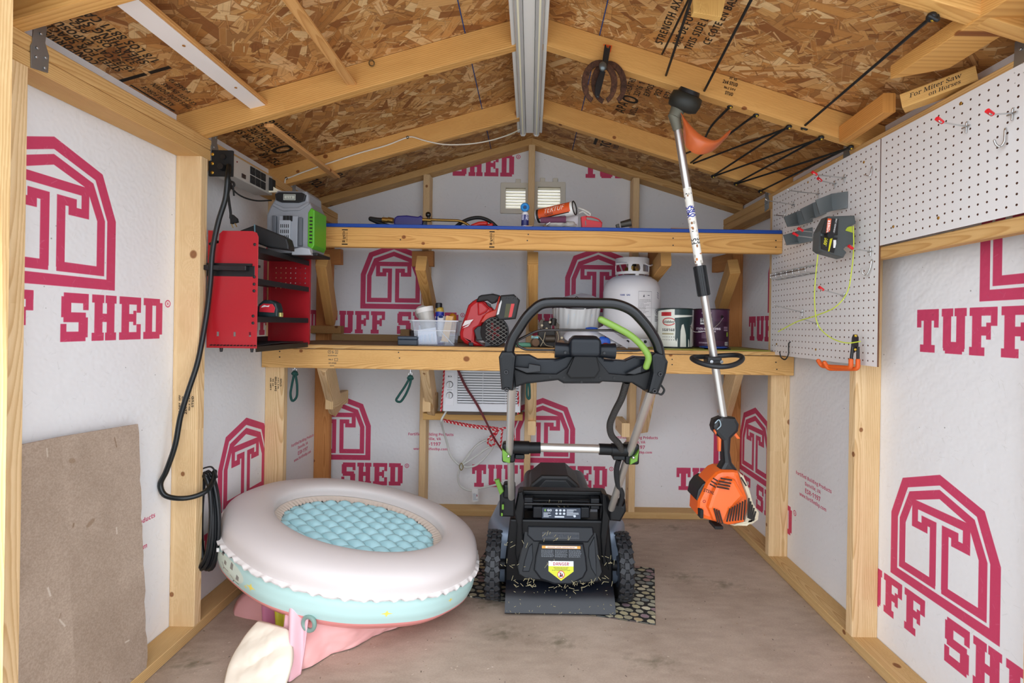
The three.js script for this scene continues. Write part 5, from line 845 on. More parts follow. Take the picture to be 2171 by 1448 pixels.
// ---------------------------------------------------------------- pegboards
const pegWhite = mat(0xe9e6e4, .5), hardboard = mat(0x6e4630, .85);
const PX = SIR - .0065;              // room-side face of the pegboards
function pegBoard(label, z0, z1, y0, y1) {
  const t = thing('pegboard', label, 'pegboard'), P = .0254, th = .0055, R = .0031, N = 8, pos = [], back = [], wall = [];
  const nz = Math.floor((z1 - z0) / P), ny = Math.floor((y1 - y0) / P), mz = (z1 - z0 - nz * P) / 2, my = (y1 - y0 - ny * P) / 2;
  const tri = (arr, ...v) => arr.push(...v.flat());
  const quad = (arr, a, b, c, d) => tri(arr, a, b, c, a, c, d);
  const F = (z, y) => [PX, y, z], K = (z, y) => [PX + th, y, z];
  for (let i = 0; i < nz; i++) for (let j = 0; j < ny; j++) {
    const cz = z0 + mz + (i + .5) * P, cy = y0 + my + (j + .5) * P, h = P / 2;
    for (let k = 0; k < N; k++) {
      const a = (k + .5) / N * 2 * PI, b = (k + 1.5) / N * 2 * PI, sq = (q) => { const c = Math.cos(q), s = Math.sin(q), m = Math.max(Math.abs(c), Math.abs(s)); return [cz + c / m * h, cy + s / m * h]; };
      const ca = [cz + Math.cos(a) * R, cy + Math.sin(a) * R], cb = [cz + Math.cos(b) * R, cy + Math.sin(b) * R];
      let sa = sq(a), sb = sq(b); const corner = [];
      const mid = (k + 1) / N * 2 * PI; if (Math.round(mid / (PI / 4)) % 2 === 1) corner.push(sq(mid));
      const ring = [ca, sa, ...corner, sb, cb];
      for (let m = 1; m < ring.length - 1; m++) tri(pos, F(...ring[0]), F(...ring[m]), F(...ring[m + 1]));
      for (let m = 1; m < ring.length - 1; m++) tri(back, K(...ring[0]), K(...ring[m + 1]), K(...ring[m]));
      quad(wall, F(...ca), F(...cb), K(...cb), K(...ca));
    }
  }
  for (const [a, b, c, d] of [[z0, z1, y0, y0 + my], [z0, z1, y1 - my, y1], [z0, z0 + mz, y0 + my, y1 - my], [z1 - mz, z1, y0 + my, y1 - my]]) { if (b - a < 1e-6 || d - c < 1e-6) continue; quad(pos, F(a, c), F(b, c), F(b, d), F(a, d)); quad(back, K(a, c), K(a, d), K(b, d), K(b, c)); }
  for (const [p, q] of [[[z0, y0], [z1, y0]], [[z1, y0], [z1, y1]], [[z1, y1], [z0, y1]], [[z0, y1], [z0, y0]]]) quad(wall, F(...p), K(...p), K(...q), F(...q));
  const mk = (a) => { const g = new THREE.BufferGeometry(); g.setAttribute('position', new THREE.Float32BufferAttribute(a, 3)); g.setAttribute('uv', new THREE.Float32BufferAttribute(new Float32Array(a.length / 3 * 2), 2)); g.computeVertexNormals(); return g; };
  part(t, 'painted_face', mk(pos), pegWhite); part(t, 'core', merge(mk(back), mk(wall)), hardboard, 'brown hardboard core with holes');
  const scr = [[z0 + .06, y0 + .05], [z1 - .08, y1 - .05], [z0 + .3, y1 - .02], [z1 - .35, y0 + .04]].filter(([a]) => a > z0 && a < z1);
  parts(t, 'screw', scr.map(([z, y]) => new THREE.SphereGeometry(.0048, 10, 6).scale(.4, 1, 1).translate(PX - .0006, y, z)), mat(0xb98a3c, .35, .7));
  return t;
}
pegBoard('tall white pegboard beside the shelf ends', -2.352, -1.627, .992, 1.738);
pegBoard('low white pegboard strip nearest the doorway', -1.623, -1.04, 1.388, 1.738);
single('wood_rail', beam([SIR + .019, 1.366, -1.145], [SIR + .019, 1.366, -1.738], .038, .038), plateWood[1], 'pine rail under the low pegboard strip', 'rail');
// hooks: the wire leaves two holes of the board and runs out into the room
const wireM = mat(0xd0d2d2, .22, 1), redTip = mat(0xd8202a, .4);
function hook(label, base, tip, o = {}) {
  const t = thing('peg_hook', label, 'hook'), r = .0021, q = [base[0], base[1], base[2]];
  const far = [tip[0], tip[1], tip[2]], up = [tip[0] + (tip[0] - q[0]) * .1, tip[1] + .008, tip[2]];
  part(t, 'wire', merge(pipe([[PX + .004, q[1], q[2]], [PX - .004, q[1], q[2]], lerp(q, far, .8), far, [far[0] - .006, far[1] + .006, far[2]]], r, .01, 8), pipe([[PX + .004, q[1] + .012, q[2]], [PX - .004, q[1] + .012, q[2]], [PX - .005, q[1] - .016, q[2]]], r, .004, 8), rod([PX - .005, q[1] - .001, q[2] - .012], [PX - .005, q[1] - .001, q[2] + .012], r)), wireM);
  if (o.red) part(t, 'tip', rod(lerp(q, far, .93), [far[0] - .009, far[1] + .009, far[2]], .0046, .0052, 10), redTip, 'red rubber tip');
}
hook('red tipped wire hook high on the strip', [1.1345,1.6481,-1.3006], [0.9888,1.6199,-1.21], { red: 1 });
hook('red tipped wire hook nearest the right picture edge', [1.1345,1.6295,-1.176], [1.0286,1.6008,-1.12], { red: 1 });
hook('upper of two stacked red tipped hooks near the ceiling', [1.1345,1.6643,-1.808], [0.9845,1.6533,-1.74], { red: 1 });
hook('lower of two stacked red tipped hooks near the ceiling', [1.1345,1.6579,-1.8637], [1.0277,1.6442,-1.78], { red: 1 });
hook('bare wire hook above the grey brackets', [1.1345,1.6489,-1.9701], [0.9787,1.6405,-1.9], {});
hook('bare wire hook nearest the upper shelf end', [1.1345,1.6513,-2.1569], [0.97,1.6427,-2.06], {});
hook('red tipped hook right of the line spool', [1.1345,1.3751,-1.6613], [1.0465,1.3783,-1.63], { red: 1 });
hook('red tipped hook holding the line spool, upper', [1.1345,1.469,-1.8646], [0.9866,1.4742,-1.83], { red: 1 });
hook('red tipped hook holding the line spool, lower', [1.1345,1.4469,-1.8699], [0.9837,1.4622,-1.86], { red: 1 });
hook('red tipped hook in the middle of the yellow loop', [1.1345,1.2352,-1.7973], [1.0097,1.2505,-1.73], { red: 1 });
hook('bare wire hook left of the yellow line', [1.1345,1.1828,-2.0726], [0.9727,1.2041,-1.98], {});
hook('bare wire hook where the yellow line crosses', [1.1345,1.1353,-1.9626], [1.026,1.1531,-1.9], {});
function jHook(name, label, pts, m, r = .0026) { const t = thing(name, label, 'hook'); part(t, 'wire', pipe(pts, r, .012, 8), m); }
jHook('j_hook', 'chrome J hook nearest the right picture edge', [[PX + .003, ...[1.1345,1.6024,-1.1977].slice(1)], [1.1285,1.5987,-1.1914], [1.1265,1.5676,-1.1899], [1.1225,1.5559,-1.1951], [1.1145,1.5616,-1.1987], [1.1105,1.5732,-1.1995]], wireM);
jHook('j_hook', 'chrome J hook right of the line spool', [[PX + .003, ...[1.1345,1.3482,-1.6607].slice(1)], [1.1285,1.3454,-1.6519], [1.1265,1.316,-1.6552], [1.1225,1.2952,-1.6674], [1.1145,1.3024,-1.6769], [1.1105,1.3178,-1.6736]], wireM);
jHook('j_hook', 'black J hook at the bottom corner of the pegboard', [[PX + .003, ...[1.1345,1.0579,-2.1704].slice(1)], [1.1265,1.0516,-2.1706], [1.1225,1.0006,-2.1614], [1.1145,0.9751,-2.173], [1.1045,0.9859,-2.1944], [1.1005,1.0107,-2.1955]], mat(0x151515, .4));
jHook('l_hook', 'small wire L hook under the two stacked hooks', [[PX + .003, ...[1.1345,1.6615,-1.6656].slice(1)], [1.1285,1.6562,-1.659], [1.1265,1.625,-1.66], [1.1145,1.6341,-1.6752]], wireM, .002);
jHook('l_hook', 'small wire L hook beside the grey brackets', [[PX + .003, ...[1.1345,1.6497,-2.2286].slice(1)], [1.1285,1.6457,-2.2209], [1.1265,1.616,-2.2202], [1.1045,1.628,-2.2571]], wireM, .002);
// wire rack
{
  const t = thing('wire_rack', 'small chrome wire rack clipped to the pegboard', 'wire rack'), a = [1.1305,1.3481,-2.279], b = [1.1305,1.3658,-1.9619], y = (a[1] + b[1]) / 2, z0 = [1.1345,1.3664,-2.2876][2], z1 = [1.1345,1.333,-1.9679][2];
  part(t, 'rails', merge(rod([PX - .003, y + .012, z0], [PX - .003, y + .012, z1], .0024), rod([PX - .003, y - .02, z0], [PX - .003, y - .02, z1], .0024), rod([PX - .05, y - .006, z0 + .03], [PX - .05, y - .006, z1], .0024)), wireM);
  parts(t, 'rung', Array.from({ length: 7 }, (_, i) => { const z = z0 + .03 + i * (z1 - z0 - .035) / 6; return pipe([[PX - .003, y + .012, z], [PX - .05, y + .006, z], [PX - .05, y - .018, z], [PX - .004, y - .02, z]], .002, .008, 6); }), wireM);
}
// folded grey tool brackets
const greyPl = mat(0x6f7678, .42);
function bracket(label, foldT, foldB, boardT, boardB, tipT, tipB) {
  const t = thing('tool_bracket', label, 'bracket'), q = (A, B, C, D) => softSheet(patch(A, B, C, D), 2, 2, .0035);
  part(t, 'back_flange', q(foldB, boardB, foldT, boardT), greyPl); part(t, 'front_flange', q(tipB, foldB, tipT, foldT), greyPl);
  part(t, 'lip', q(add3(tipB, [0, 0, 0]), foldB, add3(tipB, [.018, .012, -.012]), add3(foldB, [.012, .012, -.004])), greyPl);
}
bracket('largest grey folded bracket, top of the row of three', [1.1045,1.6146,-1.8422], [1.1045,1.55,-1.8347], [1.1305,1.6088,-1.7869], [1.1305,1.5498,-1.7881], [1.0233,1.58,-1.8], [1.0394,1.5273,-1.8]);
bracket('middle grey folded bracket of the sloping row of three', [1.1045,1.6099,-1.9655], [1.1045,1.5476,-1.9442], [1.1305,1.618,-1.9154], [1.1305,1.5596,-1.9138], [1.0338,1.5758,-1.92], [1.0509,1.5306,-1.92]);
bracket('lowest grey folded bracket of the sloping row of three', [1.1045,1.6035,-2.084], [1.1045,1.5421,-2.0638], [1.1305,1.6044,-2.0113], [1.1305,1.5469,-2.0097], [1.0211,1.5665,-2.02], [1.0371,1.5265,-2.02]);
bracket('separate grey folded bracket below the row of three', [1.1045,1.52,-2.0815], [1.1045,1.4661,-2.0653], [1.1305,1.5239,-2.009], [1.1305,1.4684,-2.0075], [1.0204,1.4937,-2.02], [1.0344,1.4518,-2.02]);
// trimmer-line spool
{
  const t = thing('line_spool', 'grey spool of yellow trimmer line hanging on pegboard', 'line spool');
  const f = (l, d, th, b) => prism(l.map((p) => [p[0], p[1]]).reverse(), -d, th, b);
  part(t, 'shell', f([[1.0124,1.4998,-1.7],[1.1026,1.5044,-1.7],[1.1079,1.4755,-1.7],[1.0791,1.4622,-1.7],[1.0728,1.4524,-1.7],[1.1051,1.4432,-1.7],[1.1057,1.4046,-1.7],[1.0752,1.3976,-1.7],[1.0673,1.3878,-1.7],[1.0772,1.3783,-1.7],[1.0678,1.3588,-1.7],[0.9966,1.3771,-1.7],[0.9836,1.3865,-1.7],[0.9858,1.4478,-1.7]], 1.70, .05, .006), mat(0x4f5556, .45));
  part(t, 'wound_line', f([[1.071,1.4697,-1.69],[1.0982,1.4669,-1.69],[1.0986,1.4413,-1.69],[1.0665,1.4472,-1.69]], 1.705, .03, .003), mat(0xb8c832, .5));
  const lab = (name, l, d, draw) => { const pts = l.map((p) => [p[0], p[1]]).reverse(), xs = pts.map((p) => p[0]), ys = pts.map((p) => p[1]), x0 = Math.min(...xs), x1 = Math.max(...xs), y0 = Math.min(...ys), y1 = Math.max(...ys); part(t, name, planarUV(prism(pts, -d, .004), (p) => p.x - x0, (p) => p.y - y0, x1 - x0, y1 - y0), new THREE.MeshStandardMaterial({ roughness: .45, map: canvasTex(256, 256, draw, { clamp: true }) })); };
  lab('upper_label', [[0.9973,1.4905,-1.688],[1.039,1.488,-1.688],[1.0366,1.4335,-1.688],[0.9806,1.439,-1.688]], 1.688, (c) => { c.fillStyle = '#1b1b1b'; c.fillRect(0, 0, 256, 256); c.fillStyle = '#e2571e'; c.save(); c.translate(110, 128); c.rotate(.1); c.fillRect(-28, -120, 56, 250); text(c, 'POWER', 0, 0, 56, { rot: -1.57, color: '#fff' }); c.restore(); text(c, 'TRIMMER LINE', 206, 120, 32, { rot: -1.4, color: '#ddd' }); });
  lab('lower_label', [[0.9807,1.4294,-1.688],[1.0368,1.4239,-1.688],[1.0248,1.3725,-1.688],[0.983,1.3847,-1.688]], 1.688, (c) => { c.fillStyle = '#191919'; c.fillRect(0, 0, 256, 256); text(c, '.095', 70, 90, 70, { color: '#d8d023', rot: -1.4 }); c.fillStyle = '#d8d023'; c.beginPath(); c.moveTo(140, 20); c.lineTo(180, 20); c.lineTo(130, 240); c.lineTo(110, 240); c.fill(); c.fillStyle = '#eee'; c.fillRect(190, 60, 44, 120); });
  part(t, 'hub', new THREE.CylinderGeometry(.012, .012, .02, 16).rotateX(PI / 2).translate(...[1.0061,1.4309,-1.685]), blackPl);
  part(t, 'loose_line', merge(tube([[0.9889,1.3701,-1.72],[0.9877,1.2895,-1.73],[0.9972,1.2086,-1.75],[1.0175,1.126,-1.76],[1.0358,1.0855,-1.72],[1.055,1.0683,-1.66],[1.074,1.0747,-1.62]], .0019, 80, 6), tube([[1.0774,1.4594,-1.67],[1.0735,1.3944,-1.66],[1.062,1.3144,-1.65],[1.0539,1.2367,-1.66],[1.0353,1.1903,-1.69],[1.0086,1.1609,-1.76],[0.9904,1.1396,-1.85],[0.9657,1.1013,-1.94]], .0019, 80, 6)), mat(0xc6d63c, .45), 'bright yellow line');
}
// orange rubber-coated hanger
{
  const t = thing('tool_hanger', 'black and orange tool hanger at the pegboard bottom', 'hook'), o = mat(0xe0601c, .45), bk = mat(0x18191c, .35);
  const f = (l, d, th, b, h = []) => prism(l.map((p) => [p[0], p[1]]).reverse(), -d, th, b, h);
  part(t, 'plate', f([[1.083,1.0858,-1.672],[1.0875,1.097,-1.672],[1.0986,1.0971,-1.672],[1.1036,1.0861,-1.672],[1.1026,1.0481,-1.672],[1.0901,1.0352,-1.672],[1.0804,1.0477,-1.672]], 1.672, .006, .001), bk);
  parts(t, 'screw', [[1.0884,1.0924,-1.666], [1.0876,1.0465,-1.666]].map((p) => new THREE.SphereGeometry(.005, 10, 8).translate(...p)), brass);
  parts(t, 'arm', [rod([1.0821,1.0558,-1.67], [1.0766,1.0034,-1.67], .005), rod([1.0995,1.056,-1.67], [1.1004,1.0006,-1.67], .005)], bk);
  parts(t, 'orange_arm', [pipe([[1.0765,1.0098,-1.67], [1.0769,0.9844,-1.67], [1.0549,0.9798,-1.8], [1.0426,0.9984,-1.8]], .0075, .012, 10), pipe([[1.1003,1.0101,-1.67], [1.1007,0.9816,-1.67], [1.0609,0.9723,-1.77], [1.0472,0.9939,-1.77]], .0075, .012, 10)], o);
}

// ---------------------------------------------------------------- things on the upper shelf
const face2 = (l, d, th, b = 0, h = []) => prism(l.map((p) => [p[0], p[1]]).reverse(), -d, th, b, h);
const onUp = (l, d) => l.map((p) => [p[0], Math.max(p[1], UY + .0005), p[2]]);
{
  const t = thing('gas_torch', 'blue handled brass gas torch lying on upper shelf', 'torch'), z = -2.31, br = mat(0x9c7a3c, .35, .8);
  const y = UY + .028;
  part(t, 'handle', face2([[-0.6418,1.5752,-2.3],[-0.6378,1.5993,-2.3],[-0.6249,1.6082,-2.3],[-0.5813,1.6111,-2.3],[-0.5289,1.6054,-2.3],[-0.5159,1.6121,-2.3],[-0.507,1.5992,-2.3],[-0.5087,1.5686,-2.3],[-0.5195,1.5597,-2.3],[-0.6327,1.5536,-2.3]], 2.298, .03, .007), mat(0x28246e, .35), 'dark blue plastic handle');
  part(t, 'hose_end', tube([[-0.7499,1.5931,-2.31],[-0.7236,1.5892,-2.31],[-0.6929,1.5874,-2.31]], .011, 20, 10), blackRubber);
  part(t, 'hose', tube([[-0.7499,1.5909,-2.31],[-0.7014,1.572,-2.31],[-0.6587,1.5635,-2.33],[-0.5777,1.5685,-2.36]], .009, 30, 8), blackRubber);
  part(t, 'ferrule', merge(rod([-0.6951,1.5896,-2.31], [-0.6688,1.5878,-2.31], .0125), rod([-0.6689,1.59,-2.31], [-0.6447,1.586,-2.31], .014, .014, 6)), br);
  part(t, 'tube', merge(rod([-0.5112,1.5925,-2.31], [-0.4696,1.591,-2.31], .0085), pipe([[-0.474,1.5931,-2.31],[-0.336,1.5909,-2.31],[-0.303,1.5761,-2.31],[-0.2852,1.561,-2.31]], .0062, .03, 10)), br);
  const v = part(t, 'valve', rod([-0.4828,1.5929,-2.31], [-0.4809,1.6105,-2.31], .006), blackPl); part(v, 'knob', new THREE.SphereGeometry(.013, 16, 12).translate(...[-0.4832,1.617,-2.31]), mat(0x121212, .2));
  part(t, 'stand', face2([[-0.513,1.5618,-2.31],[-0.5045,1.5838,-2.31],[-0.4915,1.5884,-2.31],[-0.4932,1.5577,-2.31]], 2.305, .03, .003), blackPl);
}
{
  const t = thing('hose_loop', 'black hose loop beside red grips on upper shelf', 'hose');
  part(t, 'hose', tube(onUp([[-0.3718,1.565,-2.36],[-0.332,1.5947,-2.36],[-0.2876,1.6133,-2.36],[-0.2429,1.6163,-2.36],[-0.1978,1.5991,-2.36],[-0.1616,1.5683,-2.36]]), .0085, 50, 10), blackRubber);
}
single('pliers', merge(tube(onUp([[-0.2845,1.5692,-2.34],[-0.2492,1.583,-2.34],[-0.2182,1.5857,-2.34]]), .011, 20, 10), tube(onUp([[-0.2189,1.5722,-2.35],[-0.1923,1.5815,-2.35]]), .009, 14, 10)), mat(0xd6302c, .4), 'red gripped pliers lying inside the black hose loop', 'pliers');
{
  const t = thing('glue_bottle', 'small navy bottle with white shoulder on upper shelf', 'bottle'), c = [-0.0337,1.5892,-2.3], w = .0175, x = c[0], z = -2.31;
  part(t, 'body', lathe([[0, 0], [w, 0], [w, .062], [w * .98, .063]], x, UY, z, 28), new THREE.MeshStandardMaterial({ roughness: .4, map: canvasTex(256, 128, (g) => { g.fillStyle = '#262a6e'; g.fillRect(0, 0, 256, 128); for (const k of [0, 64, 128, 192]) { text(g, 'AIR', k + 30, 50, 26, { color: '#eef' }); text(g, 'PRIME', k + 30, 84, 22, { color: '#eef' }); } }) }));
  part(t, 'shoulder', lathe([[w * .98, .062], [w * .8, .074], [.012, .078], [0, .078]], x, UY, z, 28), mat(0xe9e9ee, .4));
}
{
  const t = thing('tape_roll', 'bright blue tape roll standing on navy bottle', 'tape'), c = [-0.0347,1.6502,-2.3];
  part(t, 'roll', new THREE.TorusGeometry(.0135, .0075, 12, 28).scale(1, 1, 1.2).translate(c[0], UY + .078 + .0208, -2.305), mat(0x1f86cf, .4));
  part(t, 'core', new THREE.CylinderGeometry(.008, .008, .008, 16).rotateX(PI / 2).translate(c[0], UY + .0988, -2.305), mat(0x1c3a66, .5));
}
{
  const t = thing('caulk_tube', 'white and orange printed caulk tube lying on a heap', 'tube'), a = [0.0276,1.625,-2.35], b = [0.1925,1.6512,-2.28], r = .032;
  const map = canvasTex(512, 512, (g) => { g.fillStyle = '#eeece8'; g.fillRect(0, 0, 512, 512); g.fillStyle = '#e2571b'; g.fillRect(0, 40, 150, 440); g.fillStyle = '#e2571b'; g.fillRect(256, 40, 150, 440); g.fillStyle = '#2a2422'; g.fillRect(150, 60, 12, 420); g.fillRect(406, 60, 12, 420); for (const k of [0, 256]) { text(g, 'TEKTUF', 76 + k, 260, 84, { rot: -1.57, color: '#f7e9e0', weight: 'italic' }); text(g, 'CAULK', 125 + k, 330, 36, { rot: -1.57, color: '#3b1a10' }); for (let i = 0; i < 5; i++) { g.fillStyle = '#7d8b96'; g.fillRect(180 + k + i * 14, 120 + i * 9, 6, 260); } } g.fillStyle = '#1d1b1a'; g.fillRect(0, 480, 512, 32); });
  part(t, 'barrel', (() => { const g = new THREE.CylinderGeometry(r, r, V(a).distanceTo(V(b)), 36, 1, true); g.rotateY(1.9); g.rotateZ(-PI / 2); return g.applyMatrix4(frame(a, b)); })(), new THREE.MeshStandardMaterial({ map, roughness: .45, side: THREE.DoubleSide }));
  const d = lerp(a, b, .985); part(t, 'rim', (() => { const g = new THREE.TorusGeometry(r * .97, .0028, 8, 32).rotateY(PI / 2); return g.applyMatrix4(frame(a, b)).translate(b[0] - (a[0] + b[0]) / 2, b[1] - (a[1] + b[1]) / 2, b[2] - (a[2] + b[2]) / 2); })(), mat(0x2a2522, .5));
  part(t, 'plunger', rod(lerp(a, b, .70), lerp(a, b, .72), r * .96, r * .96, 28), mat(0x6a4a22, .6));
  part(t, 'base_cap', rod(lerp(a, b, -.03), lerp(a, b, .02), r * .9, r, 28), mat(0xe6e6e6, .4));
}
single('abrasive_roll', merge(rod([0.0377,1.5909,-2.272], [0.1532,1.5949,-2.262], .0135, .0145, 24)), mat(0x6b3a52, .85), 'purple brown roll of abrasive below caulk tube', 'roll');
single('white_carton', pbox([[0.1841,1.6209,-2.33][0], UY + .034, -2.33, .062, .068], .07, .002), mat(0xe6e4e6, .6), 'white carton between caulk tube and red dispenser', 'box');
single('grey_carton', pbox([[0.0347,1.5853,-2.34][0], UY + .014, -2.335, .055, .028], .08, .001), mat(0xa79c92, .75), 'low grey carton under the caulk tube end', 'box');
function crumple(c, s, seed, rough = .45) { const g = new THREE.IcosahedronGeometry(1, 5), p = g.attributes.position; for (let i = 0; i < p.count; i++) { const x = p.getX(i), y = p.getY(i), z = p.getZ(i); const k = 1 + rough * (Math.abs(noise(x * 2.3 + 9 + seed, y * 2.3 + z * 2.1, seed) - .5) * 1.1 - .25) + rough * .3 * (noise(x * 6 + seed, y * 6 + z * 5, seed + 3) - .5); p.setXYZ(i, x * k * s[0], Math.max(-s[1] * .92, y * k * s[1]), z * k * s[2]); } const q = mergeVertices(g.deleteAttribute('uv').deleteAttribute('normal')); q.computeVertexNormals(); const o = q.toNonIndexed(); o.setAttribute('uv', new THREE.Float32BufferAttribute(new Float32Array(o.attributes.position.count * 2), 2)); return o.translate(c[0], c[1] + s[1] * .92, c[2]); }
const clearBag = mat(0xe4dfd8, .22, 0, { transmission: .55, thickness: 0 });
{
  const t = thing('plastic_bag', 'clear crinkled plastic bags in front of caulk tube', 'bag');
  part(t, 'bag', merge(crumple([[0.1076,1.5666,-2.285][0], UY + .0005, -2.285], [.05, .021, .022], 3), crumple([[0.1686,1.5685,-2.29][0], UY + .0005, -2.292], [.036, .018, .02], 7)), clearBag);
  part(t, 'contents', crumple([[0.0909,1.5693,-2.3][0], UY + .0008, -2.302], [.04, .012, .014], 5), mat(0xb89a78, .8));
  part(t, 'zip', rod([0.0636,1.5677,-2.262], [0.1059,1.6006,-2.262], .0016), mat(0xf2f0ee, .3));
}
{
  const t = thing('tape_dispenser', 'red plastic tape dispenser on upper shelf', 'dispenser'), rd = mat(0xd52330, .38);
  const o = onUp([[0.2239,1.6139,-2.285],[0.2476,1.6186,-2.285],[0.2501,1.6013,-2.285],[0.3152,1.5915,-2.285],[0.3219,1.5786,-2.285],[0.318,1.5482,-2.285],[0.3029,1.548,-2.285],[0.2897,1.5564,-2.285],[0.268,1.5604,-2.285],[0.2552,1.5472,-2.285],[0.2292,1.5468,-2.285]]);
  part(t, 'body', face2(o, 2.285, .035, .003), rd);
  part(t, 'top_strap', tube([[0.2515,1.6176,-2.3],[0.2821,1.6137,-2.3],[0.3084,1.6032,-2.3],[0.3217,1.5882,-2.3]], .003, 20, 6), rd);
  part(t, 'slot', face2([[0.2415,1.5901,-2.284],[0.2456,1.5989,-2.284],[0.2482,1.5773,-2.284],[0.244,1.5685,-2.284]], 2.2838, .002), mat(0x7a7a78, .5));
}
single('strap_loop', tube([[0.2153,1.6657,-2.34],[0.2465,1.6551,-2.34],[0.2735,1.6356,-2.34],[0.2647,1.6288,-2.34],[0.2378,1.6483,-2.34],[0.2201,1.6414,-2.34]], .005, 40, 8), mat(0xdedcd4, .45), 'white plastic strap behind the red dispenser', 'strap');
{
  const t = thing('pipe_fitting', 'dark metal pipe fitting on the upper shelf edge', 'fitting'), m = mat(0x4a4741, .45, .6);
  const a = [0.4026,1.5538,-2.262], b = [0.447,1.5735,-2.25];
  part(t, 'sleeve', rod([a[0], Math.max(a[1], UY + .017), a[2]], [b[0], Math.max(b[1], UY + .025), b[2]], .0135, .0175, 24), m);
  part(t, 'bore_shade', rod(lerp([a[0], Math.max(a[1], UY + .017), a[2]], [b[0], Math.max(b[1], UY + .025), b[2]], .98), lerp([a[0], Math.max(a[1], UY + .017), a[2]], [b[0], Math.max(b[1], UY + .025), b[2]], 1.02), .0135, .0135, 20), mat(0x1a1816, .8));  // dark disc on the sleeve end, painting the shade inside it
  part(t, 'flange', face2(onUp([[0.3808,1.5749,-2.262],[0.3936,1.5794,-2.262],[0.3985,1.5408,-2.262],[0.3857,1.5364,-2.262]]), 2.26, .02, .002), m);
}
single('wood_chip', face2(onUp([[-0.0436,1.5548,-2.27],[-0.0222,1.5659,-2.27],[0.0036,1.5641,-2.27],[-0.0134,1.5531,-2.27]]), 2.268, .02, .001), mat(0xdfb98c, .8), 'small tan wood chip beside the navy bottle', 'wood chip');
single('cardboard_scrap', box([[0.6881,1.5533,-2.27][0], UY + .0035, -2.285], [.11, .007, .04], .002), mat(0xb98b5c, .85), 'thin tan cardboard scrap behind the trimmer shaft', 'scrap');

// ---------------------------------------------------------------- things on the lower shelf
const dl = (l) => l.map((p) => [p[0], Math.max(p[1], SY + .0004), p[2]]);
single('wood_block', beam([[-1.2772,1.0629,-2.85][0], SY + .062, -2.855], [[-1.08,1.066,-2.85][0], SY + .062, -2.855], .045, .05), pine(0xb69a74, 3), 'weathered wood block lying on the back rail', 'block');
single('wood_block', box([[-0.6953,1.06,-2.75][0], SY + .036, -2.78], [.05, .072, .06], .003), oldWood, 'square weathered wood block behind the clear bin', 'block');
single('dark_case', box([[-0.6315,1.0617,-2.7][0] + .01, SY + .034, -2.70], [.055, .066, .05], .006), mat(0x2a2320, .6), 'dark brown case behind the clear bin', 'case');
{ const t = thing('small_box', 'slate blue plastic case left of the clear bin', 'case'), x = [-0.5825,1.0225,-2.36][0]; part(t, 'base', box([x, SY + .014, -2.385], [.094, .028, .06], .005), mat(0x36404c, .4)); part(t, 'lid', box([x, SY + .036, -2.385], [.096, .016, .062], .006), mat(0x3d4a58, .38)); }
// clear bin and what stands in it
const binX = [-0.4565,1.0573,-2.4][0], binZ = -2.425;
{
  const t = thing('storage_bin', 'clear plastic bin filled with small supplies', 'bin');
  const T = [.106, .058], B = [.092, .048], h = .122, w = .0022, cl = mat(0xf2f5fa, .1, 0, { transmission: .88, thickness: 0 });
  const wallg = (a, b, c, d) => softSheet(patch(a, b, c, d), 1, 1, w);
  const c0 = (k, l, s) => { const q = s ? T : B; return [binX + k * q[0], SY + (s ? h : .002), binZ + l * q[1]]; };
  parts(t, 'wall', [wallg(c0(-1, 1, 0), c0(1, 1, 0), c0(-1, 1, 1), c0(1, 1, 1)), wallg(c0(1, -1, 0), c0(-1, -1, 0), c0(1, -1, 1), c0(-1, -1, 1)), wallg(c0(-1, -1, 0), c0(-1, 1, 0), c0(-1, -1, 1), c0(-1, 1, 1)), wallg(c0(1, 1, 0), c0(1, -1, 0), c0(1, 1, 1), c0(1, -1, 1))], cl);
  part(t, 'base', box([binX, SY + .0018, binZ], [B[0] * 2, .003, B[1] * 2]), cl);
  part(t, 'rim', prism(roundRect(-T[0] - .008, -T[1] - .008, T[0] + .008, T[1] + .008, .012), 0, .006, .001, [roundRect(-T[0] + .002, -T[1] + .002, T[0] - .002, T[1] - .002, .008).reverse()]).rotateX(-PI / 2).translate(binX, SY + h, binZ), mat(0xeef0f4, .3, 0, { transmission: .35, thickness: 0 }));
  part(t, 'step_ridge', merge(box([binX, SY + .072, binZ + .0545], [.198, .002, .002])), mat(0xeef0f4, .3));
}
{
  const t = thing('stick_cup', 'tilted clear cup of wooden sticks in the bin', 'cup'), a = [binX - .03, SY + .05, binZ + .006], b = [binX - .062, SY + .178, binZ + .002];
  part(t, 'cup', rod(a, b, .034, .041, 28), mat(0xeceae6, .2, 0, { transmission: .5, thickness: 0 }));
  part(t, 'band', rod(lerp(a, b, .86), lerp(a, b, 1.03), .0415, .0425, 28), mat(0xe8e4e0, .4));
  const r = mulberry(23), m = frame(a, b); parts(t, 'stick', Array.from({ length: 26 }, () => { const q = r() * 6.3, k = Math.sqrt(r()) * .03; return new THREE.BoxGeometry(.115, .0055, .0018).rotateX(r() * 3).rotateZ((r() - .5) * .08).translate(0, Math.cos(q) * k, Math.sin(q) * k).applyMatrix4(m); }), mat(0xe9d9bb, .7));
}
single('sanding_disc', new THREE.CylinderGeometry(.036, .036, .003, 32).rotateX(PI / 2 - .15).translate(binX - .082, SY + .160, binZ - .045), mat(0xa39a92, .85), 'round grey sanding disc behind the stick cup', 'disc');
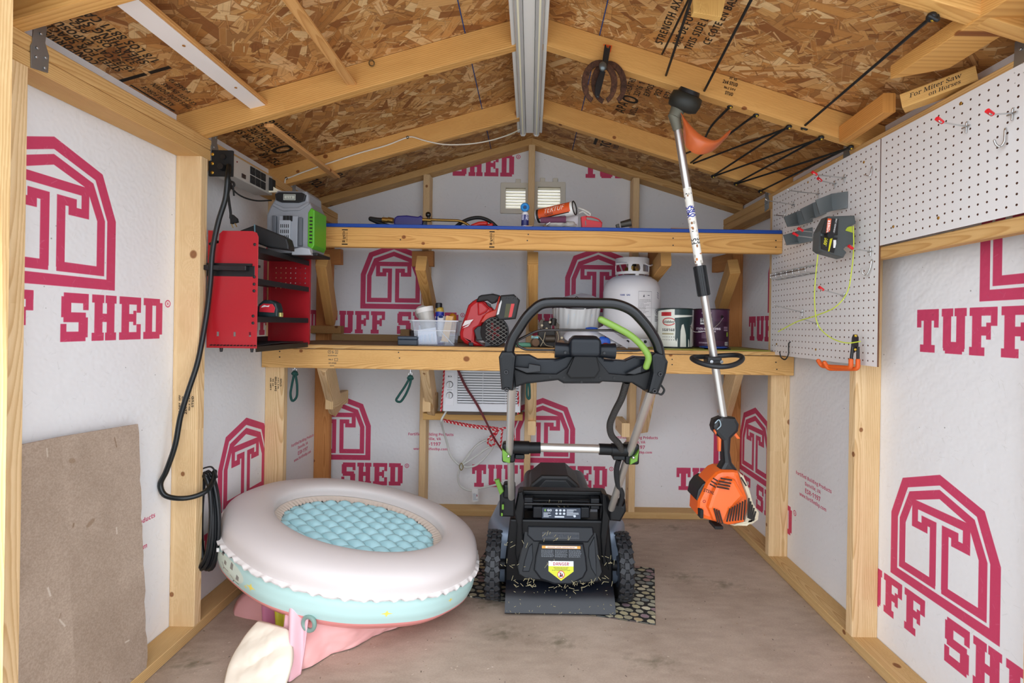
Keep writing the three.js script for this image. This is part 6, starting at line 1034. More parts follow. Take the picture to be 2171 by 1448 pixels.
{
  const t = thing('spray_bottle', 'blue labelled bottle with black cap in the bin', 'bottle'), x = binX + .008, z = binZ - .03;
  part(t, 'body', lathe([[0, .004], [.021, .004], [.021, .162], [.0205, .165]], x, SY, z, 24), new THREE.MeshStandardMaterial({ roughness: .35, map: canvasTex(256, 256, (g) => { g.fillStyle = '#1f2f9e'; g.fillRect(0, 0, 256, 256); for (const k of [0, 128]) { g.fillStyle = '#dfe8f7'; g.fillRect(10 + k, 40, 100, 16); for (let i = 0; i < 6; i++) g.fillRect(16 + k, 80 + i * 16, 80, 5); } }) }));
  part(t, 'neck', lathe([[.0205, .165], [.017, .178], [.017, .186], [0, .186]], x, SY, z, 24), mat(0xb89a40, .4));
  part(t, 'cap', lathe([[.0165, .183], [.0165, .205], [.013, .208], [0, .208]], x - .006, SY, z, 24), blackPl);
}
{ const t = thing('paper_roll', 'white rimmed dark blue roll standing in the bin', 'roll'), x = binX + .018, z = binZ; part(t, 'tube', rod([x, SY + .05, z - .01], [x + .006, SY + .138, z + .03], .0165, .0165, 24), mat(0xe8e8ea, .5)); part(t, 'core', rod([x + .0059, SY + .1375, z + .0298], [x + .0062, SY + .1395, z + .0308], .0115, .0115, 20), mat(0x1c3c86, .5)); }
single('amber_bottle', lathe([[0, .06], [.019, .06], [.019, .142], [.016, .15], [.006, .158], [0, .158]], binX + .073, SY, binZ - .018, 24), mat(0xb87616, .25), 'amber bottle at the right end of the bin', 'bottle');
single('paint_stick', beam([binX + .045, SY + .02, binZ + .036], [binX + .066, SY + .143, binZ + .028], .034, .003, [1, 0, 0], .0008), pine(0xffe7c2, 2), 'wide wooden paint stick leaning in the bin', 'stick');
single('label_card', softSheet(patch([binX - .08, SY + .006, binZ + .044], [binX + .012, SY + .006, binZ + .044], [binX - .082, SY + .074, binZ + .050], [binX + .004, SY + .088, binZ + .050]), 4, 4, .001), new THREE.MeshStandardMaterial({ roughness: .5, map: canvasTex(256, 192, (g) => { g.fillStyle = '#f1f1f2'; g.fillRect(0, 0, 256, 192); const r = mulberry(9); for (let i = 0; i < 13; i++) { g.fillStyle = ['#9fb4d8', '#c9c9cc', '#8fb7c8', '#d8d0cc'][Math.floor(r() * 4)]; g.fillRect(24 + i * 16, 60 + r() * 20, 5, 90); } g.strokeStyle = '#c5c7cc'; g.strokeRect(14, 40, 228, 130); }) }), 'printed white card inside the clear bin', 'card');
single('white_rod', rod([binX + .012, SY + .086, binZ + .043], [binX + .084, SY + .008, binZ + .040], .002), mat(0xf2f2f2, .4), 'thin white rod leaning inside the bin', 'rod');
// red cordless blower
{
  const t = thing('cordless_blower', 'red cordless blower with round black grille and battery', 'blower'), rd = mat(0xb8161c, .36), z = 2.38;
  const body = part(t, 'body', face2(dl([[-0.3407,1.0705,-2.4],[-0.3321,1.1048,-2.4],[-0.3018,1.2031,-2.4],[-0.2794,1.2239,-2.4],[-0.2591,1.2356,-2.4],[-0.2179,1.2203,-2.4],[-0.1833,1.189,-2.4],[-0.1761,1.1709,-2.4],[-0.2166,1.1384,-2.4],[-0.2387,1.0949,-2.4],[-0.2612,1.0831,-2.4],[-0.265,1.033,-2.4],[-0.2191,1.0065,-2.4],[-0.2873,1.0054,-2.4],[-0.3171,1.0186,-2.4],[-0.3379,1.041,-2.4]]), z, .12, .018), rd);
  part(body, 'shoulder', face2([[-0.2556,1.2183,-2.37],[-0.2331,1.2187,-2.37],[-0.2012,1.1877,-2.37],[-0.2144,1.1695,-2.37],[-0.2411,1.1556,-2.37],[-0.2523,1.1555,-2.37]], 2.368, .08, .008), rd);
  part(body, 'upper_arm', face2([[-0.2406,1.1197,-2.37],[-0.2143,1.165,-2.37],[-0.1697,1.1837,-2.37],[-0.1527,1.2469,-2.37],[-0.1459,1.247,-2.37],[-0.158,1.1569,-2.37],[-0.2136,1.1201,-2.37]], 2.366, .04, .005), mat(0xc93018, .38));
  part(t, 'grip', face2([[-0.2623,1.2182,-2.37],[-0.2515,1.2453,-2.37],[-0.2381,1.2523,-2.37],[-0.1821,1.2599,-2.37],[-0.1483,1.2515,-2.37],[-0.1525,1.2334,-2.37],[-0.1702,1.2152,-2.37],[-0.1881,1.2104,-2.37],[-0.2108,1.2258,-2.37],[-0.2511,1.2184,-2.37]], 2.372, .035, .008), mat(0x1b1a1b, .6));
  part(t, 'trigger', face2([[-0.2152,1.219,-2.37],[-0.1925,1.2081,-2.37],[-0.1923,1.1924,-2.37],[-0.2059,1.2011,-2.37]], 2.374, .02, .002), blackPl);
  const bt = part(t, 'battery', face2([[-0.1419,1.2497,-2.34],[-0.0799,1.2552,-2.34],[-0.0529,1.229,-2.34],[-0.0715,1.1399,-2.34],[-0.149,1.1321,-2.34],[-0.1648,1.1518,-2.34]], 2.33, .07, .007), mat(0x191919, .5), 'black battery pack');
  part(bt, 'side_label', face2([[-0.1164,1.2098,-2.33],[-0.0767,1.2104,-2.33],[-0.089,1.1484,-2.33],[-0.1243,1.1456,-2.33]], 2.3285, .002), new THREE.MeshStandardMaterial({ color: 0x4a4a26, roughness: .5 }));
  part(bt, 'red_stripe', face2([[-0.0921,1.2102,-2.33],[-0.0767,1.2104,-2.33],[-0.089,1.1484,-2.33],[-0.1044,1.1459,-2.33]], 2.3278, .002), mat(0xd83a3a, .45));
  part(bt, 'rib', merge([0, 1, 2, 3].map((i) => pbox([[-0.1324,1.2404,-2.33][0] + .012 + i * .017, [-0.1323,1.2382,-2.33][1], -2.328, .008, .01], .004, .001))), mat(0x2a2a2a, .5));
  part(bt, 'name_plate', face2([[-0.1601,1.1562,-2.335],[-0.1498,1.205,-2.335],[-0.1391,1.2273,-2.335],[-0.1367,1.2185,-2.335],[-0.1491,1.1608,-2.335]], 2.3275, .003), mat(0xd9d9d9, .4));
  // intake grille
  const c = [-0.1695,1.0783,-2.36], R = .066; const gr = part(t, 'grille_ring', new THREE.TorusGeometry(R, .0042, 10, 48).scale(.96, 1, 1).translate(c[0], c[1], -2.352), blackPl);
  part(t, 'intake', rod([c[0], c[1], -2.357], [c[0] - .012, c[1], -2.42], R, R * .9, 40), mat(0x140a0a, .8));
  part(t, 'fan', merge(Array.from({ length: 6 }, (_, i) => new THREE.BoxGeometry(.014, .034, .002).translate(0, .024, 0).rotateY(.5).rotateZ(i * PI / 3).translate(c[0] - .01, c[1], -2.3545))), mat(0x6a1218, .6));
  const bars = []; for (const s of [-1, 1]) for (let i = -4; i <= 4; i++) { const off = i * .0155, half = Math.sqrt(Math.max(0, R * R - off * off)) * .97, a = s * .55; bars.push(new THREE.BoxGeometry(half * 2, .0024, .003).translate(0, off, 0).rotateZ(a).scale(.96, 1, 1).translate(c[0], c[1], -2.3505)); }
  parts(gr, 'grille_bar', bars, mat(0x6e6b64, .5));
  part(t, 'duct', face2(dl([[-0.2703,1.0834,-2.36],[-0.2527,1.1016,-2.36],[-0.2304,1.1064,-2.36],[-0.2248,1.0349,-2.36],[-0.2561,1.0344,-2.36]]), 2.366, .06, .004), blackPl);
  part(t, 'foot', merge(face2(dl([[-0.2127,1.0354,-2.35],[-0.1789,1.0136,-2.35],[-0.2099,0.9998,-2.35],[-0.2166,0.9997,-2.35]]), 2.346, .05, .002), face2(dl([[-0.2965,1.0241,-2.38],[-0.2739,1.0245,-2.38],[-0.2713,1.002,-2.38],[-0.2939,1.0016,-2.38]]), 2.372, .05, .004)), mat(0x2a2c30, .5));
  part(t, 'emblem', face2([[-0.3242,1.1004,-2.36],[-0.3113,1.1275,-2.36],[-0.2711,1.1348,-2.36],[-0.2887,1.1144,-2.36]], 2.3605, .0012), mat(0xe2d8d6, .5));
  part(t, 'emblem_bolt', face2([[-0.3241,1.0915,-2.36],[-0.302,1.1053,-2.36],[-0.2842,1.1167,-2.36],[-0.2974,1.1009,-2.36]], 2.3605, .0012), mat(0xe2d8d6, .5));
}
// greasy engine parts
{
  const t = thing('carburettor', 'greasy old carburettor with springs and linkage', 'engine part'), m = mat(0x4a4036, .5, .5), d2 = mat(0x26211d, .5, .4), lt = mat(0x9a8c74, .4, .7); const r = mulberry(3), z = 2.40;
  const bx = (a, th, rr3) => { const q = a.slice(); return pbox(q, th, rr3); };
  const Y = (b) => { const lo = SY + .0004; if (b[1] - b[4] / 2 < lo) { const top = b[1] + b[4] / 2; b[4] = top - lo; b[1] = (top + lo) / 2; } return b; };
  part(t, 'body', merge(bx(Y([0.0784,1.0453,-2.4,0.0864,0.0864]), .07, .006), bx(Y([0.0729,1.1055,-2.4,0.05,0.0569]), .05, .005)), d2);
  part(t, 'bowl', rod([0.0711,1.0478,-2.385], [0.1163,1.0485,-2.385], .017, .017, 20), m);
  part(t, 'throat', merge(rod([0.1065,1.1117,-2.39], [0.1105,1.1435,-2.39], .014, .016, 18)), d2);
  part(t, 'bore_shade', rod([0.1104,1.1412,-2.388], [0.111,1.1468,-2.388], .010, .010, 16), blackMatte);  // black disc capping the throat, coloured as the shade inside
  parts(t, 'wheel', [rod([0.0171,1.0287,-2.39], [0.026,1.0295,-2.37], .019, .019, 20), rod([0.1395,1.0261,-2.39], [0.1473,1.0269,-2.37], .016, .018, 20)], mat(0x6b4f38, .6));
  parts(t, 'linkage', [tube([[0.0077,1.0517,-2.37],[0.0345,1.0611,-2.37],[0.0573,1.039,-2.37],[0.0756,1.0168,-2.37],[0.1072,1.0106,-2.37]], .0022, 30, 6), tube([[0.0702,1.0774,-2.37],[0.0618,1.0391,-2.37],[0.0487,1.0119,-2.37]], .0022, 20, 6), tube([[0.1239,1.0895,-2.37],[0.1334,1.0537,-2.37],[0.125,1.0176,-2.37]], .0022, 20, 6)], lt);
  part(t, 'flange', bx(Y([0.0212,1.0539,-2.38,0.0361,0.0135]), .05, .002), mat(0x6fa0a4, .35, .5));
  parts(t, 'nut', [[0.0766,1.0955,-2.37], [0.1492,1.0539,-2.37], [0.0539,1.1108,-2.37], [0.0918,1.1272,-2.37]].map((p) => new THREE.CylinderGeometry(.006, .006, .008, 6).rotateX(PI / 2).translate(...p)), lt);
  part(t, 'lever', merge(face2([[0.0338,1.1105,-2.38],[0.0469,1.1378,-2.38],[0.0604,1.1425,-2.38],[0.0567,1.0883,-2.38]], 2.376, .01, .001), face2([[0.1238,1.13,-2.38],[0.1375,1.1167,-2.38],[0.1338,1.067,-2.38],[0.1201,1.0758,-2.38]], 2.378, .01, .001)), m);
}
{ const x = [-0.033,1.0177,-2.42][0]; single('green_case', box([x, SY + .010, -2.43], [.075, .02, .07], .005), mat(0x4f8f72, .45), 'flat green case left of the carburettor', 'case'); }
// bucket wrapped in a white bag
{
  const t = thing('bagged_bucket', 'bucket wrapped in thin white plastic bag', 'bucket'), x = [0.2393,1.2131,-2.62][0], z = -2.62;
  const R = (y) => .098 + y * .07, H = .235;
  part(t, 'bucket', lathe([[0, .001], [.1, .001], [.118, H - .07], [.115, H - .07], [0, .01]], x, SY, z, 36), mat(0xc9d2da, .4));
  const pl = mat(0xe9e8e6, .4, 0, { transmission: .25, thickness: 0 });
  const neckY = .198;
  part(t, 'bag_skirt', gridSurf((u, v) => { const th = -u * 2 * PI, y = .004 + v * (neckY - .004), rr4 = (.104 + .02 * v) * (1 + .018 * Math.sin(th * 23 + v * 3) * v + .02 * Math.sin(th * 7 + v * 5)); return [x + Math.cos(th) * rr4, SY + y, z + Math.sin(th) * rr4]; }, 140, 16), pl);
  part(t, 'bag_top', gridSurf((u, v) => { const th = -u * 2 * PI, q = v * PI * .5, bul = 1.1 * Math.cos(q) + .0, k = 1 + .035 * Math.sin(th * 31 + v * 4) * (1 - v) + .03 * Math.sin(th * 5 + 1); const rr5 = .127 * (v < .12 ? .93 + v * 1.4 : bul) * k; return [x + Math.cos(th) * rr5, SY + neckY + .075 * Math.sin(q) * (1 + .12 * Math.cos(th + .6)), z + Math.sin(th) * rr5]; }, 140, 20), pl);
  part(t, 'tie', tube(Array.from({ length: 40 }, (_, i) => { const a = i / 40 * 2 * PI; return [x + Math.cos(a) * .1255, SY + neckY - .003 + .004 * Math.sin(a * 3), z + Math.sin(a) * .1255]; }), .0022, 120, 6, true), blackMatte);
  part(t, 'tie_knot', merge(tube([[0.215,1.2456,-2.49],[0.2266,1.2575,-2.49],[0.2362,1.2506,-2.49],[0.2245,1.241,-2.49],[0.2081,1.2384,-2.49]], .002, 20, 6)), blackMatte);
}
// slumped shopping bags
{
  const t = thing('shopping_bag', 'slumped white and blue shopping bag on lower shelf', 'bag');
  const pl = mat(0xe6e6ea, .35, 0, { transmission: .2, thickness: 0 });
  part(t, 'bag', merge(crumple([[0.2667,1.0633,-2.44][0], SY + .0004, -2.45], [.105, .047, .055], 11, .4), crumple([[0.3796,1.0426,-2.42][0], SY + .0004, -2.43], [.075, .026, .045], 15, .4)), pl);
  part(t, 'fold', softSheet(patch([0.3094,1.0923,-2.38], [0.4602,1.0076,-2.36], [0.3555,1.1156,-2.42], [0.479,1.0311,-2.4]), 8, 4, .002), pl);
  part(t, 'blue_print', merge(crumple([[0.3501,1.0389,-2.375][0], SY + .006, -2.378], [.034, .026, .012], 21, .3), crumple([[0.2983,1.1078,-2.42][0], SY + .088, -2.43], [.03, .007, .02], 22, .3)), mat(0x1f55b8, .4), 'blue printed area');
  part(t, 'red_print', crumple([[0.3574,1.0216,-2.362][0], SY + .004, -2.364], [.018, .012, .008], 25, .3), mat(0xa3202e, .4), 'red printed area');
}
// propane cylinder
{
  const t = thing('propane_cylinder', 'white propane cylinder with slotted collar on lower shelf', 'gas cylinder'), x = [0.5315,1.2162,-2.58][0], z = -2.63, R = .150, w = mat(0xdedbdc, .38);
  part(t, 'tank', lathe([[0, .03], [.06, .032], [.11, .045], [.138, .075], [R, .115], [R, .285], [.145, .315], [.13, .345], [.1, .366], [.05, .378], [0, .38]], x, SY, z, 56), w);
  part(t, 'weld', new THREE.TorusGeometry(R, .0018, 6, 56).rotateX(PI / 2).translate(x, SY + .20, z), mat(0xd0cdce, .4));
  part(t, 'foot_ring', (() => { const g = new THREE.CylinderGeometry(.105, .115, .05, 40, 1, true); return g.translate(x, SY + .0255, z); })(), mat(0xd5d3d6, .4, 0, { side: THREE.DoubleSide }));
  parts(t, 'foot_hole_shade', [-.35, .5].map((a) => new THREE.CylinderGeometry(.008, .008, .004, 14).rotateX(PI / 2).translate(x + Math.sin(a) * .11, SY + .03, z + Math.cos(a) * .112)), blackMatte);  // solid black discs drawn for the shade within the ring holes
  // collar: a band with openings, three-quarters round
  const cr = .088, y0 = SY + .365, hh = .098, col = []; const bandP = (a, b, lo, hi) => { const n = Math.max(2, Math.ceil(Math.abs(b - a) / .12)); const o = [], P = (ang, yy, r) => [x + Math.sin(ang) * r, y0 + yy, z + Math.cos(ang) * r]; const ps = [], ix = []; for (let i = 0; i <= n; i++) { const q = a + (b - a) * i / n; ps.push(...P(q, lo, cr), ...P(q, hi, cr), ...P(q, hi, cr - .004), ...P(q, lo, cr - .004)); } for (let i = 0; i < n; i++) { const k = i * 4; for (let f = 0; f < 4; f++) { const f2 = (f + 1) % 4; ix.push(k + f, k + 4 + f, k + 4 + f2, k + f, k + 4 + f2, k + f2); } } ix.push(0, 1, 2, 0, 2, 3, n * 4, n * 4 + 2, n * 4 + 1, n * 4, n * 4 + 3, n * 4 + 2); const g = new THREE.BufferGeometry(); g.setAttribute('position', new THREE.Float32BufferAttribute(ps, 3)); g.setIndex(ix); const q = g.toNonIndexed(); q.computeVertexNormals(); q.setAttribute('uv', new THREE.Float32BufferAttribute(new Float32Array(q.attributes.position.count * 2), 2)); return q; };
  const A0 = -1.9, A1 = 1.9;
  col.push(bandP(A0, A1, .062, hh), bandP(A0, A1, .012, .026));
  for (const [a, b] of [[A0, -1.55], [-.42, -.25], [.3, .48], [1.3, A1]]) col.push(bandP(a, b, .02, .066));
  for (const [a, b] of [[-.25, .3]]) { const n = 16; for (let i = 0; i < n; i++) { const q0 = a + (b - a) * i / n, q1 = a + (b - a) * (i + 1) / n, m = ((i + .5) / n - .5) * 2, k = Math.sqrt(Math.max(0, 1 - m * m)) * .024; col.push(bandP(q0, q1, .02, .044 - k), bandP(q0, q1, .044 + k, .066)); } }
  for (const [a, b] of [[.0, .2]]) col.push(bandP(a, b, -.004, .016));
  part(t, 'collar', merge(col), mat(0xe2dfdd, .38, 0, { side: THREE.DoubleSide }));
  parts(t, 'collar_lip', [tube([[x - .085, y0 + .064, z + .03], [x - .092, y0 + .066, z + .045], [x - .06, y0 + .068, z + .07], [x - .045, y0 + .066, z + .08]], .004, 20, 6), tube([[x + .055, y0 + .066, z + .072], [x + .075, y0 + .058, z + .062], [x + .096, y0 + .064, z + .04]], .004, 20, 6)], w);
  const vl = part(t, 'valve', merge(rod([x, y0, z], [x, y0 + .06, z], .014), rod([x - .004, y0 + .04, z], [x - .035, y0 + .04, z + .02], .012), rod([x + .02, y0 + .04, z], [x + .02, y0 + .04, z + .03], .008)), mat(0x9a7a3a, .35, .8)); part(vl, 'knob', rod([x, y0 + .06, z], [x, y0 + .075, z], .022), blackPl);
  // printed label on the curve of the tank
  const lab = canvasTex(1024, 512, (g) => { g.clearRect(0, 0, 1024, 512); });
  const cy = (a0, a1, lo, hi, m) => part(t, 'label', new THREE.CylinderGeometry(R + .0006, R + .0006, hi - lo, 20, 1, true, a0, a1 - a0).translate(x, SY + (lo + hi) / 2, z), m);
  cy(.02, .52, .118, .285, ink(384, 512, (g) => { g.lineWidth = 4; g.strokeRect(6, 6, 372, 500); const r = mulberry(44); g.beginPath(); g.moveTo(120, 90); g.lineTo(150, 50); g.lineTo(170, 92); g.fill(); g.fillRect(250, 60, 60, 10); for (let i = 0; i < 17; i++) { let x2 = 20; const end = 140 + r() * 220; while (x2 < end) { const w2 = 8 + r() * 26; g.globalAlpha = .75; g.fillRect(x2, 130 + i * 20, w2, 6); x2 += w2 + 7; } } g.globalAlpha = 1; g.strokeRect(120, 420, 60, 66); text(g, 'F', 150, 454, 44, { color: '#fff' }); }, 0x4a4a52));
  cy(-.62, -.2, .255, .275, ink(256, 64, (g) => { text(g, 'YORK', 70, 34, 40, { color: '#fff' }); text(g, 'GAS', 190, 34, 40, { color: '#fff' }); }, 0x25408e));
  cy(.78, .9, .245, .285, ink(64, 128, (g) => { for (let i = 0; i < 9; i++) g.fillRect(6 + (i % 3) * 18, 8 + i * 12, 30, 8); }, 0x4a3a66));
  cy(.62, .92, .13, .20, ink(128, 192, (g) => { g.lineWidth = 5; g.beginPath(); g.arc(64, 50, 34, 0, 7); g.stroke(); text(g, '8', 64, 52, 50, { color: '#fff' }); for (let i = 0; i < 7; i++) g.fillRect(24, 104 + i * 12, 40 + (i * 37 % 50), 5); }, 0x3a3a3e));
}
// paint cans
function paintCan(label, x, z, R, H, map, rimCol, turn = 0) {
  const t = thing('paint_can', label, 'paint can');
  const g = new THREE.CylinderGeometry(R, R, H - .012, 48, 1, true); part(t, 'body', g.rotateY(turn).translate(x, SY + H / 2, z), new THREE.MeshStandardMaterial({ map, roughness: .35, metalness: .05 }));
  parts(t, 'rim', [SY + .004, SY + H - .004].map((y) => new THREE.TorusGeometry(R + .0005, .003, 8, 48).rotateX(PI / 2).translate(x, y, z)), rimCol);
  part(t, 'lid', new THREE.CylinderGeometry(R - .004, R - .004, .004, 40).translate(x, SY + H - .008, z), mat(0xa9a9a6, .35, .8));
  part(t, 'bottom', new THREE.CylinderGeometry(R, R, .004, 40).translate(x, SY + .0025, z), mat(0x88888a, .4, .8));
  return t;
}
{
  const x = [0.7217,1.0974,-2.52][0], z = -2.49;
  paintCan('white paint can with dark green paint running down', x, z, .083, .196, canvasTex(1024, 384, (g) => {
    g.fillStyle = '#e6e8dc'; g.fillRect(0, 0, 1024, 384); const F = 0;   // the front of the can lies where the map starts
    const at = (deg) => ((deg / 360 * 1024) % 1024 + 1024) % 1024;
    g.fillStyle = '#b9252c'; g.fillRect(at(-50), 30, 110, 40);
    g.lineWidth = 9; g.strokeStyle = '#c8342f'; g.beginPath(); g.ellipse(at(-20), 128, 64, 36, 0, 0, 7); g.stroke(); text(g, 'Glidden', at(-20), 130, 34, { color: '#161616' });
    text(g, 'SG8168', at(-22), 212, 38, { color: '#222' }); g.fillStyle = '#b5ae8c'; g.fillRect(at(-45), 244, 120, 16); g.fillStyle = '#3a3a36'; for (let i = 0; i < 12; i++) g.fillRect(at(-42) + (i % 6) * 22, 280 + Math.floor(i / 6) * 30, 9, 6);
    g.fillStyle = '#223c3c'; g.beginPath(); g.moveTo(at(-4), 0); const pts = [[-2, 90], [2, 140], [3, 230], [2, 300], [6, 330], [10, 290], [11, 384], [19, 384], [20, 220], [24, 160], [30, 150], [35, 200], [40, 260], [42, 384], [50, 384], [51, 300], [56, 320], [58, 384], [62, 384], [63, 180], [70, 150], [90, 100], [100, 60], [110, 0]]; for (const [a, b] of pts) g.lineTo(at(a) < 300 || a < 0 ? (a < 0 ? at(a) - 1024 : at(a)) : at(a), b); g.closePath(); g.fill();
    g.fillRect(0, 0, 300, 60);
  }), mat(0x20302e, .4), -.3);
}
{
  const x = [0.9187,1.1003,-2.55][0], z = -2.535;
  const t = paintCan('dark purple paint can with black and white label', x, z, .0855, .198, canvasTex(1024, 384, (g) => {
    g.fillStyle = '#4a2440'; g.fillRect(0, 0, 1024, 384); const at = (deg) => ((deg / 360 * 1024) % 1024 + 1024) % 1024;
    const base = at(0); const wrap = (fn) => { for (const o of [0, -1024]) { g.save(); g.translate(o, 0); fn(); g.restore(); } };
    wrap(() => { const L = 1024 - 190; g.fillStyle = '#3a1b33'; g.fillRect(1024 - 30, 120, 180, 200); text(g, 'MARQUEE', L + 90, 34, 20, { color: '#d9c8d6' }); g.fillStyle = '#1a1a1a'; g.fillRect(L + 26, 84, 120, 72); g.fillStyle = '#e8e4e6'; g.fillRect(L + 30, 88, 112, 64); g.fillStyle = '#151515'; g.fillRect(L + 34, 92, 104, 42); text(g, 'BEHR', L + 78, 114, 36, { color: '#f4f2f2' }); text(g, 'ULTRA', L + 86, 143, 15, { color: '#222' }); text(g, 'STAIN-BLOCKING', L + 100, 196, 30, { color: '#efe6ee' }); text(g, 'PAINT & PRIMER', L + 90, 224, 22, { color: '#efe6ee' }); for (let i = 0; i < 4; i++) { g.fillStyle = '#a98fa4'; g.fillRect(L + 46, 246 + i * 14, 70 - i * 6, 4); } text(g, 'EXTERIOR FLAT', L + 90, 340, 20, { color: '#d9c8d6' }); g.fillStyle = '#9ac43a'; g.fillRect(1024 + 110, 230, 26, 44); g.fillStyle = '#f0f0f0'; g.fillRect(1024 + 86, 330, 50, 34); g.fillStyle = '#222'; for (let i = 0; i < 8; i++) g.fillRect(1024 + 90 + i * 6, 334, 3, 24); g.fillStyle = '#bfa9bb'; for (let i = 0; i < 3; i++) g.fillRect(1024 + 70, 176 + i * 16, 60, 6); });
  }), mat(0x2a1622, .4));
  parts(t, 'ear', [[0.9345,1.1615,-2.43]].map((p) => new THREE.CylinderGeometry(.008, .008, .006, 14).rotateX(PI / 2).rotateY(.6).translate(p[0], p[1], p[2])), blackPl);
  part(t, 'bail_handle', tube([[0.9353,1.1568,-2.42],[0.9075,1.1288,-2.4],[0.8813,1.1103,-2.39],[0.8481,1.0962,-2.385],[0.8137,1.0865,-2.39],[0.7885,1.0904,-2.41],[0.7808,1.1177,-2.43]], .0022, 60, 6), mat(0xd8d6d6, .25, .9));
}
single('stir_stick', beam([[0.7828,1.0104,-2.46][0], SY + .002, -2.45], [[0.7805,1.1596,-2.46][0] + .004, [0.7805,1.1596,-2.46][1], -2.47], .02, .004, [0, 0, 1], .001), mat(0xd8cf8e, .7), 'thin stirring stick between the paint cans', 'stick');
{ const x0 = [0.6312,1.0051,-2.33][0], x1 = [1.1214,1.0128,-2.33][0]; single('green_board', prism([[x0 - .04, 2.42], [x0, 2.318], [x1, 2.318], [x1, 2.70], [x0 - .04, 2.70]], 0, .0005 + .0035, 0).rotateX(-PI / 2).translate(0, SY + .0042, 0), mat(0x9a9a34, .6), 'flat olive yellow board under the paint cans', 'board'); }
for (const o of scene.children) if (o.name.startsWith('paint_can') || o.name === 'stir_stick') o.position.y += .0046;
{ const t = thing('can_lid', 'blue plastic lid lying in front of purple can', 'lid'), x = [0.8732,1.0181,-2.37][0]; part(t, 'disc', lathe([[0, 0], [.062, 0], [.064, .004], [.06, .008], [0, .006]], x, SY + .011, -2.375, 36), mat(0x1b3f8e, .4)); part(t, 'backing', lathe([[0, 0], [.06, 0], [.06, .004], [0, .006]], x + .02, SY + .0045, -2.375, 24), mat(0x1a1a1c, .6)); }

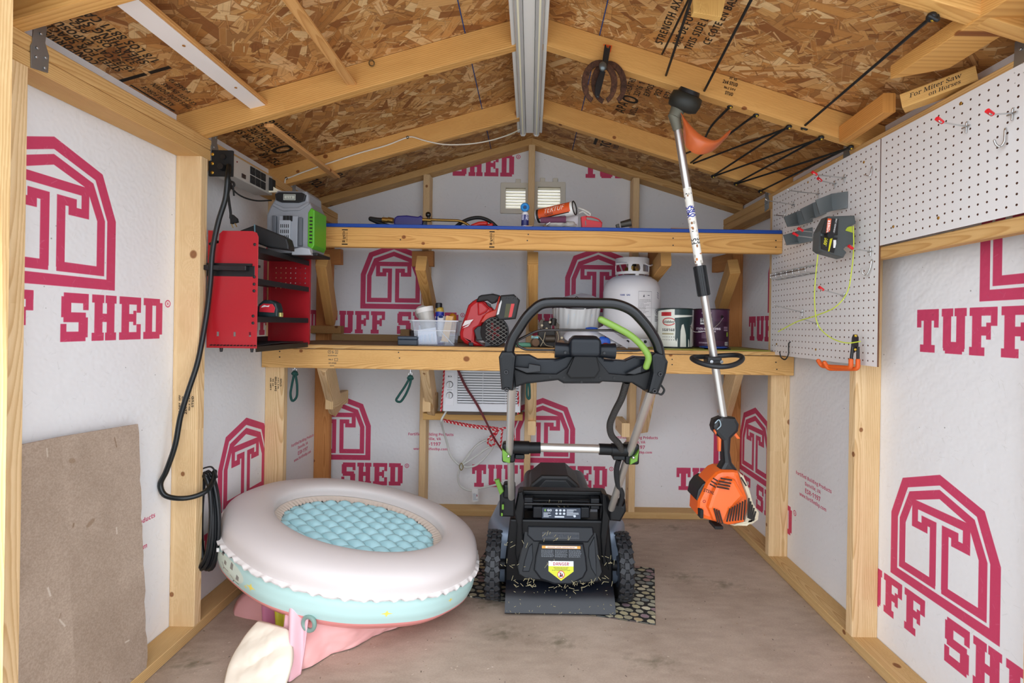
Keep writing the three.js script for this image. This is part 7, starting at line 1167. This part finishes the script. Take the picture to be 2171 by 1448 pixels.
// ---------------------------------------------------------------- below the lower shelf
{
  const t = thing('air_conditioner', 'white window air conditioner set in the back wall', 'air conditioner'), w = mat(0xdfe0e4, .42), b = [-0.2587,0.7553,-2.72,0.4202,0.2372];
  const x0 = b[0] - b[3] / 2, x1 = b[0] + b[3] / 2, y0 = b[1] - b[4] / 2, y1 = b[1] + b[4] / 2, z = -2.72;
  const gx0 = x0 + b[3] * .185, gy0 = y0 + .045, gy1 = y1 - .014;
  part(t, 'housing', merge(box([b[0], b[1], z - .165], [b[3], b[4], .16], .004)), w);
  part(t, 'bezel', prism([[x0, y0], [x1, y0], [x1, y1], [x0, y1]], z + .022, .112, .003, [[[gx0, gy0], [gx0, gy1], [x1 - .012, gy1], [x1 - .012, gy0]]]), w);
  parts(t, 'louvre', Array.from({ length: 13 }, (_, i) => box([(gx0 + x1 - .012) / 2, gy0 + (i + .5) * (gy1 - gy0) / 13, z + .008], [x1 - .012 - gx0, .0088, .004]).applyMatrix4(new THREE.Matrix4())), w);
  part(t, 'cooling_coil', box([(gx0 + x1 - .012) / 2, (gy0 + gy1) / 2, z - .075], [x1 - gx0 - .014, gy1 - gy0 - .002, .012]), mat(0x8b8e90, .45, .6), 'aluminium coil deep behind the louvres');
  parts(t, 'divider', [.4, .76].map((k) => box([gx0 + (x1 - gx0) * k, (gy0 + gy1) / 2, z + .016], [.003, gy1 - gy0, .003])), w);
  const cp = part(t, 'control_panel', box([x0 + b[3] * .085, b[1] + .004, z + .0225], [b[3] * .105, b[4] * .76, .002], .001), mat(0xe6e6ea, .4));
  for (const yy of [b[1] + .028, b[1] - .03]) { const k = part(cp, 'knob', new THREE.CylinderGeometry(.0155, .0165, .014, 24).rotateX(PI / 2).translate(x0 + b[3] * .085, yy, z + .03), mat(0xdadade, .35)); part(k, 'pointer', box([x0 + b[3] * .085, yy, z + .0375], [.004, .026, .003], .001), mat(0xbdb9a8, .4)); part(k, 'dial_ring', new THREE.TorusGeometry(.0175, .0012, 6, 28).translate(x0 + b[3] * .085, yy, z + .0238), mat(0x4a4a50, .5)); }
  part(cp, 'brand_print', printPlane([x0 + b[3] * .085, b[1] + .072, z + .0238], .034, .012), ink(128, 48, (c) => text(c, 'RCA', 64, 25, 44, { color: '#fff' }), 0x1a1a1a));
  part(cp, 'panel_print', printPlane([x0 + b[3] * .085, b[1] - .001, z + .0238], .034, .006), ink(128, 24, (c) => text(c, 'TEMPERATURE', 64, 12, 16, { color: '#fff' }), 0x55555a));
  part(t, 'tray', box([b[0], y0 - .012, z - .1], [b[3] * .9, .018, .2], .002), mat(0x5a4a3c, .7));
  part(t, 'cord', merge(tube([[-0.4574,0.6301,-2.74],[-0.4791,0.5868,-2.72],[-0.4873,0.5317,-2.8],[-0.4724,0.42,-2.88],[-0.4538,0.3495,-2.89],[-0.3898,0.2875,-2.89],[-0.3148,0.2915,-2.88],[-0.2474,0.3471,-2.88],[-0.2048,0.4188,-2.88],[-0.2272,0.4512,-2.88]], .006, 80, 8), tube([[-0.3886,0.2985,-2.88],[-0.3511,0.3455,-2.88],[-0.303,0.409,-2.88],[-0.2326,0.4456,-2.88],[-0.1995,0.4243,-2.88],[-0.2481,0.3908,-2.88],[-0.3155,0.3406,-2.88],[-0.3777,0.2987,-2.88]], .006, 60, 8), tube([[-0.3839,0.3054,-2.885],[-0.3304,0.3801,-2.885],[-0.2711,0.4329,-2.885],[-0.2164,0.4338,-2.885],[-0.1804,0.407,-2.885],[-0.1502,0.3966,-2.885]], .006, 50, 8), tube([[-0.3938,0.2848,-2.88],[-0.4066,0.2299,-2.88],[-0.3949,0.181,-2.88],[-0.359,0.1543,-2.88],[-0.3207,0.1494,-2.88],[-0.2854,0.1609,-2.88],[-0.1902,0.1842,-2.88],[-0.1522,0.1957,-2.88]], .006, 60, 8)), mat(0xd9dad4, .45), 'looped white power cord');
  part(t, 'cord_tie', tube([[-0.388,0.3081,-2.875],[-0.3768,0.2864,-2.875],[-0.3874,0.2672,-2.875],[-0.3986,0.2888,-2.875]], .003, 24, 6, true), mat(0x8a7a4a, .5));
  { const q = [-0.3042,0.1271,-2.87,0.0354,0.0735]; part(t, 'cord_tag', printPlane([q[0], q[1], q[2] + .002], q[3], q[4], new THREE.Matrix4().makeRotationZ(.08)), new THREE.MeshStandardMaterial({ roughness: .5, side: THREE.DoubleSide, map: canvasTex(96, 192, (c) => { c.fillStyle = '#f4f4f2'; c.fillRect(0, 0, 96, 192); c.fillStyle = '#8fa4b8'; for (let i = 0; i < 9; i++) c.fillRect(12, 70 + i * 12, 40 + (i * 29 % 34), 5); c.fillStyle = '#c04050'; c.fillRect(70, 90, 10, 30); }) })); part(t, 'plug', box([-0.13,0.2047,-2.87], [.04, .026, .02], .004), mat(0xeeeeec, .4)); }
}
single('sill_board', beam([[-0.6008,0.5855,-2.83][0], [-0.6008,0.5855,-2.83][1], -2.85], [[-0.0374,0.5889,-2.83][0], [-0.0374,0.5889,-2.83][1], -2.85], .038, .075), pine(0xf0d6a4, 2), 'pine sill board under the air conditioner', 'sill board');
// red and white cord tied round the air conditioner
{
  const t = thing('braided_cord', 'red and white braided cord tied round air conditioner', 'rope');
  const stripe = new THREE.MeshStandardMaterial({ roughness: .7, map: canvasTex(64, 64, (c) => { c.fillStyle = '#c81f2e'; c.fillRect(0, 0, 64, 64); c.fillStyle = '#f3e9e4'; c.beginPath(); c.moveTo(0, 0); c.lineTo(22, 0); c.lineTo(64, 42); c.lineTo(64, 64); c.fill(); }) });
  const rope = (pts, r = .0055) => { const c = new THREE.CatmullRomCurve3(pts.map(V)), g = new THREE.TubeGeometry(c, pts.length * 12, r, 8), L = c.getLength(), uv = g.attributes.uv; for (let i = 0; i < uv.count; i++) uv.setX(i, uv.getX(i) * L / .022); return clean(g); };
  part(t, 'cord', merge(rope([[-0.4646,0.8672,-2.7],[-0.4703,0.7443,-2.7],[-0.4807,0.6349,-2.71]]), rope([[-0.0635,0.7507,-2.7],[-0.0601,0.6995,-2.7],[-0.0618,0.6261,-2.71]]), rope([[-0.4835,0.5706,-2.805],[-0.4056,0.5529,-2.82],[-0.3085,0.5444,-2.79],[-0.229,0.5378,-2.79],[-0.1734,0.5307,-2.79]]), rope([[-0.478,0.5627,-2.805],[-0.3601,0.5456,-2.78],[-0.2676,0.5313,-2.78],[-0.1885,0.5246,-2.78],[-0.1228,0.5388,-2.78]]), rope([[-0.1734,0.5307,-2.79],[-0.1993,0.4985,-2.79],[-0.2254,0.4717,-2.79],[-0.2303,0.4505,-2.79],[-0.2089,0.4323,-2.79],[-0.188,0.4511,-2.79],[-0.1989,0.4721,-2.79],[-0.168,0.5255,-2.79]]), rope([[-0.1675,0.5329,-2.78],[-0.1828,0.501,-2.78],[-0.2139,0.4636,-2.78]]), rope([[-0.1465,0.5385,-2.78],[-0.1512,0.5015,-2.78],[-0.1557,0.454,-2.78],[-0.1605,0.4223,-2.78]]), rope([[-0.1101,0.5396,-2.79],[-0.0883,0.5003,-2.79],[-0.0769,0.4476,-2.79]])), stripe);
}
single('speaker_wire', (() => merge(tube([[-0.3896,0.8694,-2.66],[-0.3505,0.7793,-2.68],[-0.2854,0.6787,-2.68],[-0.2331,0.5855,-2.68],[-0.1964,0.5124,-2.68],[-0.1454,0.4294,-2.7]], .0034, 60, 8), tube([[-0.3835,0.8686,-2.67],[-0.3441,0.7782,-2.69],[-0.2788,0.6772,-2.69],[-0.2289,0.5836,-2.69],[-0.192,0.5103,-2.69],[-0.1408,0.4219,-2.71]], .0034, 60, 8)))(), mat(0x6a1420, .4), 'dark red twin wire crossing the air conditioner', 'wire');
// green rope loops hung under the shelf board
const ropeG = new THREE.MeshStandardMaterial({ color: 0x14443e, roughness: .8, bumpMap: dataTex(32, 32, (x, y) => ((x + y) % 16 < 8 ? 190 : 60), true), bumpScale: .001 });
for (const [label, k, L] of [['green rope loop hanging beside the left shelf post', [[-1.1028,0.8674,-2.33],[-1.113,0.8164,-2.33],[-1.1189,0.7655,-2.33],[-1.1096,0.7392,-2.33],[-1.0922,0.7549,-2.33],[-1.0886,0.8058,-2.33],[-1.096,0.8586,-2.33]], [-1.1006,0.8696,-2.33]], ['green rope loop hanging left of the air conditioner', [[-0.5615,0.856,-2.33],[-0.5851,0.8137,-2.33],[-0.611,0.7735,-2.33],[-0.6238,0.749,-2.33],[-0.6061,0.7427,-2.33],[-0.5844,0.7695,-2.33],[-0.5631,0.8184,-2.33],[-0.5548,0.8517,-2.33]], [-0.5593,0.8582,-2.33]], ['green rope loop hanging behind the mower console', [[-0.0116,0.8668,-2.33],[-0.013,0.8116,-2.33],[-0.0102,0.7741,-2.33],[-0.0012,0.7654,-2.33],[0.0004,0.8008,-2.33],[-0.0049,0.8625,-2.33]], [-0.0095,0.8691,-2.33]]]) {
  const t = thing('rope_loop', label, 'rope');
  part(t, 'loop', tube(k, .0055, 60, 8), ropeG);
  part(t, 'knot', merge(new THREE.SphereGeometry(.0135, 12, 10).scale(1, .9, 1).translate(...L), new THREE.TorusGeometry(.011, .005, 8, 16).rotateX(1).translate(L[0], L[1] - .004, L[2])), ropeG);
  part(t, 'eyelet', merge(new THREE.TorusGeometry(.008, .002, 8, 16).translate(L[0], L[1] + .016, L[2]), rod([L[0], L[1] + .018, L[2]], [L[0], .8965, L[2]], .0035)), nickel);
}

for (const o of scene.children) if ((o.isGroup || o.isMesh) && o.userData.category) rebase(o);
renderer.render(scene, camera);
